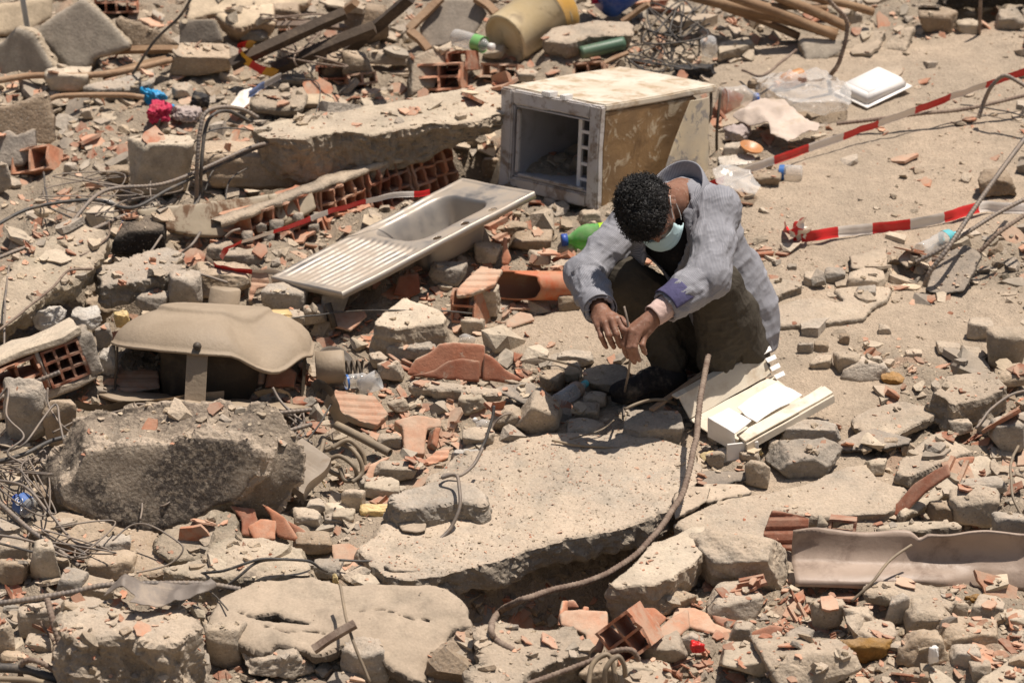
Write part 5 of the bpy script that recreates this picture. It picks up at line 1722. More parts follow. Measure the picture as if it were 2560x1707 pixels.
for i, (tt, x0, y0, x1, y1, mt, lab) in enumerate([
    (4, 195, 565, 445, 770, 'whitefoam', 'white frosty foam lump left of the white flaky lump'),
    (4, 470, 595, 690, 730, 'whitefoam', 'white flaky lump in the hollow under the slanting beam'),
    (4, 660, 850, 800, 1080, 'whitefoam', 'white foam mass between hollow block and fan'),
    (4, 770, 600, 890, 710, 'foam', 'yellow sponge scrap behind the fan cowl, left'),
    (8, 715, 10, 930, 95, 'whitefoam', 'white foam lump above the pale slab flake'),
    (8, 130, 400, 345, 465, 'foam', 'bread-like yellow foam piece left of the rough block'),
    (8, 1505, 100, 1620, 155, 'foam', 'small yellow foam crumb on the floor slab'),
    (8, 1050, 205, 1120, 250, 'foam', 'tiny yellow foam crumb near the rough block'),
    (9, 130, 30, 260, 110, 'foam', 'yellow foam crumb at the drawer corner, leftmost of the crumbs'),
    (9, 240, 0, 400, 80, 'whitefoam', 'whitish foam crumb under the drawer'),
    (9, 400, -20, 550, 40, 'foam', 'yellow foam crumb under the drawer front rail'),
    (9, 1020, 1295, 1455, 1440, 'foam', 'orange foam slab under the rounded stone, bottom right'),
    (9, 1890, 985, 2095, 1050, 'foam', 'orange foam scrap below the sheet metal channel'),
    (6, 1390, 1030, 1560, 1110, 'foam', 'yellow-brown foam piece on the slope right of the drawer'),
    (7, 2215, 840, 2260, 905, 'foam', 'tiny orange foam scrap above the felt slab')]):
    blob('foam_piece', lab, (*q(tt, x0, y0)[0], *q(tt, x1, y1)[0]), mt, 'foam', 40 + i, .12, sub=4)
M['foam_dirty'] = concrete('dirty_orange_foam', (.36, .20, .06), (.30, .16, .05), dusty=.3, bump=.7, speck=0)
for o in C.objects:
    if o.get('label', '').startswith(('orange foam', 'yellow-brown')):
        o.data.materials[0] = M['foam_dirty']

# white foam food tray
tr = empty('foam_tray', G(2190, 245), 'white foam takeaway tray lying upside down on the slope', 'tray')
c0 = plane_hit(2183, 222, G(2190, 240) + np.array([0, .02, .03]), nrm(16, -90))
nn = nrm(20, -95)
e1, e2, n3 = frame_from_normal(nn, (.75, .66, .1))
V, F = bevel_mesh(np.array([(sx * .125 * s, sy * .085 * s, z) for z, s in ((0, 1), (.045, .78)) for sx in (-1, 1) for sy in (-1, 1)]), [(0, 1, 3, 2), (4, 6, 7, 5), (0, 4, 5, 1), (2, 3, 7, 6), (0, 2, 6, 4), (1, 5, 7, 3)], .008, 3)
obj_world('tray_body', V @ np.stack([e1, e2, n3]) + c0, F, M['whiteplastic'], parent=tr)
V, F = bevel_mesh(*box_geo(-.135, .135, -.095, .095, -.006, -.0005), .002, 1)
obj_world('tray_lip', V @ np.stack([e1, e2, n3]) + c0, F, M['whiteplastic'], parent=tr)
V, F = tube_geo(path([(1452, 133, .05), (1500, 122, .06), (1560, 108, .07)], 8), .028, 10)
obj_world('plastic_tube', V, F, M['greentube'], label='dark green plastic tube in front of the slab by the bucket', cat='tube')
R('metal_pole', 'thin blue-grey pole at the top left corner', [(52, -30, .35), (62, 30, .2), (70, 78, .05)], .012, 'greypole', 'pole')


# ------------------------------------------------------------------ barrier tape
def ribbon(name, label, pts, bands, width, mats, cat='tape', twist=0.0, sub=14, tilt=35, seed=0):
    """tape along pixel points (u, v, height); bands = fractions of length where the colour changes"""
    P = path(pts, sub)
    D = np.r_[0, np.cumsum(np.linalg.norm(np.diff(P, axis=0), axis=1))]
    D = D / D[-1]
    T = np.gradient(P, axis=0)
    T /= np.linalg.norm(T, axis=1, keepdims=True)
    up = np.array([0, -sin(radians(tilt)), cos(radians(tilt))])
    root = empty(name, P.mean(0) * [1, 1, 0] + [0, 0, P[:, 2].min()], label, cat)
    Wv = np.cross(T, np.cross(up[None], T))
    Wv /= np.linalg.norm(Wv, axis=1, keepdims=True)
    Nv = np.cross(T, Wv)
    ang = twist * fbm(P + seed, 3, 2, seed)
    Wv = Wv * np.cos(ang)[:, None] + Nv * np.sin(ang)[:, None]
    Nv = np.cross(T, Wv)
    edges = [0] + list(bands) + [1]
    for i in range(len(edges) - 1):
        s = np.linspace(edges[i], edges[i + 1], max(4, int((edges[i + 1] - edges[i]) * len(P))))
        c = np.stack([np.interp(s, D, P[:, k]) for k in range(3)], 1)
        wv = np.stack([np.interp(s, D, Wv[:, k]) for k in range(3)], 1)
        nv = np.stack([np.interp(s, D, Nv[:, k]) for k in range(3)], 1)
        fl = .006 * fbm(c, 18, 2, seed)
        rows = [c + wv * width * f + nv * (g * width + fl)[:, None] * (1 if True else 0) if False else c + wv * (width * f) + nv * (width * g + fl[:, None]) for f, g in ((-.5, .10), (-.2, -.05), (.15, .04), (.5, -.10))]
        V = np.concatenate(rows)
        n = len(c)
        F = [(r * n + j, r * n + j + 1, (r + 1) * n + j + 1, (r + 1) * n + j) for r in range(3) for j in range(n - 1)]
        obj_world('tape_band', V, F, M[mats[i % len(mats)]], parent=root)
    return root


def fr(*x):
    a, b = x[0], x[-1]
    return [(v - a) / (b - a) for v in x[1:-1]]


RW = ['redtape', 'whitetape']
ribbon('barrier_tape', 'taut red and white barrier tape crossing the tan slope, upper right', [(*q(3, 190, 1270)[0], .03), (*q(3, 650, 1095)[0], .05), (*q(3, 1150, 920)[0], .06), (*q(3, 1640, 742)[0], .10), (*q(3, 2110, 575)[0], .14), (*q(3, 2420, 465)[0], .18)],
       fr(190, 300, 650, 900, 1145, 1385, 1630, 1875, 2110, 2420), .034, RW, twist=.5, seed=2)
ribbon('barrier_tape', 'slack red and white barrier tape lying on the slope, right of the man', [(*q(6, 830, 95)[0], .02), (*q(6, 950, 75)[0], .03), (*q(6, 1080, 55)[0], .025), (*q(6, 1300, 32)[0], .02), (*q(6, 1560, 5)[0], .02), (*q(3, 1790, 1490)[0], .03), (*q(3, 2060, 1415)[0], .03), (*q(3, 2200, 1420)[0], .02), (*q(3, 2420, 1430)[0], .02)],
       fr(830, 1080, 1310, 1560, 1790, 2060, 2420), .040, RW, twist=1.6, seed=5)
ribbon('barrier_tape', 'knotted tangle of red and white tape at the end of the slack tape', [(*q(6, 715, 5)[0], .02), (*q(6, 760, 50)[0], .06), (*q(6, 800, -20)[0], .10), (*q(6, 840, -5)[0], .06), (*q(6, 790, 45)[0], .03), (*q(6, 770, 80)[0], .02), (*q(6, 860, 60)[0], .05), (*q(6, 890, 70)[0], .02)], [.15, .3, .45, .6, .75], .05, RW, twist=3, seed=7)
ribbon('barrier_tape', 'red and white tape running along the hollow block wall behind the sink', [(553, 645, .10), (562, 628, .15), (575, 618, .17), (621, 600, .18), (735, 562, .20), (845, 522, .22), (975, 490, .23), (1048, 485, .22), (1075, 480, .22)], [.16, .30, .47, .55, .72, .93], .021, RW, twist=.7, seed=9)
ribbon('barrier_tape', 'short red tape strip tied below the hollow block wall', [(515, 645, .08), (530, 655, .08), (545, 668, .07), (590, 677, .07), (634, 679, .07), (680, 681, .06), (710, 686, .05)], [.16, .64], .030, ['whitetape', 'redtape', 'whitetape'], twist=.6, seed=11)
ribbon('barrier_tape', 'yellow and red twisted plastic strip, upper left', [(*q(1, 1735, 320)[0], .16), (*q(1, 1680, 300)[0], .19), (*q(1, 1640, 330)[0], .17), (*q(1, 1660, 390)[0], .14), (*q(1, 1720, 440)[0], .11), (*q(1, 1790, 480)[0], .09), (*q(1, 1890, 508)[0], .06)], [.18, .38, .58, .8], .045, ['yellow', 'redtape'], twist=.8, seed=13)
ribbon('plastic_strip', 'narrow blue plastic strip running to the yellow and red strip', [(*q(1, 1700, 650)[0], .07), (*q(1, 1780, 590)[0], .07), (*q(1, 1920, 520)[0], .06)], [.5], .03, ['strip_blue', 'whitetape'], cat='plastic', seed=15)

# ------------------------------------------------------------------ masonry pieces
up = np.array([0.0, 0.06, 1.0])
# wall of hollow blocks under the sink
wa, wb = G(585, 668, -.055), G(1150, 452, -.075)
wx = wb - wa
wl = np.linalg.norm(wx)
wx = wx / wl
ez = np.cross(wx, up)
ez = -ez if ez[1] < 0 else ez
ey = np.cross(ez, wx)
ey = ey if ey[2] > 0 else -ey
wall = empty('masonry_chunk', wa, 'toppled strip of hollow clay block wall lying behind the sink', 'brick wall')
nb = 5
for i in range(nb):
    w0 = wl / nb
    rs = np.random.RandomState(i)
    hollow_block('hollow_block', None, wa + wx * (i * w0 + .004) + ey * rs.normal(0, .006) - ey * .02, wx, ey, ez, w0 - .010, .185, .13, 4, 3, 'brick_dark' if i % 2 else 'brick', .03, 90 + i, parent=wall, cat=None,
                 cut=(lambda a, b, i=i: (i == 0 and a < .3 and b > .5)))
sx = np.linspace(-.02, wl + .02, 60)
prof = [(-.006, -.002), (-.010, .010), (-.004, .022), (.06, .024), (.065, .0), (.06, -.004)]
V = np.array([wa + wx * s + ez * a + ey * (.170 + b) for s in sx for a, b in prof])
F = [(i * 6 + j, i * 6 + (j + 1) % 6, (i + 1) * 6 + (j + 1) % 6, (i + 1) * 6 + j) for i in range(59) for j in range(6)]
V = V + .018 * np.stack([fbm(V + 3.0 * kk, 14, 4, 7 + kk, .6) for kk in range(3)], 1)
obj_world('mortar_skin', V, F, M['tan'], parent=wall, attrs={'side': np.zeros(len(V))})
for i in range(9):
    rs = np.random.RandomState(300 + i)
    c = wa + wx * wl * rs.uniform(.0, .45) + ey * rs.uniform(.0, .12) - ez * .012
    V, F = chunk_geo(300 + i, 3, np.array([.05, .05, .045]) * rs.uniform(.7, 1.2), 8, .1)
    obj_world('mortar_lump', V + c, F, M['grey'], parent=wall, attrs={'side': np.zeros(len(V))})
# hollow block pair at the left edge
hb0 = G(95, 1000, .03)
wx = np.array([.13, .05, .043]); wx /= np.linalg.norm(wx)
ez = np.cross(wx, [0, .05, 1.0]); ez = -ez if ez[1] < 0 else ez; ez /= np.linalg.norm(ez)
ey = np.cross(ez, wx); ey = ey if ey[2] > 0 else -ey
bw = empty('masonry_chunk', hb0, 'plastered wall piece showing a three by three grid of block holes, left edge', 'brick wall')
pc = plane_hit(132, 972, hb0, np.array([0, -1.0, 0]))
hollow_block('hollow_block', None, pc, wx, ey, ez, .140, .135, .16, 3, 3, 'brick_dark', .012, 11, parent=bw, cat=None)
hollow_block('hollow_block', None, pc - wx * .25, wx, ey, ez, .235, .135, .16, 3, 2, 'brick', .05, 12, parent=bw, cat=None)
for b, mt, nm in (((-.27, .165, -.006, .17, .138, .168), 'pale', 'plaster_skin'), ((.141, .195, .0, .16, -.02, .137), 'grey', 'mortar_end'), ((-.27, .16, .004, .15, -.035, -.003), 'tan', 'mortar_bed'), ((-.014, -.001, .002, .15, -.002, .137), 'grey', 'mortar_joint')):
    V, F = bevel_mesh(*box_geo(b[0], b[1], b[4], b[5], b[2], b[3]), .006, 1, 5)
    V = V + .016 * np.stack([fbm(V + 3.0 * kk, 14, 3, 17 + kk) for kk in range(3)], 1)
    obj_world(nm, V @ np.stack([wx, ey, ez]) + pc, F, M[mt], parent=bw, attrs={'side': np.zeros(len(V))})


def plates(name, label, outs, anchor, mats, cat='brick', **kw):
    root = empty(name, G(*anchor), label, cat)
    for i, (pts, th_, ph_, an) in enumerate(outs):
        S('plate', label + str(i), pts, an, 0.0 if 'lift' not in kw else kw['lift'], kw.get('thick', .013), th_, ph_, mats[i % len(mats)], h=kw.get('h', .006), rough=.003, top=.001, edge=.006, rnd=.002, parent=root, at=G(*an), seed=hash_s(label) + i, grooves=kw.get('grooves'))
    return root


plates('broken_brick', 'big dark red brick shards standing upright in the centre rubble', [
    (q(5, 455, 1030, 520, 930, 620, 880, 680, 822, 780, 812, 985, 832, 985, 1060, 700, 1050), 76, -92, (1130, 948)),
    (q(5, 975, 1065, 988, 880, 1060, 925, 1130, 990, 1255, 1068, 1180, 1088), 76, -84, (1220, 955)),
    (q(5, 470, 1035, 640, 1003, 740, 932, 830, 916, 952, 937, 952, 1080, 700, 1060), 72, -90, (1110, 957))], (1130, 950), ['brick_dark'])
plates('broken_brick', 'bent terracotta shard like an open box, below the sink', [
    (q(5, 395, 395, 405, 350, 540, 330, 552, 470, 470, 505, 370, 480), 72, -75, (1020, 742)),
    (q(5, 280, 478, 400, 395, 480, 500, 330, 500), 30, -90, (990, 744))], (1010, 742), ['brick_dark', 'brick'])
plates('broken_roof_tile', 'dark red curved roof tile shards beside the tar-black chunk', [
    (q(7, 1535, 378, 1700, 402, 1722, 470, 1742, 602, 1620, 582, 1605, 470), 56, -60, (630, 1342)),
    (q(7, 1740, 365, 1900, 460, 1982, 590, 1970, 625, 1842, 592, 1800, 450), 60, -120, (700, 1346)),
    (q(7, 1890, 465, 2030, 540, 2066, 592, 1985, 602), 58, -110, (755, 1342)),
    (q(7, 1650, 520, 1740, 470, 1840, 480, 1830, 600, 1700, 600), 42, -90, (660, 1346))], (680, 1344), ['brick_dark', 'brick'], lift=.05)
plates('broken_brick', 'broken terracotta channel with upright ribs beside the dark hollow', [
    (q(8, 1465, 1105, 1500, 1075, 1600, 1068, 1795, 1082, 1790, 1170, 1742, 1345, 1660, 1345, 1640, 1240, 1480, 1175), 38, -90, (1490, 1615)),
    (q(8, 1475, 1175, 1500, 1015, 1530, 1012, 1515, 1180), 70, -20, (1420, 1560)),
    (q(8, 1620, 1225, 1645, 1060, 1665, 1060, 1650, 1235), 70, -20, (1470, 1580)),
    (q(8, 1500, 1075, 1515, 1010, 1570, 1012, 1605, 1068), 70, -90, (1430, 1535))], (1470, 1600), ['brick_pale', 'brick', 'brick', 'brick_dark'], lift=.07)
plates('broken_brick', 'terracotta plate wedge right of the hollow block cells, bottom', [
    (q(8, 2000, 1062, 2100, 1060, 2190, 1130, 2130, 1190, 2010, 1130), 40, -80, (1640, 1570)),
    (q(8, 2100, 1240, 2200, 1130, 2330, 1060, 2340, 1190, 2230, 1280), 34, -70, (1700, 1600))], (1670, 1590), ['brick', 'brick_pale'], lift=.07)
plates('broken_brick', 'ridged dark terracotta block half with mortar, lower right', [
    (q(9, 620, 415, 865, 462, 845, 600, 765, 692, 640, 662, 550, 582), 62, -95, (1930, 1388)),
    (q(9, 930, 425, 985, 500, 1045, 565, 1115, 622, 905, 622), 66, -85, (2060, 1362))], (1990, 1375), ['brick_dark', 'pale'], lift=.04, grooves=(.045, .006), h=.005)
plates('broken_brick', 'long dark red brick channel leaning at the right', [
    (q(9, 1375, 445, 1560, 230, 1700, 140, 1790, 90, 1805, 180, 1640, 290, 1480, 455), 58, -125, (2240, 1292)),
    (q(9, 1780, 90, 1880, 60, 1965, 50, 1950, 90, 1800, 165), 40, -90, (2390, 1200))], (2280, 1280), ['brick_dark', 'brick'])
plates('broken_brick', 'flat terracotta plate at the bottom edge right of centre', [(q(9, -60, 1150, -30, 1060, 90, 1058, 190, 1100, 225, 1160, 352, 1215, 280, 1245, 110, 1200), 26, -90, (1780, 1590))], (1780, 1590), ['brick_pale'])
plates('broken_brick', 'shaded terracotta shard standing below the oblong tan stone', [(q(9, 200, 1100, 440, 1160, 330, 1215, 240, 1170), 50, -90, (1800, 1570)), (q(9, 465, 1290, 480, 1220, 600, 1180, 690, 1190, 680, 1230, 560, 1290), 66, -95, (1905, 1610))], (1850, 1590), ['brick_dark'])
plates('ribbed_tile', 'ribbed dusty clay tile left of the centre, beside the metal strips', [(q(5, -40, 1130, 240, 1172, 332, 1292, 250, 1372, 120, 1335, -40, 1262), 26, -80, (920, 1062))], (920, 1062), ['brick_pale'], grooves=(.035, .006), lift=.03, h=.005, thick=.03)
plates('broken_brick', 'mortar-crusted terracotta block left of the upright wire', [(q(5, 370, 1345, 520, 1302, 690, 1332, 690, 1385, 590, 1395, 580, 1570, 440, 1570, 430, 1385), 40, -80, (1040, 1130)), (q(5, 630, 1500, 650, 1390, 690, 1390, 670, 1540), 60, -60, (1085, 1125))], (1060, 1130), ['brick_pale', 'brick'], thick=.05)
plates('broken_brick', 'terracotta plate cut by a wire left of the squat tan block', [(q(5, -60, 605, 170, 592, 182, 622, 70, 722, -60, 690), 30, -90, (870, 822))], (870, 822), ['brick_pale'])
plates('broken_brick', 'ribbed terracotta top of the mortar block in the centre', [(q(5, 800, 440, 860, 370, 960, 280, 1110, 310, 1060, 410, 1000, 430, 900, 470, 800, 480), 24, -90, (1180, 800))], (1180, 800), ['brick_pale'], grooves=(.04, .006), lift=.13, thick=.02, h=.005)
plates('broken_brick', 'flat terracotta flake left of the pebble dust, centre', [(q(5, 1130, 660, 1225, 592, 1310, 610, 1330, 650, 1180, 700, 1135, 705), 24, -90, (1300, 815))], (1300, 815), ['brick_pale'], lift=.02)
plates('broken_brick', 'upright terracotta splinter under the sink rim', [(q(5, 1112, 270, 1118, 85, 1145, 90, 1150, 180, 1172, 235, 1150, 282), 74, -70, (1262, 660))], (1262, 660), ['brick'])
plates('broken_brick', 'fluted terracotta piece below the sink corner', [(q(5, 835, 215, 870, 95, 920, 95, 905, 215), 62, -60, (1165, 638)), (q(5, 930, 100, 1000, 125, 1005, 150, 925, 150), 50, -90, (1200, 612))], (1180, 632), ['brick_pale', 'brick_dark'], grooves=(.03, .005))
plates('broken_brick', 'pinkish clay plate standing at the tape below the sink', [(q(4, 1700, 520, 1720, 330, 1830, 275, 1850, 420, 1760, 450, 1720, 530), 60, -70, (640, 740))], (640, 740), ['brick_pale'], grooves=(.05, .006))
plates('broken_brick', 'red tile shard near the coiled hoses', [(q(8, 165, 210, 200, 110, 300, 60, 330, 60, 240, 140, 215, 215), 55, -70, (930, 1195)), (q(8, 230, 140, 500, 52, 520, 68, 245, 165), 60, -90, (980, 1182))], (950, 1190), ['brick_pale', 'brick'])
plates('broken_brick', 'fan of red clay splinters above the floor slab', [(q(8, 540, 95, 640, 10, 735, 0, 720, 60, 600, 110), 30, -90, (1085, 1160)), (q(8, 560, 80, 700, -20, 760, -10, 620, 70), 24, -90, (1095, 1150))], (1090, 1155), ['brick', 'brick_pale'], grooves=(.03, .005))
plates('broken_brick', 'flat pinkish shards at the left foot of the floor slab', [(q(8, -60, 640, 60, 630, 150, 690, 40, 770, -40, 760), 20, -90, (870, 1402)), (q(8, 0, 800, 90, 740, 135, 780, 60, 815), 24, -90, (880, 1420))], (875, 1410), ['brick_pale'])
plates('broken_brick', 'clay tile fragments under the fan, pale and ridged', [(q(4, 690, 1090, 830, 950, 1080, 1000, 1090, 1110, 850, 1140), 22, -90, (330, 968))], (330, 968), ['brick_pale'], grooves=(.05, .006))
plates('broken_brick', 'broken clay slab right of the fan drum', [(q(4, 1810, 1110, 1830, 980, 1960, 960, 2030, 1010, 2010, 1110), 60, -90, (700, 965)), (q(4, 1760, 1090, 1770, 980, 1830, 1030, 1810, 1100), 60, -60, (650, 962))], (690, 965), ['brick', 'brick_pale'], thick=.04)

HB = [  # hollow blocks: base pixel, height, ex, ey, w, h, L, nx, ny, material, label
    ((75, 428), .0, (.9, -.35, .22), (.1, .35, .9), .17, .10, .10, 2, 1, 'brick', 'terracotta hollow block lying on its side at the left edge, upper left'),
    ((1097, 226), .0, (.9, -.2, .06), (0, .1, 1), .19, .11, .12, 2, 2, 'brick', 'terracotta hollow block behind the thick slab, mid background'),
    ((1120, 178), .05, (.85, -.3, .12), (-.1, .2, 1), .17, .08, .14, 2, 1, 'brick_dark', 'broken terracotta block above the hollow one, mid background'),
    ((292, 34), .02, (1, .1, .02), (0, .1, 1), .19, .14, .14, 4, 3, 'brick_dark', 'hollow orange block with a grid of holes at the top edge, left'),
    ((1245, 195), .0, (.9, -.25, .0), (0, .2, 1), .16, .06, .12, 2, 1, 'brick_pale', 'dusty clay block in the rubble behind the fridge'),
    ((1152, 808), .0, (.75, -.5, .05), (.05, .2, 1), .10, .125, .12, 1, 2, 'brick', 'hollow clay block stub under the ribbed top, centre'),
    ((1592, 1640), .06, (.62, -.2, .55), (-.55, .25, .7), .13, .13, .12, 2, 2, 'brick', 'hollow clay block turned on its corner showing four cells, bottom'),
    ((2098, 1380), .0, (.96, -.15, -.08), (.05, .12, 1), .085, .105, .10, 1, 2, 'brick_dark', 'hollow clay block end with two dark cells, lower right'),
    ((540, 420), .0, (.9, -.3, .1), (.1, .3, .9), .10, .08, .10, 2, 1, 'brick_dark', 'reddish broken block left of the thick weathered slab'),
    ((830, 200), .0, (.9, -.3, .05), (.0, .2, 1), .14, .06, .10, 1, 1, 'brick_dark', 'dusty square block with an open end, upper centre'),
    ((908, 212), .0, (.9, .3, .05), (.0, .2, 1), .12, .05, .10, 2, 1, 'brick_pale', 'pinkish slab of clay block left of the standing tan slab'),
    ((1470, 190), .02, (.95, -.2, .1), (-.1, .4, .9), .13, .06, .10, 2, 1, 'brick_pale', 'pale pink clay block behind the fridge top'),
    ((1150, 500), .1, (.9, -.3, .2), (.0, .3, 1), .0101, .01, .01, 1, 1, 'brick', ''),
]
for (u, v), hh, ex, ey, w_, h_, L_, nx_, ny_, mt, lab in HB:
    if not lab:
        continue
    ex = np.array(ex, float); ex /= np.linalg.norm(ex)
    ey = np.array(ey, float); ey -= np.dot(ey, ex) * ex; ey /= np.linalg.norm(ey)
    ezz = np.cross(ex, ey); ezz = ezz if ezz[1] > 0 else -ezz
    hollow_block('hollow_block', lab, G(u, v, hh) - ex * w_ / 2, ex, ey, ezz, w_, h_, L_, nx_, ny_, mt, .025, hash_s(lab) % 97)

# mortar body of the centre block
K('mortar_block', 'tan mortar block with clay stubs, centre, right of the rounded grey stone', (*q(5, 880, 400)[0], *q(5, 1115, 650)[0]), 'pale', .6, 5, 0, .06, 5, .85)

# ------------------------------------------------------------------ sheet metal channel, enamel panel, drawer, duct
cl = G(1985, 1468)
n_s = 70
sx = np.linspace(0, .98, n_s)
V, F = [], []
prof = [(.014, .092), (.006, .102), (-.004, .098), (0, .086), (.004, .05), (0, .010), (-.012, .0), (-.06, -.012), (-.105, -.024), (-.112, -.034), (-.108, -.05), (-.10, -.052)]
for i, s in enumerate(sx):
    f = float(sstep(.42, .62, s))
    for j, (a, b) in enumerate(prof):
        if j > 5:
            a = a * (1 - f) + (-.012 - .002 * j) * f
            b = b * (1 - f) + (-.012 * (j - 5)) * f
        dz = .006 * math.sin(s * 23) * (1 if j < 3 else .3) - .02 * math.exp(-((s - .40) / .02) ** 2) * (j < 4)
        V.append((s, a + .012 * math.sin(s * 9 + j * .4), b + dz - .012 * s))
m_ = len(prof)
for i in range(n_s - 1):
    for j in range(m_ - 1):
        F.append((i * m_ + j, i * m_ + j + 1, (i + 1) * m_ + j + 1, (i + 1) * m_ + j))
V = np.array(V)
V = V + .004 * np.stack([fbm(V + 5.0 * kk, 9, 3, 70 + kk) for kk in range(3)], 1)
c_ = cl + np.array([0, .07, .065])
ch = obj_world('metal_channel', V * np.array([1, 1, 1]) + c_, F, M['sheet'], label='dented pinkish sheet metal channel lying at the lower right', cat='sheet metal')
mm = ch.modifiers.new('thickness', 'SOLIDIFY'); mm.thickness = .003
M['rustpanel'] = plastic('rusted_cream_enamel', (.40, .33, .23), (.34, .275, .19), .5, .95, (.13, .065, .03), scale=10, lo=.49, hi=.60)
rp = S('enamel_panel', 'rust-pocked cream enamel appliance panel under the thick slab', [(335, 522), (500, 505), (660, 487), (780, 472), (792, 520), (720, 560), (560, 592), (470, 588), (370, 565)], (480, 600), .03, .03, 62, -80, 'rustpanel', rough=.003, top=.003, edge=.006, cat='panel', rnd=.004)
S('bracket_strip', '', [(668, 486), (690, 482), (722, 548), (700, 556)], (480, 600), .012, .012, 62, -80, 'rustpanel', rough=.002, edge=.003, parent=rp, at=G(480, 600) + np.array([0, -.02, .03]))
dr = empty('broken_drawer_tray', G(1760, 1100), 'broken yellowed white plastic fridge drawer in front of the man', 'drawer')
d0, dL, dW = G(1722, 1078), G(1928, 975), G(1824, 1134)
DX = (dL - d0) / np.linalg.norm(dL - d0)
DY = dW - d0
DY = DY - DY @ DX * DX
DY /= np.linalg.norm(DY)
DZ = np.cross(DX, DY)
if DZ[2] < 0:
    DZ = -DZ
dl, dw = np.linalg.norm(dL - d0), .205


def dpart(name, pts, thick, mat, cuts=5, noise=.004, seed=1):
    """a bent plastic wall: quad in tray coordinates (x along, y across, z up) given a thickness"""
    P = np.array(pts, float)
    n = np.cross(P[1] - P[0], P[3] - P[0])
    n /= np.linalg.norm(n)
    V = np.concatenate([P, P + n * thick])
    F = [(0, 1, 2, 3), (7, 6, 5, 4), (0, 4, 5, 1), (1, 5, 6, 2), (2, 6, 7, 3), (3, 7, 4, 0)]
    V, F = bevel_mesh(V, F, .0015, 1, cuts)
    V = V + noise * np.stack([fbm(V + 5.0 * k_, 9, 3, seed + k_) for k_ in range(3)], 1)
    return obj_world(name, V @ np.stack([DX, DY, DZ]) + d0 + DZ * .03, F, M[mat], parent=dr, smooth=False)


dpart('base_panel', [(0, 0, .02), (dl, 0, .03), (dl * .92, dw, .012), (0, dw, .0)], -.006, 'oldwhite', 6, .008)
dpart('back_wall', [(0, 0, .02), (dl, 0, .03), (dl, -.05, .105), (0, -.05, .085)], .006, 'oldwhite', 6, .006, 5)
dpart('back_rim', [(-.01, -.05, .085), (dl + .005, -.05, .105), (dl + .005, -.078, .108), (-.01, -.075, .088)], .008, 'oldwhite', 5, .003, 9)
dpart('trim_rail', [(-.09, -.085, .055), (dl - .04, -.105, .115), (dl - .04, -.128, .112), (-.09, -.107, .052)], .010, 'wood', 4, .002, 12)
dpart('front_wall', [(.02, dw, .002), (dl * .93, dw, .012), (dl * 1.02, dw + .02, .075), (.02, dw + .012, .050)], -.006, 'oldwhite', 5, .005, 14)
dpart('front_rail', [(0, dw + .014, .046), (dl * 1.04, dw + .022, .070), (dl * 1.04, dw + .062, .058), (0, dw + .055, .034)], .010, 'oldwhite', 5, .003, 17)
dpart('rail_lip', [(0, dw + .056, .034), (dl * 1.04, dw + .063, .058), (dl * 1.04, dw + .066, .030), (0, dw + .059, .006)], .008, 'oldwhite', 4, .003, 19)
dpart('inner_sheet', [(.14, .09, .045), (.33, .10, .075), (.36, .19, .05), (.13, .19, .03)], .003, 'whiteplastic', 5, .012, 21)
dpart('corner_box', [(-.02, dw - .10, .0), (-.02, dw + .03, .0), (-.03, dw + .03, .075), (-.03, dw - .09, .085)], .006, 'whiteplastic', 3, .004, 23)
dpart('corner_box', [(-.03, dw - .09, .085), (-.03, dw + .03, .075), (.07, dw + .02, .082), (.06, dw - .08, .095)], .006, 'whiteplastic', 3, .004, 25)
dpart('corner_box', [(-.06, dw + .03, -.02), (.05, dw + .075, -.03), (.05, dw + .07, .03), (-.06, dw + .03, .045)], .006, 'whiteplastic', 3, .004, 27)
for i in range(4):
    dpart('rib', [(dl - .01, -.05 + .022 * i, .108 - .024 * i), (dl + .045, -.055 + .022 * i, .104 - .024 * i), (dl + .04, -.040 + .022 * i, .094 - .024 * i), (dl - .01, -.035 + .022 * i, .098 - .024 * i)], .004, 'whiteplastic', 2, .003, 30 + i)
for c in ((470, 800, 500, 850, 520, 900, 545, 940),):
    ribbon('torn_plastic_sliver', 'torn white plastic sliver sticking up behind the drawer', [(*q(6, 470, 800)[0], .13), (*q(6, 490, 850)[0], .11), (*q(6, 525, 890)[0], .07), (*q(6, 535, 950)[0], .03)], [.5], .022, ['oldwhite'], cat='plastic', seed=3)
# dented duct, pipe, hoses and strips left of centre
dd0, dd1 = G(*q(7, 2110, 20)[0], .14), G(*q(7, 1930, 265)[0], .05)
e1, e2, n3 = frame_from_normal(dd1 - dd0, (1.0, .2, .3))
V, F = [], []
ld = np.linalg.norm(dd1 - dd0)
for j in range(13):
    f = j / 12
    for (a, b) in ((-.06, -.045), (.06, -.045), (.06, .045), (-.06, .045)):
        V.append(dd0 + n3 * ld * f + e1 * a * (1 + .15 * math.sin(6 * f)) + e2 * b)
F = [(j * 4 + i, j * 4 + (i + 1) % 4, (j + 1) * 4 + (i + 1) % 4, (j + 1) * 4 + i) for j in range(12) for i in range(4)]
V = np.array(V) + .008 * np.stack([fbm(np.array(V) + 5.0 * kk, 10, 2, 20 + kk) for kk in range(3)], 1)
du = obj_world('metal_duct', V, F, M['duct'], smooth=False, label='dented grey-tan square duct right of the tar-black chunk', cat='duct')
mm = du.modifiers.new('thickness', 'SOLIDIFY'); mm.thickness = .003
P = path([(840, 1062, .06), (900, 1092, .05), (975, 1132, .035)], 8)
V, F = tube_geo(P, .0145, 14, cap=False)
pp = obj_world('metal_pipe', V, F, M['hose'], label='short open-ended pale pipe below the ribbed clay tile', cat='pipe')
mm = pp.modifiers.new('thickness', 'SOLIDIFY'); mm.thickness = .003
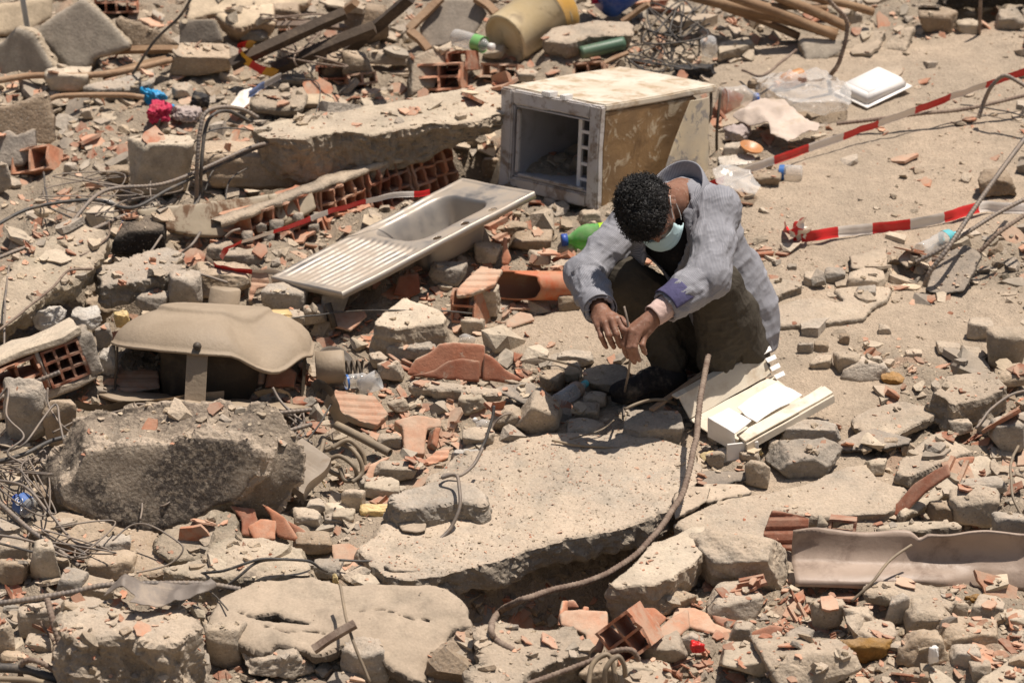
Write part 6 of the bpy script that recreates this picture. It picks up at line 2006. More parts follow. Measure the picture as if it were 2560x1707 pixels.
HOSE = [[(812, 1125, .10), (860, 1110, .12), (895, 1140, .10), (905, 1180, .05), (880, 1205, .03)], [(820, 1150, .08), (850, 1140, .10), (885, 1165, .08), (890, 1195, .03), (862, 1200, .03), (850, 1170, .06)],
        [(830, 1120, .12), (870, 1100, .14), (905, 1130, .10), (912, 1160, .06)], [(810, 1100, .08), (800, 1150, .07), (830, 1180, .04), (860, 1190, .03)]]
for i, h_ in enumerate(HOSE):
    R('hose', ['outermost loop of the dusty hoses right of the duct', 'inner coil of the dusty hoses right of the duct', 'upper loop of the dusty hoses right of the duct', 'hose leading down beside the duct'][i], h_, .008, 'hose', 'hose', group='dusty hoses by the duct')
for i, (pts, lab) in enumerate([
    ([(783, 970, .16), (800, 962, .19), (822, 985, .15), (835, 1020, .08), (850, 1050, .05)], 'dark curled metal strip above the duct, outer'),
    ([(786, 975, .12), (812, 990, .16), (838, 1030, .10), (858, 1060, .04)], 'dark curled metal strip above the duct, inner'),
    ([(640, 985, .10), (690, 975, .12), (720, 985, .10), (730, 1010, .06)], 'torn dark metal strip below the fan flange'),
    ([(190, 1010, .06), (260, 1020, .07), (350, 1005, .08), (450, 1000, .07), (560, 990, .06)], 'torn bent metal edge along the front of the fan flange')]):
    ribbon('metal_strip', lab, pts, [.5], .04, ['fan_dark', 'fan'], cat='metal strip', twist=1.0, seed=20 + i)
# heap of straw
rs = np.random.RandomState(5)
parts = []
for i in range(260):
    u, v = rs.normal(680, 36), rs.normal(1180, 14)
    p = G(u, v, rs.uniform(.0, .05))
    d = rs.normal(0, 1, 3) * [1, .6, .25]
    d *= rs.uniform(.03, .07) / np.linalg.norm(d)
    parts.append(tube_geo(np.array([p - d, p + rs.normal(0, .006, 3), p + d]), .0022, 3, False))
V, F = join(parts)
obj_world('straw', V, F, M['straw'], kind='stuff', label='tangle of dry yellow straw beside the tar-black chunk')
# tarpaulin rag
cloth('tarpaulin_rag', 'stiff grey-brown tarpaulin rag draped over the tan block, lower left', q(7, 690, 980, 715, 925, 860, 890, 1040, 905, 1110, 862, 1230, 900, 1340, 920, 1440, 985, 1330, 1030, 1160, 1060, 1000, 1100, 850, 1100, 900, 1020), (380, 1545), 'ragdark', 'tarpaulin', .11, 4, .285, 20, -85, 21, .007)

# ------------------------------------------------------------------ reinforcing bars, cables and wires
BIG = [(1769, 889, .30), (1756, 962, .26), (1745, 1035, .22), (1738, 1100, .20), (1724, 1170, .16), (1696, 1246, .13), (1636, 1337, .10), (1561, 1408, .09), (1486, 1449, .09), (1374, 1479, .09), (1299, 1502, .10), (1247, 1532, .12), (1228, 1566, .12), (1240, 1597, .11), (1284, 1624, .10)]
R('rebar', 'long thick ribbed rebar curving up from the dark hollow beside the man', BIG, .0094, 'rust', ribs=(.014, .0019), seg=10, jit=.006)
BARS = [
    ([(2092, 310, .05), (2180, 300, .06), (2300, 285, .07), (2420, 272, .07), (2580, 235, .10)], .0085, 'rust', 'rusty ribbed bar lying under the taut barrier tape'),
    ([(2446, 296, .05), (2462, 250, .12), (2480, 215, .19), (2510, 190, .24), (2545, 205, .22), (2600, 240, .18)], .0095, 'steel', 'bar bent into a hook at the right edge, upper'),
    ([(2311, 715, .02), (2325, 680, .08), (2370, 620, .16), (2430, 530, .24), (2500, 430, .32), (2590, 310, .38)], .010, 'steel', 'bar bent steeply up at the right edge'),
    ([(2290, 655, .06), (2340, 630, .10), (2420, 580, .16), (2500, 530, .20), (2600, 480, .24)], .009, 'steel', 'upper of the two bars running off the right edge'),
    ([(2330, 650, .05), (2430, 640, .06), (2500, 580, .14), (2590, 520, .2)], .009, 'rust', 'lower of the two bars running off the right edge'),
    ([(-30, 655, .16), (60, 620, .17), (150, 588, .18), (256, 480, .20), (420, 457, .2), (620, 372, .24), (680, 358, .22)], .0085, 'steel', 'upper of the two long cables sweeping across the left'),
    ([(-30, 575, .12), (80, 520, .14), (230, 500, .15), (330, 520, .15), (430, 470, .18), (620, 380, .22), (660, 364, .22)], .0085, 'cable', 'lower of the two long cables sweeping across the left'),
    ([(230, 575, .10), (330, 535, .09), (470, 525, .08), (490, 500, .10), (492, 420, .25), (500, 330, .38), (515, 282, .44), (560, 268, .44), (610, 276, .40), (645, 295, .36)], .0095, 'steel', 'thick bar bent up and over in front of the thick slab, outer'),
    ([(300, 545, .09), (420, 535, .08), (484, 515, .10), (500, 480, .12), (503, 420, .24), (512, 330, .36), (530, 290, .41), (570, 278, .40), (625, 305, .33)], .0085, 'cable', 'thick bar bent up and over in front of the thick slab, inner'),
    ([(-30, 1510, .07), (60, 1500, .09), (180, 1480, .11), (270, 1462, .13), (440, 1458, .14), (520, 1460, .12), (600, 1473, .08)], .0105, 'steel', 'long thick ribbed bar running under the tarpaulin rag'),
    ([(592, 1043, .10), (680, 1034, .12), (780, 1024, .13)], .0085, 'steel', 'upper of two ribbed bars jutting right from the tar-black chunk'),
    ([(625, 1097, .08), (700, 1082, .10), (780, 1060, .11)], .0085, 'steel', 'lower of two ribbed bars jutting right from the tar-black chunk'),
    ([(-30, 1010, .12), (50, 970, .15), (150, 930, .2)], .009, 'steel', 'ribbed bar crossing in front of the hollow block, left'),
    ([(-30, 1160, .10), (60, 1135, .12), (140, 1098, .12), (252, 1080, .10)], .009, 'cable', 'dark ribbed bar ending at the tar-black chunk'),
    ([(-30, 1155, .05), (100, 1150, .05), (220, 1142, .06)], .009, 'steel', 'ribbed bar lying level left of the tar-black chunk'),
    ([(-20, 1240, .10), (70, 1320, .09), (140, 1370, .07), (198, 1415, .04)], .009, 'steel', 'bar slanting down across the wires, left'),
    ([(52, 1700, .02), (52, 1665, .07), (70, 1650, .10), (100, 1655, .10), (162, 1690, .05)], .010, 'rust', 'rusty bar bent into a hook at the lower left corner'),
    ([(118, 1498, .14), (135, 1560, .10), (150, 1618, .04)], .011, 'rust', 'short rusty stub standing in the lower left'),
    ([(100, 1553, .08), (118, 1580, .05), (134, 1602, .03)], .006, 'rust', 'thin rusty nail-like stub left of the thicker stub'),
    ([(-30, 1668, .06), (60, 1672, .06), (118, 1690, .05), (190, 1715, .03)], .018, 'cable', 'thick black sheathed cable at the lower left corner'),
    ([(-30, 1695, .05), (80, 1700, .05), (160, 1720, .04)], .011, 'hose', 'pale ribbed conduit below the black cable, lower left corner'),
    ([(-20, 205, .06), (80, 190, .06), (200, 190, .06), (300, 180, .06), (430, 150, .07)], .016, 'wood', 'long brown bent pipe lying across the upper left'),
    ([(120, 250, .05), (160, 240, .06), (300, 238, .05), (360, 244, .04)], .013, 'wood', 'brown bar lying left of the blue bag'),
    ([(1290, 1720, .06), (1400, 1680, .07), (1480, 1650, .09), (1540, 1626, .12), (1580, 1625, .12), (1597, 1650, .08)], .0095, 'rust', 'bar curving along the bottom edge into loops'),
    ([(1915, 1688, .04), (1955, 1665, .06), (1992, 1652, .07)], .009, 'rust', 'short rusty rod on the big lump at the bottom edge'),
    ([(2075, 190, .02), (2100, 150, .14), (2118, 60, .3), (2080, 10, .4), (2060, -20, .45)], .010, 'rust', 'dark curved bar bent over the end of the pole bundle'),
]
for pts, r, mt, lab in BARS:
    r = r * .85
    R('rebar' if mt not in ('cable', 'hose', 'wood') else ('cable' if mt != 'wood' else 'metal_pipe'), lab, pts, r, mt, ribs=(.014, .0018) if mt in ('rust', 'steel') else None, cat='rebar' if mt in ('rust', 'steel') else ('cable' if mt != 'wood' else 'pipe'), seg=8)
for i in range(1):
    pts = catmull([G(795 / 860 * 860 + 0, 1610, .1)] * 2, 2)
beam('timber_balk', 'square rusty-brown batten lying on the felt slab', G(*q(7, 2090, 1345)[0], .13), G(*q(8, 100, 1175)[0], .20), .016, 'rust')
WIRES = [
    ([(1400 + 368 * .4338, 380 + 888 * .4337, .0)] * 1, 0, '', ''),
    ([(1236, 1014, .14), (1232, 1050, .10), (1215, 1100, .05), (1195, 1135, .02)], .0055, 'cable', 'dark wire standing up in the centre rubble'),
    ([(1298, 1034, .05), (1260, 1036, .07), (1235, 1060, .04), (1225, 1080, .02)], .004, 'steel', 'thin pale wire arching right of the standing wire'),
    ([(1205, 1120, .15), (1185, 1160, .12), (1150, 1190, .11), (1120, 1187, .12), (1105, 1195, .13), (1140, 1190, .15), (1152, 1235, .13), (1148, 1280, .09), (1120, 1330, .04), (1070, 1365, .02), (990, 1384, .02), (910, 1382, .02)], .0058, 'steel', 'long wire looping over the rough block on the floor slab'),
    ([(504, 1120, .02), (560, 1160, .02), (640, 1178, .05)], .003, 'steel', 'bent wire end at the right rim of the tar-black chunk'),
    ([(505, 1152, .16), (560, 1165, .17), (630, 1178, .16)], .003, 'steel', 'thin straight wire on the tar-black face'),
    ([(374, 1262, .07), (410, 1263, .10), (455, 1232, .12), (500, 1233, .12), (560, 1216, .12)], .003, 'steel', 'crooked wire on the lower part of the tar-black face'),
    ([(354, 1252, .1), (354, 1275, .09), (350, 1295, .08)], .0035, 'steel', 'short upright wire stub on the tar-black face'),
    ([(280, 1350, .08), (330, 1312, .11), (380, 1315, .12), (440, 1350, .10), (456, 1375, .08), (420, 1410, .04), (340, 1432, .04)], .003, 'steel', 'thin wire hoop below the tar-black chunk'),
    ([(-20, 1335, .1), (80, 1352, .10), (160, 1390, .08), (215, 1395, .05)], .0045, 'steel', 'grey wire crossing the lower left, upper strand'),
    ([(-20, 1350, .1), (70, 1375, .10), (150, 1388, .08), (210, 1398, .05)], .0045, 'cable', 'grey wire crossing the lower left, lower strand'),
    ([(-20, 1200, .12), (60, 1215, .14), (130, 1290, .10), (190, 1355, .06), (250, 1362, .05)], .005, 'steel', 'thick grey wire bending down at the left'),
    ([(10, 1130, .1), (60, 1110, .16), (110, 1040, .2), (140, 1010, .22), (150, 1060, .2), (165, 1120, .16), (200, 1150, .12)], .004, 'steel', 'loose mesh wire round the upright grey stone'),
    ([(-10, 1000, .18), (20, 970, .22), (18, 1040, .2), (60, 1090, .17), (20, 1130, .14), (60, 1160, .1)], .004, 'steel', 'mesh wire left of the upright grey stone'),
    ([(118, 970, .24), (120, 1010, .2), (150, 1060, .16), (180, 1080, .12), (230, 1065, .10)], .004, 'steel', 'mesh wire right of the upright grey stone'),
    ([(130, 1080, .12), (200, 1050, .14), (250, 1052, .12)], .0035, 'steel', 'mesh wire reaching the tar-black chunk'),
    ([(240, 1040, .1), (320, 1020, .12), (350, 1008, .13), (420, 1025, .10)], .004, 'steel', 'thin wire along the upper rim of the tar-black chunk'),
    ([(638, 1016, .12), (650, 1080, .10), (665, 1150, .06)], .0055, 'steel', 'tie wire hanging across the two jutting bars'),
    ([(682, 970, .16), (700, 1000, .13), (740, 1040, .10), (760, 1065, .08)], .005, 'steel', 'pale wire bending down below the fan'),
    ([(830, 1010, .14), (800, 1060, .10), (760, 1110, .06), (740, 1130, .04)], .003, 'cable', 'thin dark wire slanting behind the duct'),
    ([(700, 800, .06), (850, 780, .07), (960, 775, .12), (1100, 778, .09), (1180, 785, .06)], .003, 'cable', 'thin wire running across the squat tan block'),
    ([(475, 0, .5), (450, 40, .4), (400, 90, .28), (360, 140, .16), (332, 185, .06)], .006, 'cable', 'thin dark cable arching down from the top, left'),
    ([(730, 195, .2), (790, 205, .22), (798, 250, .2), (780, 300, .22), (740, 345, .2), (710, 362, .2)], .0025, 'cable', 'hair-thin wire hanging over the thick slab, left end'),
    ([(22, 665, .2), (12, 760, .18), (10, 860, .15), (5, 930, .1)], .004, 'steel', 'thin wire standing along the left edge'),
    ([(-10, 830, .18), (60, 775, .20), (130, 720, .22), (170, 678, .22), (230, 672, .18)], .005, 'rust', 'rusty wire lying along the slanting beam'),
    ([(272, 555, .24), (272, 590, .2), (240, 620, .18), (200, 640, .18)], .004, 'rust', 'rusty wire on the upper end of the slanting beam'),
    ([(405, 590, .1), (380, 625, .10), (350, 652, .08)], .0045, 'steel', 'grey wire stub right of the slanting beam'),
    ([(500, 580, .1), (480, 610, .1), (455, 632, .07)], .0055, 'steel', 'grey bar stub left of the hollow block wall'),
    ([(600, 573, .12), (580, 578, .12), (562, 592, .10)], .005, 'steel', 'short grey stub in front of the rusty enamel panel'),
    ([(470, 680, .08), (520, 690, .07), (568, 706, .05)], .0055, 'steel', 'short bar lying below the red tape strip'),
    ([(328, 1660, .05), (345, 1600, .09), (332, 1560, .12), (325, 1575, .11)], .006, 'steel', 'pale bent wire in front of the tan block, lower left'),
    ([(280, 1705, .02), (310, 1675, .06), (335, 1645, .08), (338, 1610, .10), (322, 1575, .12), (338, 1573, .13)], .007, 'steel', 'pale twisted flat wire at the bottom, left'),
    ([(492, 1435, .08), (560, 1425, .13), (640, 1400, .16), (700, 1398, .15), (770, 1402, .12), (800, 1420, .08), (818, 1428, .05)], .0045, 'cable', 'dark wire over the mound-like slab, upper'),
    ([(550, 1480, .06), (600, 1440, .12), (650, 1405, .15), (720, 1398, .14)], .0045, 'cable', 'dark wire over the mound-like slab, lower'),
    ([(495, 1455, .06), (540, 1490, .10), (570, 1525, .13)], .0025, 'cable', 'hair-thin wire on the felt slab'),
    ([(848, 1460, .2), (860, 1520, .18), (880, 1590, .16), (925, 1705, .05)], .005, 'hose', 'thin blurred rod standing in front of the felt slab'),
    ([(1470, 1715, .05), (1480, 1660, .10), (1510, 1635, .12), (1530, 1650, .10), (1540, 1705, .04)], .008, 'hose', 'thick wire loop at the bottom edge, left one'),
    ([(1510, 1715, .04), (1515, 1670, .10), (1545, 1640, .13), (1560, 1660, .1), (1562, 1690, .05)], .008, 'hose', 'thick wire loop at the bottom edge, right one'),
    ([(2278, 1362, .14), (2225, 1400, .12), (2185, 1450, .09), (2130, 1505, .03)], .005, 'hose', 'thin wire bowed over the sheet metal channel'),
    ([(2545, 1115, .1), (2528, 1160, .12), (2530, 1220, .10), (2540, 1260, .08), (2560, 1300, .05)], .005, 'hose', 'thin wire standing at the right edge'),
    ([(2610, 965, .05), (2530, 985, .07), (2480, 1020, .07), (2440, 1070, .05)], .005, 'steel', 'grey wire at the right edge beside the big boulder'),
    ([(1505, 1145, .03), (1502, 1130, .04), (1530, 1143, .03), (1580, 1140, .02), (1650, 1120, .02)], .0045, 'steel', 'grey wire lying at the back of the floor slab'),
    ([(1425, 1098, .05), (1500, 1075, .06), (1535, 1050, .05)], .003, 'hose', 'thin twig-like wire left of the big rough stone'),
    ([(1380, 1100, .05), (1450, 1112, .05), (1520, 1118, .04), (1570, 1120, .03)], .0045, 'hose', 'thin rod lying left of the big rough stone'),
    ([(1560, 1022, .07), (1610, 1005, .08), (1655, 1000, .10), (1690, 1010, .06)], .006, 'hose', 'pale cable end curving under the shoe'),
    ([(1345, 893, .06), (1400, 905, .06), (1450, 920, .06), (1452, 945, .04)], .0045, 'hose', 'pale wire bent down at the clear bottle'),
    ([(1855, 175, .05), (1905, 190, .08), (1960, 150, .10), (1990, 125, .1)], .006, 'rust', 'thin rusty bar on the slope left of the pole ends'),
    ([(2400, 262, .02), (2450, 268, .03), (2560, 290, .03)], .003, 'cable', 'hair-thin wire on the slope below the hooked bar'),
    ([(850, 1400, .05), (930, 1403, .03), (990, 1402, .02)], .004, 'cable', 'thin dark wire at the left corner of the floor slab'),
    ([(380, 330, .2), (400, 300, .26), (395, 315, .22)], .003, 'cable', 'hair-thin wire below the raspberry cloth'),
    ([(470, 370, .2), (520, 330, .26), (580, 322, .25), (640, 330, .22)], .003, 'cable', 'hair-thin wire in front of the bent-up bars'),
    ([(512, 480, .1), (530, 430, .15), (560, 410, .15), (600, 380, .2)], .003, 'cable', 'hair-thin wire beside the shaded block'),
    ([(565, 500, .1), (575, 450, .12), (620, 420, .12)], .003, 'cable', 'hair-thin wire on the shaded block'),
    ([(110, 430, .1), (118, 500, .1), (125, 520, .06), (180, 545, .04)], .004, 'cable', 'thin wire bent near the cables, left'),
]
for pts, r, mt, lab in WIRES[1:]:
    R('wire', lab, pts, r, mt, cat='wire', group='loose wires in the rubble', seg=6, jit=.004)


def tangle(label, box, n, r, mat, seed, hmax=.14):
    rs = np.random.RandomState(seed)
    pts = [(rs.uniform(box[0], box[2]), rs.uniform(box[1], box[3]), rs.uniform(.01, hmax)) for _ in range(n)]
    V, F = tube_geo(path(pts, 9), r, 5)
    return obj_world('wire_tangle', V, F, M[mat], label=label, cat='wire')


tangle('grey tangle of springy wire behind the fridge, upper centre', (1530, 110, 1730, 205), 22, .0032, 'cable', 3, .07)
tangle('dark tangle of wire and scrap at the top, right of the bucket', (1600, 0, 1780, 110), 30, .004, 'cable', 4, .14)
tangle('thin wire tangle among the charred timbers', (640, 20, 900, 170), 26, .004, 'rust', 6, .2)
tangle('fine wire tangle at the left edge above the bottle with blue label', (-20, 1130, 150, 1290), 22, .003, 'steel', 8, .16)
tangle('fine wire tangle below the tar-black chunk, left', (60, 1300, 300, 1400), 16, .003, 'steel', 9, .12)
tangle('springy wire bundle under the two jutting bars', (650, 1020, 790, 1140), 26, .0035, 'steel', 10, .1)
tangle('fine wire tangle left of the enamel panel', (90, 430, 460, 560), 22, .0028, 'steel', 11, .16)

# ------------------------------------------------------------------ the squatting person
MB = G(1680, 990)


def J(u, v, Y):
    return plane_hit(u, v, MB + np.array([0, Y, 0]), np.array([0, -1.0, 0]))


class Field:
    """signed distance on a grid; primitives are blended in with a smooth minimum"""

    def __init__(s, lo, hi, h):
        s.lo, s.h = np.asarray(lo, float), h
        s.n = np.ceil((np.asarray(hi) - s.lo) / h).astype(int) + 1
        s.D = np.full(s.n, 0.5, np.float32)

    def block(s, lo, hi):
        a = np.clip(((lo - s.lo) / s.h).astype(int) - 1, 0, s.n - 1)
        b = np.clip(((hi - s.lo) / s.h).astype(int) + 2, 1, s.n)
        ax = [s.lo[k] + s.h * np.arange(a[k], b[k]) for k in range(3)]
        sl = tuple(slice(a[k], b[k]) for k in range(3))
        return sl, np.stack(np.meshgrid(*ax, indexing='ij'), -1)

    def blend(s, sl, d, k):
        o = s.D[sl]
        if k <= 0:
            s.D[sl] = np.minimum(o, d)
        else:
            hh = np.clip(.5 + .5 * (o - d) / k, 0, 1)
            s.D[sl] = o * (1 - hh) + d * hh - k * hh * (1 - hh)

    def cap(s, a, b, ra, rb, k=.02, m=.05):
        a, b = np.asarray(a, float), np.asarray(b, float)
        r = max(ra, rb) + m
        sl, P = s.block(np.minimum(a, b) - r, np.maximum(a, b) + r)
        ba = b - a
        t = np.clip(((P - a) @ ba) / (ba @ ba + 1e-12), 0, 1)
        d = np.linalg.norm(P - a - t[..., None] * ba, axis=-1) - (ra + t * (rb - ra))
        s.blend(sl, d, k)

    def chain(s, pts, rr, k=.02, m=.05):
        for i in range(len(pts) - 1):
            s.cap(pts[i], pts[i + 1], rr[i], rr[i + 1], k, m)

    def ell(s, c, axes, rad, k=.02, m=.05):
        c, rad = np.asarray(c, float), np.asarray(rad, float)
        R_ = rad.max() + m
        sl, P = s.block(c - R_, c + R_)
        Q = (P - c) @ np.asarray(axes, float).T
        k0 = np.linalg.norm(Q / rad, axis=-1)
        k1 = np.linalg.norm(Q / rad ** 2, axis=-1)
        s.blend(sl, k0 * (k0 - 1) / (k1 + 1e-9), k)

    def mesh(s):
        return surface_nets(s.D, s.lo, s.h)


j = {n: J(*c) for n, c in dict(
    pelvis=(1805, 855, .15), rhip=(1745, 850, .19), lhip=(1845, 872, .10), rknee=(1548, 690, -.03), rank=(1672, 930, .03), lknee=(1790, 712, -.14), lank=(1790, 935, -.03),
    belly=(1795, 725, .12), chest=(1708, 575, .03), c7=(1704, 498, .0), lsh=(1792, 528, -.06), rsh=(1577, 566, .06),
    lelb=(1772, 692, -.27), lwri=(1640, 785, -.39), relb=(1462, 688, -.10), rwri=(1502, 778, -.33), head=(1622, 528, -.22)).items()}

# materials
def skin_mat():
    t = NT('brown_skin')
    c = t.mix(t.rng(t.noise(30, 4), .35, .65), (.205, .098, .060), (.255, .130, .085))
    c = t.mix(t.rng(t.noise(90, 3), .55, .75), c, (.30, .20, .145))
    t.out(c, .55, t.bump(t.noise(160, 4), .25, .004), .35)
    t.b.inputs['Subsurface Weight'].default_value = .06
    t.b.inputs['Subsurface Radius'].default_value = (.01, .004, .002)
    return t.m


def shirt_mat():
    t = NT('fine_striped_cotton')
    st = t.attr('stripe')
    w_ = t.math('SINE', t.math('MULTIPLY', st, 2 * pi / .0044))
    f = t.rng(w_, -.35, .5)
    c = t.mix(f, (.20, .203, .228), (.335, .332, .348))
    c = t.scale_col(c, t.rng(t.noise(14, 4), .3, .7, .85, 1.08, smooth=False))
    b = t.bump(t.noise(15, 3, .5, dist=.8), .22, .02)
    return t.out(c, .85, b, .2)


def cloth_mat(name, c1, c2, dust=.25, sc=9, dustcol=(.30, .235, .165)):
    t = NT(name)
    c = t.mix(t.rng(t.noise(sc, 4), .35, .65), c1, c2)
    c = t.mix(t.math('MULTIPLY', t.rng(t.noise(11, 5, .7), .5, .75), dust), c, dustcol)
    b = t.bump(t.noise(24, 4, .6, dist=.5), .35, .02)
    b2 = t.bump(t.noise(420, 2), .3, .002, b)
    return t.out(c, .9, b2, .15)


M['skin'] = skin_mat()
M['shirt'] = shirt_mat()
M['trousers'] = cloth_mat('dark_olive_trouser_cloth', (.060, .051, .039), (.072, .062, .048), .04)
M['tshirt'] = cloth_mat('black_tshirt_cloth', (.012, .012, .014), (.018, .018, .020), .1)
M['shoe'] = cloth_mat('black_dusty_shoe', (.024, .021, .020), (.036, .031, .029), .6)
M['sole'] = cloth_mat('dark_rubber_sole', (.02, .018, .017), (.03, .026, .023), .4)
M['redtrim'] = cloth_mat('dark_red_trim', (.22, .02, .02), (.18, .015, .015), .2)
M['hair'] = cloth_mat('black_curly_hair', (.008, .007, .006), (.016, .013, .011), 0)
M['hair'].node_tree.nodes['Principled BSDF'].inputs['Roughness'].default_value = .5
M['hair'].node_tree.nodes['Principled BSDF'].inputs['Specular IOR Level'].default_value = .45
M['mask'] = cloth_mat('pale_blue_mask_paper', (.44, .60, .62), (.48, .63, .64), .05)
M['strap'] = cloth_mat('white_elastic', (.7, .7, .68), (.65, .65, .64), .05)
M['bandage'] = cloth_mat('pinkish_bandage', (.56, .41, .36), (.60, .46, .41), .15)
M['navy'] = cloth_mat('navy_cuff_cloth', (.075, .07, .14), (.09, .085, .16), .12)

# head frame: l = his left, f = where the face looks, u = towards the crown
hu = np.array([-.45, -.85, .20]); hu /= np.linalg.norm(hu)
hf = np.array([.25, -.35, -.90]); hf -= hf @ hu * hu; hf /= np.linalg.norm(hf)
hl = np.cross(hu, hf)
HA = np.stack([hl, hf, hu])
hc = j['head']


def hp(l, f, u):
    return hc + hl * l + hf * f + hu * u


def clothes(name, fld, mat, parent, wr, label=None, cut=None, bones=None, fr=13, stretch=None, shell=None, seed=0):
    D = fld.D
    if shell:
        D = np.maximum(D, -(D + shell))
    if cut is not None:
        D = cut(D)
    V, F = surface_nets(D, fld.lo, fld.h)
    N = vnormals(V, F)
    n = fbm(V + seed, fr, 3, seed, .5, ridge=True)
    n2 = fbm(V + seed + 5, fr * .55, 2, seed + 9)
    amp = np.full(len(V), wr)
    at = {}
    if bones:
        best = np.full(len(V), 1e9)
        stripe = np.zeros(len(V))
        fold = np.zeros(len(V))
        for a, b, rad, ref, fa in bones:
            ba = b - a
            L_ = np.linalg.norm(ba)
            t = (V - a) @ ba / L_ ** 2
            tc = np.clip(t, 0, 1)
            q_ = V - a - tc[:, None] * ba
            d = np.linalg.norm(q_, axis=1) - rad
            e1, e2, _ = frame_from_normal(ba, ref)
            ang = np.arctan2(q_ @ e2, q_ @ e1)
            m_ = d < best
            best = np.where(m_, d, best)
            stripe = np.where(m_, ang * rad, stripe)
            ring = np.stack([np.cos(ang) * 1.1, np.sin(ang) * 1.1, t * L_ * fa + .35 * np.sin(ang * 1 + 1.0)], 1)
            cr = fbm(ring, 1.0, 3, seed + 31, .5, ridge=True) + .45 * fbm(ring * 2.3 + 4, 1.0, 2, seed + 37, .5, ridge=True)
            fold = np.where(m_, np.sign(cr) * np.abs(cr) ** 1.25, fold)
        at['stripe'] = stripe
        V = V + N * (wr * 1.3 * fold + wr * .6 * n2)[:, None]
    else:
        V = V + N * (amp * (n * .8 + n2))[:, None]
    return obj_world(name, V, F, M[mat], parent=parent, attrs=at, label=label)


person = empty('person', MB, 'person in a striped shirt squatting with bowed head, face mask and bandaged wrist', 'person')
allj = np.array(list(j.values()))
lo, hi = allj.min(0) - .2, allj.max(0) + .2

# --- body (skin): head, neck, trunk core, arms, hands with fingers
fd_ = Field(np.array([j['relb'][0] - .10, j['lwri'][1] - .14, J(1600, 915, -.4)[2] - .03]), np.array([j['lsh'][0] + .12, j['c7'][1] + .22, hc[2] + .20]), .0034)
fd_.ell(hp(0, -.012, .015), HA, (.077, .098, .090), .01)
fd_.ell(hp(0, .030, -.045), HA, (.060, .062, .072), .03)
fd_.ell(hp(0, .062, .010), HA, (.052, .030, .030), .02)
fd_.cap(hp(0, .088, .002), hp(0, .106, -.030), .009, .014, .012)
fd_.ell(hp(0, .070, -.068), HA, (.026, .022, .012), .015)
for s_ in (-1, 1):
    fd_.ell(hp(s_ * .031, .082, -.002), HA, (.014, .010, .009), .006)
    c_ = hp(s_ * .083, -.012, -.010)
    ea = np.stack([hl * .94 - hf * .34 * s_, hf * .94 + hl * .34 * s_, hu])
    fd_.ell(c_, ea, (.010, .022, .034), .006)
    fd_.ell(c_ + hl * s_ * .007 - hf * .010, ea, (.006, .009, .030), .003)
fd_.chain([hp(0, -.045, -.055), (hp(0, -.03, -.09) + j['c7']) / 2, j['c7'], j['chest'], j['belly']], [.056, .056, .066, .09, .09], .03)
fd_.chain([j['chest'], j['lsh'], j['lelb'], (j['lelb'] + j['lwri']) / 2, j['lwri']], [.08, .055, .042, .040, .029], .02)
fd_.chain([j['chest'], j['rsh'], j['relb'], (j['relb'] + j['rwri']) / 2, j['rwri']], [.08, .055, .042, .040, .029], .02)


def hand(wr, kn, mids, tips, th, rk=(.0115, .0115, .011, .010)):
    kc = np.mean(kn, 0)
    for i, kp in enumerate(kn):                       # palm: wrist to each knuckle
        w0 = wr + (kp - kc) * .55
        fd_.cap(w0, kp, .0165, .0125, .012)
    for i in range(4):
        a, b, c_ = kn[i], mids[i], tips[i]
        b2 = b * .42 + c_ * .58 + (b - a) * .10
        fd_.cap(a, b, rk[i] + .001, rk[i] - .0004, .004)
        fd_.ell(b, np.eye(3), (rk[i] + .0004,) * 3, .003)
        fd_.cap(b, b2, rk[i] - .0005, rk[i] - .0012, .003)
        fd_.cap(b2, c_, rk[i] - .0012, rk[i] - .0030, .003)
    fd_.chain(th, [.017, .0135, .012, .0085], .006)


hand(j['lwri'] + np.array([-.01, -.01, -.008]),
     [J(1567, 828, -.425), J(1580, 828, -.440), J(1596, 834, -.440), J(1611, 841, -.425)],
     [J(1561, 862, -.430), J(1573, 869, -.455), J(1586, 867, -.460), J(1606, 863, -.450)],
     [J(1570, 892, -.395), J(1586, 905, -.415), J(1599, 900, -.420), J(1614, 884, -.420)],
     [J(1612, 808, -.40), J(1578, 838, -.385), J(1560, 858, -.385), J(1562, 880, -.385)])
hand(j['rwri'] + np.array([.0, -.01, -.008]),
     [J(1544, 797, -.40), J(1529, 801, -.415), J(1512, 808, -.415), J(1496, 815, -.40)],
     [J(1557, 823, -.425), J(1541, 836, -.440), J(1521, 838, -.440), J(1503, 841, -.425)],
     [J(1561, 848, -.395), J(1551, 866, -.405), J(1535, 868, -.405), J(1516, 868, -.395)],
     [J(1526, 790, -.375), J(1552, 800, -.375), J(1566, 812, -.385), J(1575, 822, -.395)])
V, F = fd_.mesh()
V = V + vnormals(V, F) * (.0008 * fbm(V, 90, 2, 4))[:, None]
body = obj_world('body', V, F, M['skin'], parent=person)

# --- T-shirt and striped shirt
sh_ax = j['lsh'] - j['rsh']; sh_ax /= np.linalg.norm(sh_ax)
sp = j['c7'] - j['belly']; sp -= sp @ sh_ax * sh_ax; sp /= np.linalg.norm(sp)
CH = np.stack([sh_ax, np.cross(sp, sh_ax), sp])
ft = Field(lo, hi, .0055)
ft.ell(j['chest'], CH, (.150, .110, .130), .03)
ft.chain([j['chest'], j['belly'], j['pelvis']], [.115, .125, .13], .04)
ft.cap(j['c7'], j['chest'], .062, .09, .03)
clothes('tshirt', ft, 'tshirt', person, .003, seed=3)

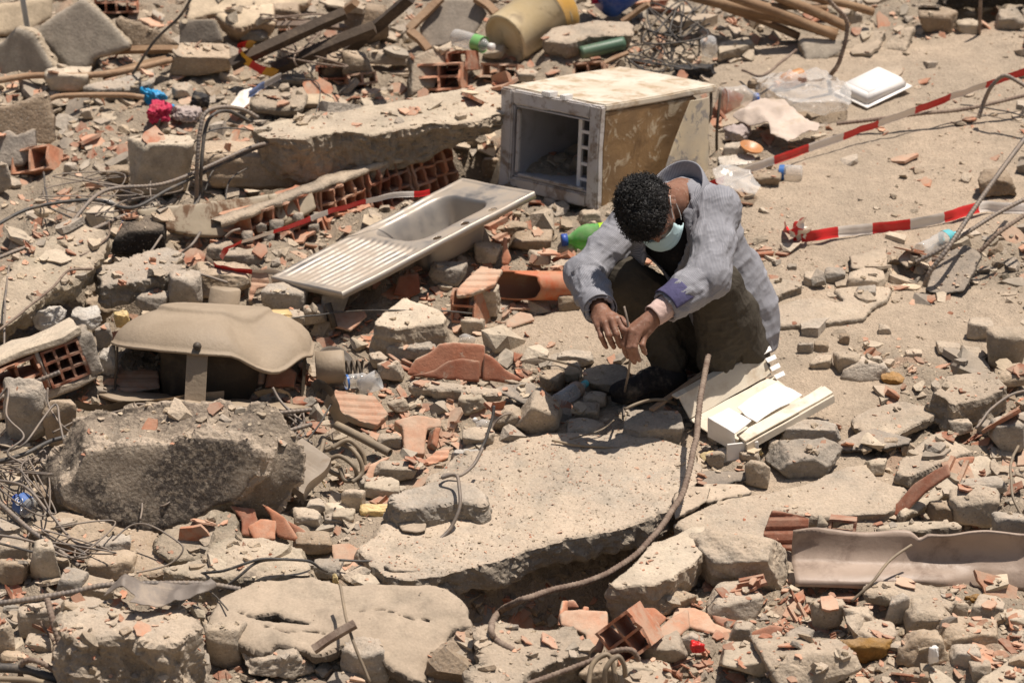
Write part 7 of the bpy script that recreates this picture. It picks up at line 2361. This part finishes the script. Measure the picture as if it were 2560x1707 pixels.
fs_ = Field(np.array([j['relb'][0] - .10, j['lwri'][1] - .06, J(1905, 885, .17)[2] - .02]), np.array([J(1945, 700, .17)[0] + .07, j['pelvis'][1] + .24, j['c7'][2] + .16]), .0048)
fs_.ell(j['chest'] + CH[2] * .02, CH, (.175, .126, .138), .03)
fs_.ell(j['c7'] * .6 + j['chest'] * .4 + np.array([.02, .05, .0]), CH, (.12, .10, .09), .05)
fs_.chain([j['chest'], j['belly'], J(1822, 845, .17)], [.130, .140, .150], .05)
fs_.chain([J(1785, 590, .06), J(1815, 680, .11)], [.095, .10], .05)
fs_.chain([J(1840, 690, .14), J(1862, 770, .17), J(1872, 850, .17)], [.09, .105, .095], .05)
fs_.chain([j['c7'] + np.array([0, 0, -.02]), j['lsh']], [.07, .078], .04)
fs_.chain([j['c7'] + np.array([0, 0, -.02]), j['rsh']], [.07, .075], .04)
lcuff = j['lelb'] * .22 + j['lwri'] * .78
rcuff = j['relb'] * .10 + j['rwri'] * .90
fs_.chain([j['lsh'], (j['lsh'] + j['lelb']) / 2, j['lelb'], (j['lelb'] + lcuff) / 2, lcuff], [.074, .069, .067, .060, .055], .03)
fs_.chain([j['rsh'], (j['rsh'] + j['relb']) / 2, j['relb'], (j['relb'] + rcuff) / 2, rcuff], [.072, .066, .063, .058, .051], .03)
# hanging front flap on the right side of the body and the tail behind the arm
fs_.chain([J(1600, 640, .0), J(1560, 690, .02)], [.035, .02], .03)
fs_.chain([J(1478, 745, -.02), J(1470, 765, -.02)], [.035, .02], .02)


def shirt_cut(D):
    n = fs_.n
    ax = [fs_.lo[k] + fs_.h * np.arange(n[k]) for k in range(3)]
    P = np.stack(np.meshgrid(*ax, indexing='ij'), -1)
    u, v = project(P.reshape(-1, 3))
    u, v = u.reshape(D.shape), v.reshape(D.shape)
    poly = [(1612, 560), (1700, 500), (1716, 560), (1728, 600), (1700, 660), (1665, 720), (1640, 760), (1600, 720), (1612, 640)]
    op = poly_sdf(u, v, poly) / 700.0
    front = (P[..., 1] - (MB[1] + .035))
    # leave the sleeves whole
    da = np.full(D.shape, 1e9)
    for a, b in ((j['lsh'], j['lelb']), (j['lelb'], j['lwri']), (j['rsh'], j['relb'])):
        ba = b - a
        t = np.clip((P - a) @ ba / (ba @ ba), 0, 1)
        da = np.minimum(da, np.linalg.norm(P - a - t[..., None] * ba, axis=-1) - .088)
    D = np.maximum(D, -np.maximum(np.maximum(op, front), -da))
    # open cuffs and hem, open neck
    for c_, ax_ in ((lcuff, j['lwri'] - j['lelb']), (rcuff, j['rwri'] - j['relb'])):
        ax_ = ax_ / np.linalg.norm(ax_)
        s_ = (P - c_) @ ax_
        near = np.linalg.norm(P - c_, axis=-1) - .11
        D = np.maximum(D, -np.maximum(-(s_ - .012), near))
    nk = np.linalg.norm(P - (j['c7'] + (hp(0, -.045, -.055) - j['c7']) * .45), axis=-1) - .075
    D = np.maximum(D, -nk)
    # tail hem
    hem = (J(1905, 872, .17)[2] + .10 * (P[..., 0] - J(1905, 872, .17)[0])) - P[..., 2]
    return np.maximum(D, hem)


bones = [(j['chest'], j['belly'], .15, (-.5, -.87, 0), 9), (j['belly'], J(1845, 845, .17), .15, (-.5, -.87, 0), 8),
         (j['lsh'], j['lelb'], .072, (.9, .4, 0), 10), (j['lelb'], j['lwri'], .060, (.9, .4, .3), 15),
         (j['rsh'], j['relb'], .070, (.2, .9, 0), 11), (j['relb'], j['rwri'], .058, (.2, .9, 0), 15)]
shirt = clothes('shirt', fs_, 'shirt', person, .0058, cut=shirt_cut, bones=bones, shell=.0085, seed=11)

# collar: a standing band round the back of the neck
nb_ = j['c7'] + np.array([-.005, -.012, .018])
na = np.array([-.22, -.30, .93]); na /= np.linalg.norm(na)
back = np.array([.55, .80, 0]); back -= back @ na * na; back /= np.linalg.norm(back)
sd_ = np.cross(na, back)
rows = []
for i in range(41):
    a = radians(-128 + 256 * i / 40)
    dr_ = back * cos(a) + sd_ * sin(a)
    flare = .5 + .5 * cos(a)
    for (rr, zz) in ((.070, -.055), (.073, -.02), (.076, .015), (.082, .045 + .030 * flare), (.087, .056 + .034 * flare), (.094, .050 + .030 * flare), (.104, .015 + .012 * flare), (.112, -.018)):
        rows.append(nb_ + dr_ * (rr * (1.0 + .15 * (1 - flare))) + na * (zz - .05 * (1 - flare)))
V = np.array(rows) + .004 * np.stack([fbm(np.array(rows) + 3.0 * k_, 12, 2, 50 + k_) for k_ in range(3)], 1)
F = [(i * 8 + k_, i * 8 + k_ + 1, (i + 1) * 8 + k_ + 1, (i + 1) * 8 + k_) for i in range(40) for k_ in range(7)]
sv = np.repeat(np.arange(41) * .0078, 8)
col = obj_world('collar', V, F, M['shirt'], parent=shirt, attrs={'stripe': sv})
mm = col.modifiers.new('thickness', 'SOLIDIFY'); mm.thickness = .003
sub_ = col.modifiers.new('smooth', 'SUBSURF'); sub_.levels = 1; sub_.render_levels = 1


def band(name, a, b, f0, f1, r0, r1, mat, parent, seed=1, wr=.002, fr=40, seg=32, arc=None, ref=(0, -.7, .7)):
    ba = b - a
    e1, e2, n3 = frame_from_normal(ba, ref)
    m_ = 12
    V = []
    a0, a1 = arc or (0, 2 * pi)
    for i in range(m_ + 1):
        t = f0 + (f1 - f0) * i / m_
        for k_ in range(seg + (1 if arc else 0)):
            an = a0 + (a1 - a0) * k_ / seg
            V.append(a + ba * t + (e1 * cos(an) + e2 * sin(an)) * (r0 + (r1 - r0) * i / m_))
    V = np.array(V)
    N = V - (a + np.outer(np.clip((V - a) @ ba / (ba @ ba), 0, 1), ba))
    N /= np.linalg.norm(N, axis=1, keepdims=True)
    V = V + N * (wr * fbm(V, fr, 3, seed, ridge=True))[:, None]
    w_ = seg + (1 if arc else 0)
    F = [(i * w_ + k_, i * w_ + (k_ + 1) % w_, (i + 1) * w_ + (k_ + 1) % w_, (i + 1) * w_ + k_) for i in range(m_) for k_ in range(seg)]
    o = obj_world(name, V, F, M[mat], parent=parent)
    mo = o.modifiers.new('thickness', 'SOLIDIFY'); mo.thickness = .003
    return o


band('wrist_bandage', j['lelb'], j['lwri'], .76, 1.06, .041, .037, 'bandage', person, 3, .003, 60)
band('folded_cuff', j['lelb'], j['lwri'], .50, .80, .066, .062, 'navy', person, 5, .002, 20, arc=(-1.25, .95), ref=(-.5, -.6, .7))
band('cuff', j['relb'], rcuff, .74, 1.06, .056, .058, 'shirt', shirt, 6, .002, 20)
for o in C.objects:
    if o.parent == shirt and o.name.startswith('cuff'):
        at = o.data.attributes.new('stripe', 'FLOAT', 'POINT')
        n_ = len(o.data.vertices)
        at.data.foreach_set('value', (np.arange(n_) % 32 * .0114).astype(np.float32))

# --- trousers
fp = Field(lo, hi + [.05, .03, 0], .0046)
fp.ell(j['pelvis'], np.eye(3), (.145, .13, .115), .03)
fp.chain([j['lhip'], (j['lhip'] + j['lknee']) / 2, j['lknee']], [.112, .098, .078], .04)
fp.chain([j['rhip'], (j['rhip'] + j['rknee']) / 2, j['rknee']], [.112, .098, .074], .04)
la = j['lank'] + np.array([0, 0, .05])
ra_ = j['rank'] + np.array([0, 0, .045])
fp.chain([j['lknee'], j['lknee'] * .55 + la * .45 + np.array([.02, .03, 0]), la], [.078, .080, .062], .03)
fp.chain([j['rknee'], j['rknee'] * .55 + ra_ * .45 + np.array([.02, .03, 0]), ra_], [.074, .076, .060], .03)
pb_ = [(j['lhip'], j['lknee'], .09, (0, 0, 1), 6), (j['lknee'], la, .072, (1, 0, 0), 15), (j['rhip'], j['rknee'], .09, (0, 0, 1), 6), (j['rknee'], ra_, .07, (1, 0, 0), 15)]


def gcut(D):
    z = fp.lo[2] + fp.h * np.arange(fp.n[2])
    y = fp.lo[1] + fp.h * np.arange(fp.n[1])
    g = (SL * y + .028)[None, :, None] - z[None, None, :]
    return np.maximum(D, np.broadcast_to(g, D.shape))


clothes('trousers', fp, 'trousers', person, .0055, bones=pb_, cut=gcut, seed=21)

# --- shoes
def shoe(heel, toe, ank, seed):
    L_ = np.linalg.norm(toe - heel)
    fx = (toe - heel) / L_
    up_ = np.array([0, -SL * .4, 1.0]); up_ -= up_ @ fx * fx; up_ /= np.linalg.norm(up_)
    sd = np.cross(up_, fx)
    A_ = np.stack([fx, sd, up_])
    f_ = Field(np.minimum(np.minimum(heel, toe), ank) - .09, np.maximum(np.maximum(heel, toe), ank) + .10, .004)
    f_.ell(heel + fx * .055 + up_ * .045, A_, (.062, .038, .045), .02)
    f_.ell(heel + fx * L_ * .72 + up_ * .032, A_, (.085, .046, .032), .03)
    f_.ell(toe - fx * .05 + up_ * .028, A_, (.052, .042, .028), .03)
    f_.chain([heel + fx * .075 + up_ * .055, ank + up_ * .01], [.046, .046], .03)
    f_.cap(heel + fx * .13 + up_ * .055, ank + up_ * -.01, .034, .04, .04)
    V, F = f_.mesh()
    lam = (V - heel) @ fx / L_
    lace = .0022 * np.sin(lam * 70) * sstep(.03, .05, (V - heel) @ up_) * sstep(.28, .36, lam) * sstep(.72, .62, lam)
    V = V + vnormals(V, F) * (lace + .002 * fbm(V, 22, 3, seed))[:, None]
    o = obj_world('shoe', V, F, M['shoe'], parent=person)
    poly = [(-.012, -.03), (.03, -.040), (.12, -.036), (.19, -.050), (.24, -.046), (L_ - .005, -.026), (L_ + .010, .0), (L_ - .005, .028), (.24, .044), (.19, .046), (.12, .036), (.03, .040), (-.012, .03)]
    V, F, _ = slab_geo(poly, .026, .005, .001, .001, .003, seed, .006)
    V = V @ A_ + heel + up_ * .020
    s_ = obj_world('sole', V, F, M['sole'], parent=person)
    attach(s_, o)
    e_ = radians(0)
    rr = []
    for k_ in range(25):
        an = 2 * pi * k_ / 24
        rr.append(ank + up_ * .012 + fx * .052 * cos(an) + sd * .047 * sin(an))
    V, F = tube_geo(np.array(rr), .007, 6, False)
    s2 = obj_world('collar_trim', V, F, M['redtrim'], parent=person)
    attach(s2, o)
    return o


gz = lambda p, dz=.006: np.array([p[0], p[1], SL * p[1] + dz])
shoe(gz(J(1712, 972, .03)), gz(J(1535, 1005, -.035)), j['rank'] + np.array([.0, .0, -.02]), 3)
shoe(gz(MB + np.array([.20, .09, 0])), gz(MB + np.array([.115, -.125, 0])), j['lank'] + np.array([.0, .0, -.02]), 4)

# --- hair: dark cap with many small curls
rs = np.random.RandomState(2)
fh = Field(hc - .2, hc + .2, .0042)
fh.ell(hp(0, -.020, .030), HA, (.090, .098, .092), .01)
fh.ell(hp(0, .045, .070), HA, (.066, .050, .052), .03)
Dh = fh.D
ax = [fh.lo[k_] + fh.h * np.arange(fh.n[k_]) for k_ in range(3)]
P = np.stack(np.meshgrid(*ax, indexing='ij'), -1)
Q = (P - hc) @ HA.T
hairline = np.minimum(Q[..., 2] - (.012 - .10 * Q[..., 1] - .0), 9)
line = np.where(Q[..., 1] > .02, Q[..., 2] - .035 - .15 * (Q[..., 1] - .02), Q[..., 2] + .055 * np.clip((.02 - Q[..., 1]) / .06, 0, 1.3) - .035 * np.clip((Q[..., 1] + .04) / .06, 0, 1))
Dh = np.maximum(Dh, -line)
earz = np.linalg.norm((Q - np.array([0, -.004, -.012])) * np.array([0, 1, .8]), axis=-1) - .036
Dh = np.maximum(Dh, -np.maximum(earz, .05 - np.abs(Q[..., 0])))
V, F = surface_nets(Dh, fh.lo, fh.h)
N = vnormals(V, F)
V2 = V + N * (.006 * fbm(V, 60, 3, 5, ridge=True) + .004 * fbm(V, 25, 2, 8))[:, None]
hair = obj_world('hair', V2, F, M['hair'], parent=person)
pick = rs.choice(len(V), 2600, replace=False)
th = np.linspace(0, 2 * pi * 1.4, 10)
HV, HF, off_ = [], [], 0
for i in pick:
    lq = HA @ (V[i] - hc)
    if (lq[2] < -.02 and N[i] @ hu < -.5) or (abs(lq[0]) > .06 and math.hypot(lq[1] + .004, .8 * (lq[2] + .012)) < .042):
        continue
    n3 = N[i] + rs.normal(0, .35, 3)
    e1, e2, n3 = frame_from_normal(n3, (.3, .5, .8))
    r_ = rs.uniform(.002, .0085)
    ln = rs.uniform(.003, .022)
    P_ = V[i] + e1 * (r_ * np.cos(th + i))[:, None] + e2 * (r_ * np.sin(th + i))[:, None] + n3 * (np.linspace(-.003, ln, 10))[:, None]
    v_, f_ = tube_geo(P_, np.linspace(.0019, .0009, 10), 3, False)
    HV.append(v_)
    HF.append(np.array(f_) + off_)
    off_ += len(v_)
curls = obj_world('curls', np.concatenate(HV), np.concatenate(HF), M['hair'], parent=person)
attach(curls, hair)
curls['kind'] = 'stuff'

# --- mask with straps
V, F = [], []
nu, nv = 25, 19
for a in range(nu):
    for b in range(nv):
        x = (a / (nu - 1) - .5) * 2
        y = (b / (nv - 1) - .5) * 2
        bul = math.sqrt(max(0, 1 - .86 * x * x)) * math.sqrt(max(0, 1 - .55 * y * y))
        z = .030 + .101 * bul + .0015 * math.sin(y * 14)
        V.append(hp(.078 * x * (1 - .10 * abs(y)), z + .006, -.058 + .050 * y * (1 - .22 * abs(x))))
F = [(a * nv + b, (a + 1) * nv + b, (a + 1) * nv + b + 1, a * nv + b + 1) for a in range(nu - 1) for b in range(nv - 1)]
mask = obj_world('face_mask', np.array(V), F, M['mask'], parent=person)
mo = mask.modifiers.new('thickness', 'SOLIDIFY'); mo.thickness = .0025
for s_ in (-1, 1):
    for zz, up0 in ((-.022, .02), (-.085, -.045)):
        P_ = catmull([hp(s_ * .072, .050, zz + .004), hp(s_ * .080, .028, (zz + up0) / 2), hp(s_ * .090, .002, up0 * .7), hp(s_ * .094, -.024, up0 * .4 + .004)], 6)
        v_, f_ = tube_geo(P_, .0016, 6)
        o = obj_world('ear_loop', v_, f_, M['strap'], parent=person)
        attach(o, mask)

# --- the thin rod he holds
P_ = catmull([J(1560, 766, -.41), J(1568, 800, -.425), J(1576, 860, -.425), J(1573, 920, -.40), G(1561, 985, .035), G(1560, 1040, .0)], 8)
V, F = tube_geo(P_, .0042, 7)
obj_world('metal_rod', V, F, M['steel'], label='thin bent metal rod held upright between the hands of the person', cat='rod')

# ------------------------------------------------------------------ loose rubble: stones, brick shards, flakes; the rest as gravel
bpy.context.view_layer.update()
ZSM = [[(1800, 190), (1930, 120), (2120, 120), (2560, 70), (2560, 560), (2200, 640), (1980, 690), (1900, 600), (1860, 540), (1900, 470), (2010, 420), (2110, 300), (1990, 240), (1830, 225)],
       [(1880, 690), (2100, 760), (2560, 760), (2560, 850), (2400, 900), (2080, 830), (2230, 960), (2150, 1060), (1960, 1080), (1930, 1000), (1900, 850)],
       [(1150, 860), (1480, 740), (1560, 880), (1400, 900)]]
ZFL = [[(830, 1400), (1050, 1200), (1250, 1090), (1560, 1060), (1760, 1080), (1720, 1240), (1480, 1340), (1180, 1440), (900, 1440)],
       [(1700, 1290), (1760, 1230), (2120, 1140), (2260, 1200), (2200, 1300), (1960, 1260), (1930, 1420), (1760, 1390)]]
PINK = [[(1000, 560), (1480, 560), (1480, 760), (1150, 880), (1450, 950), (1450, 1130), (900, 1130), (780, 1000), (860, 700)], [(1600, 1400), (2560, 1480), (2560, 1707), (1600, 1707)], [(860, 150), (1700, 120), (1700, 220), (900, 240)], [(1780, 290), (2000, 340), (1990, 500), (1790, 540)]]


def inpolys(x, y, polys):
    r = np.zeros(len(x), bool)
    for q_ in polys:
        r |= poly_sdf(x, y, q_) < 0
    return r


PLACES = [((120, 150), 'among the leaning panels, far left'), ((520, 150), 'below the cream panels'), ((330, 330), 'around the coloured cloths, left background'), ((120, 560), 'under the long cables at the left edge'),
          ((820, 200), 'above the thick weathered slab'), ((1100, 200), 'around the hollow blocks left of the bucket'), ((1450, 190), 'behind the fridge'), ((1700, 120), 'beside the pole bundle'), ((2150, 90), 'at the top right'),
          ((1850, 380), 'right of the fridge, by the taut tape'), ((2300, 400), 'on the tan slope crossed by the taut tape'), ((1980, 600), 'right of the bowed shoulder of the man'), ((2400, 700), 'around the bent bars, right'),
          ((1400, 560), 'between fridge and orange pipe'), ((1080, 640), 'below the sink'), ((700, 620), 'at the lower end of the sink'), ((300, 720), 'in the hollow below the slanting beam'), ((900, 850), 'between fan and red shards'),
          ((1300, 800), 'below the orange pipe'), ((1120, 1040), 'below the upright red shards'), ((1420, 930), 'beside the bottle with teal cap'), ((1500, 1090), 'in front of the shoes'), ((1650, 1150), 'behind the long curved rebar'),
          ((400, 980), 'around the foot of the fan'), ((100, 1080), 'around the wire mesh stone, left'), ((830, 1200), 'around the hoses and duct'), ((1200, 1250), 'on the cracked floor slab'), ((2080, 800), 'on the slope right of the man'),
          ((2250, 950), 'in the gravel streak right of the drawer'), ((2480, 950), 'around the right-edge boulders'), ((2080, 1110), 'below the white drawer'), ((2000, 1220), 'on the smooth slab, lower right'), ((2420, 1230), 'beside the leaning pale slab, right'),
          ((300, 1380), 'under the tar-black chunk'), ((130, 1560), 'in the lower left corner'), ((600, 1480), 'around the mound-like slab'), ((850, 1560), 'around the felt-covered slab'), ((1350, 1560), 'in and beside the dark hollow'),
          ((1650, 1600), 'around the cornered clay block, bottom'), ((1950, 1600), 'below the great rough boulder, bottom'), ((2350, 1600), 'below the sheet metal channel, bottom right')]


def place_name(u, v):
    return min(PLACES, key=lambda p: (p[0][0] - u) ** 2 + ((p[0][1] - v) * 1.3) ** 2)[1]


OKSURF = ('ground', 'slab_fragment', 'concrete_chunk', 'stone_lump', 'felt_sheet', 'rubble_stone', 'brick_shard', 'plaster_flake', 'concrete_shard', 'wall_fragment', 'mortar_block')
rs = np.random.RandomState(77)


def pick_kind(r, pink):
    a = (.60, .70, .86) if pink else (.32, .46, .74)
    return 'brick' if r < a[0] else ('flake' if r < a[1] else ('shard' if r < a[2] else 'stone'))


def throw(n, smin, smax, power=2.2, grit=False, only=None, beyond=False):
    out = []
    dg = bpy.context.evaluated_depsgraph_get()
    u, v = rs.uniform(-15, 2575, n), rs.uniform(-10, 1725, n)
    if beyond:                        # the slope goes on past the picture's edges
        u, v = rs.uniform(-900, 3400, n), rs.uniform(-220, 1950, n)
        g = (u < -15) | (u > 2575) | (v < -10) | (v > 1725)
        u, v, n = u[g], v[g], int(g.sum())
    dn = .5 + 1.1 * fbm(np.stack([u / 150, v / 110, u * 0 + 3], 1), 1, 3, 9)
    keep = .45 + .8 * dn
    zs_, zf = inpolys(u, v, ZSM), inpolys(u, v, ZFL)
    keep = np.where(zs_, (.20 + .55 * (dn > .58)) * (.5 + .8 * dn) if grit else .045 + .16 * (dn > .72), keep)
    keep = np.where(zf, 1.0 if grit else .04, keep)
    pk = inpolys(u, v, PINK)
    ok = rs.rand(n) < keep
    if only is not None:
        ok &= inpolys(u, v, only)
    cam_v = Vector(CAM.tolist())
    for i in np.nonzero(ok)[0]:
        hit, loc, nor, _, ob, _ = sc.ray_cast(dg, cam_v, Vector(ray(u[i], v[i]).tolist()))
        if not hit:
            continue
        nm = ob.name.split('.')[0]
        if nm not in OKSURF:
            continue
        if nm != 'ground' and (nor[2] < .6 or rs.rand() > (.20 if smin > 20 else (.85 if grit else .40))):
            continue
        loc, nor = np.array(loc), np.array(nor)
        s = smin * (1 - rs.rand() * (1 - (smin / smax) ** power)) ** (-1 / power)
        s = s / ppm(loc)
        r = rs.rand()
        kind = pick_kind(r, pk[i])
        out.append((s, kind, loc, nor, u[i], v[i]))
    return out


STV = [hull_geo(500 + i, (1, rs.uniform(.5, .95), rs.uniform(.35, .75)), rs.randint(10, 17)) for i in range(22)]
BRV = [shard_geo(600 + i, .16 + .05 * (i % 3), [0, 0, 0, 1, 0, 2, 0, 0][i % 8], 1.1 + .25 * (i % 4)) for i in range(16)]
FLV = [shard_geo(700 + i, .10 + .04 * (i % 3), 0, 1.0 + .2 * (i % 3)) for i in range(12)]
SHV = [shard_geo(760 + i, .32 + .08 * (i % 4), 0, 1.0 + .3 * (i % 3)) for i in range(14)]
sm = lambda V: {'side': np.zeros(len(V))}
STM = [mesh_of('rubble_stone', V, F, False, sm(V)) for V, F in STV]
BRM = [mesh_of('brick_shard', np.asarray(V) * .5, F, False, {'side': np.full(len(V), .4)}) for V, F in BRV]
FLM = [mesh_of('plaster_flake', np.asarray(V) * .5, F, False, sm(V)) for V, F in FLV]
SHM = [mesh_of('concrete_shard', np.asarray(V) * .5, F, False, sm(V)) for V, F in SHV]
MATS = {'stone': ['tan', 'grey', 'tan', 'brown', 'pale', 'tarry', 'plaster_grey'], 'brick': ['brick', 'brick_pale', 'brick', 'brick_dark'], 'flake': ['pale', 'lino', 'tan', 'cream', 'grey'], 'shard': ['tan', 'pale', 'grey', 'tan', 'plaster_grey', 'lino']}
ADJ = {'tan': 'tan', 'grey': 'grey', 'brown': 'brown', 'tarry': 'tar-specked', 'plaster_grey': 'smooth grey', 'pale': 'pale', 'brick': 'red', 'brick_pale': 'dusty pink', 'brick_dark': 'dark red', 'lino': 'buff', 'cream': 'cream'}
NAM = {'stone': 'rubble_stone', 'brick': 'brick_shard', 'flake': 'plaster_flake', 'shard': 'concrete_shard'}
TXT = {'stone': '{} loose stone {}', 'brick': '{} brick shard {}', 'flake': 'thin {} plaster flake {}', 'shard': '{} flat concrete shard {}'}
count = {'stone': 0, 'brick': 0, 'flake': 0, 'shard': 0}
LIM = {'stone': 290, 'brick': 290, 'flake': 280, 'shard': 290}


def pose(nor, kind, s):
    up_ = nor * .5 + np.array([0, -.1, .5])
    n = up_ / np.linalg.norm(up_) + rs.normal(0, .34 if kind == 'brick' else .22, 3)
    q_ = Vector((n / np.linalg.norm(n)).tolist()).to_track_quat('Z', 'Y')
    return q_ @ Quaternion((0, 0, 1), rs.uniform(0, 2 * pi))


def put(item):
    s, kind, loc, nor, u, v = item
    ms = {'stone': STM, 'brick': BRM, 'flake': FLM, 'shard': SHM}[kind]
    me = ms[rs.randint(len(ms))]
    mk = MATS[kind][rs.randint(len(MATS[kind]))]
    if len(me.materials) == 0:
        me.materials.append(None)
    o = bpy.data.objects.new(NAM[kind], me)
    C.objects.link(o)
    o.material_slots[0].link = 'OBJECT'
    o.material_slots[0].material = M[mk]
    o.rotation_mode = 'QUATERNION'
    o.rotation_quaternion = pose(nor, kind, s)
    o.scale = (s * rs.uniform(.85, 1.2), s * rs.uniform(.85, 1.2), s * (rs.uniform(.8, 1.2) if kind != 'brick' else rs.uniform(.5, .9)))
    o.location = (loc + np.array([0, .0, s * (.06 if kind == 'stone' else .05)])).tolist()
    lab = TXT[kind].format(ADJ[mk], place_name(u, v))
    o['label'] = lab
    o['category'] = {'stone': 'stone', 'brick': 'brick', 'flake': 'plaster', 'shard': 'concrete'}[kind]
    o['group'] = lab
    count[kind] += 1
    return o


rest = []
for n_, a_, b_ in ((2300, 44, 125), (4200, 26, 50)):
    got = sorted(throw(n_, a_, b_), key=lambda t: -t[0])
    for it in got:
        if count[it[1]] < LIM[it[1]]:
            put(it)
        else:
            rest.append(it)
    bpy.context.view_layer.update()
DENSE = [[(560, 600), (1480, 540), (1500, 760), (1200, 860), (1480, 960), (1460, 1140), (800, 1180), (600, 1000), (760, 760)], [(0, 420), (600, 420), (520, 760), (250, 900), (0, 720)], [(0, 130), (1750, 60), (1750, 220), (900, 250), (600, 420), (0, 420)], [(1560, 1450), (2560, 1500), (2560, 1720), (1560, 1720)], [(0, 1330), (700, 1330), (500, 1720), (0, 1720)]]
rest += throw(6500, 20, 66, only=DENSE)
rest += throw(15000, 10, 28)
rest += throw(2600, 34, 120, beyond=True)
rest += throw(4500, 12, 34, beyond=True)


def sprinkle(n, smin, smax):
    """grit: on random points of the ground sheet and of upward faces of slabs and lumps"""
    out = []
    for o in list(C.objects):
        nm = o.name.split('.')[0]
        if o.type != 'MESH' or nm not in ('ground', 'slab_fragment', 'concrete_chunk', 'stone_lump', 'felt_sheet', 'felt_covered_block'):
            continue
        me = o.data
        m = len(me.vertices)
        co = np.empty(m * 3, np.float32)
        no = np.empty(m * 3, np.float32)
        me.vertices.foreach_get('co', co)
        me.vertices.foreach_get('normal', no)
        mw = np.array(world_m(o))
        co = co.reshape(-1, 3) @ mw[:3, :3].T + mw[:3, 3]
        no = no.reshape(-1, 3) @ mw[:3, :3].T
        u, v = project(co)
        ok = (u > -400) & (u < 2960) & (v > -150) & (v < 1830) & (no[:, 2] > .78)
        if nm == 'ground':
            ok &= (co[:, 1] < 5) & (co[:, 1] > -4)
        idx = np.nonzero(ok)[0]
        if not len(idx):
            continue
        want = n if nm == 'ground' else int(len(idx) * (.26 if o == fs else (.012 if nm == 'felt_covered_block' else .05)))
        idx = idx[rs.randint(0, len(idx), want)]
        u, v = u[idx], v[idx]
        dn = .5 + 1.1 * fbm(np.stack([u / 150, v / 110, u * 0 + 3], 1), 1, 3, 9)
        zs_ = inpolys(u, v, ZSM)
        keep = np.where(zs_, (.16 + .6 * (dn > .58)) * (.5 + .8 * dn), .9)
        pk = inpolys(u, v, PINK)
        g = rs.rand(len(idx)) < keep
        for k_ in np.nonzero(g)[0]:
            i = idx[k_]
            loc = co[i] + np.array([rs.normal(0, .006), rs.normal(0, .006), 0])
            s = smin * (1 - rs.rand() * (1 - (smin / smax) ** 2.0)) ** -.5 / ppm(loc)
            out.append((s, pick_kind(rs.rand(), pk[k_]), loc, no[i], u[k_], v[k_]))
    return out


rest += sprinkle(36000, 3.4, 10)
LOW = {'stone': [hull_geo(800 + i, (1, .8, .6), 8) for i in range(14)], 'brick': [shard_geo(820 + i, .2, 0, 1.3, 0) for i in range(10)], 'flake': [shard_geo(840 + i, .14, 0, 1.1, 0) for i in range(8)], 'shard': [shard_geo(860 + i, .36, 0, 1.1, 0) for i in range(8)]}
bmv = np.array([(1, 0, 0), (-1, 0, 0), (0, 1, 0), (0, -1, 0), (0, 0, 1), (0, 0, -1)], float) * .5
bmf = [(0, 2, 4), (2, 1, 4), (1, 3, 4), (3, 0, 4), (2, 0, 5), (1, 2, 5), (3, 1, 5), (0, 3, 5)]
PEB = [bmv * np.array([1, .8, .6]) + np.random.RandomState(i).normal(0, .09, (6, 3)) for i in range(8)]
acc = {'stone': [[], [], [], 0], 'brick': [[], [], [], 0], 'flake': [[], [], [], 0]}
BIGV = {'stone': STV, 'brick': BRV, 'flake': FLV, 'shard': SHV}
for s, kind, loc, nor, u, v in rest:
    px = s * ppm(loc)
    if px < 8:
        V, F = PEB[rs.randint(8)], bmf
        if kind != 'stone':
            V = V * np.array([1.2, 1, .5])
    else:
        pool = BIGV[kind] if px > 26 else LOW[kind]
        V, F = pool[rs.randint(len(pool))]
        V = np.asarray(V) * (.5 if kind != 'stone' else 1)
    R_ = np.array(pose(nor, kind, s).to_matrix())
    W = (V * s) @ R_.T + loc + np.array([0, 0, s * .06])
    a = acc['stone' if kind == 'shard' else kind]
    a[0].append(W)
    a[1] += [tuple(int(i) + a[3] for i in f) for f in F]
    a[2].append(np.full(len(W), rs.rand()))
    a[3] += len(W)
for kind, nm, mt, lab in (('stone', 'gravel', 'gravel', 'loose gravel and small stones strewn over the whole rubble slope'), ('brick', 'crushed_brick_gravel', 'crumbs', 'small crushed red brick crumbs strewn over the rubble slope'), ('flake', 'plaster_gravel', 'flakes', 'small pale plaster crumbs strewn over the rubble slope')):
    a = acc[kind]
    V = np.concatenate(a[0])
    me = mesh_of(nm, V, a[1], False, {'pv': np.concatenate(a[2]), 'side': np.full(len(V), .2)})
    obj(nm, me, M[mt], label=lab, kind='stuff')

# labels: where several loose pieces would read the same, say which one it is by its place in the row
ORDW = ['first', 'second', 'third', 'fourth', 'fifth', 'sixth', 'seventh', 'eighth', 'ninth', 'tenth', 'eleventh', 'twelfth', 'thirteenth', 'fourteenth', 'fifteenth', 'sixteenth', 'seventeenth', 'eighteenth', 'nineteenth', 'twentieth']
byl = {}
for o in C.objects:
    if o.name.split('.')[0] in NAM.values():
        byl.setdefault(o['label'], []).append(o)
for lab, os_ in byl.items():
    if len(os_) < 2:
        continue
    os_.sort(key=lambda o: project(np.array(o.location))[0])
    for i, o in enumerate(os_):
        w_ = 'leftmost' if i == 0 else ('rightmost' if i == len(os_) - 1 else (ORDW[i] + ' from left' if i < 20 else None))
        if w_:
            lb = w_ + ', ' + lab
            if len(lb.split()) > 16:
                lb = lb.replace('flat concrete shard', 'shard').replace('plaster flake', 'flake')
            o['label'] = lb
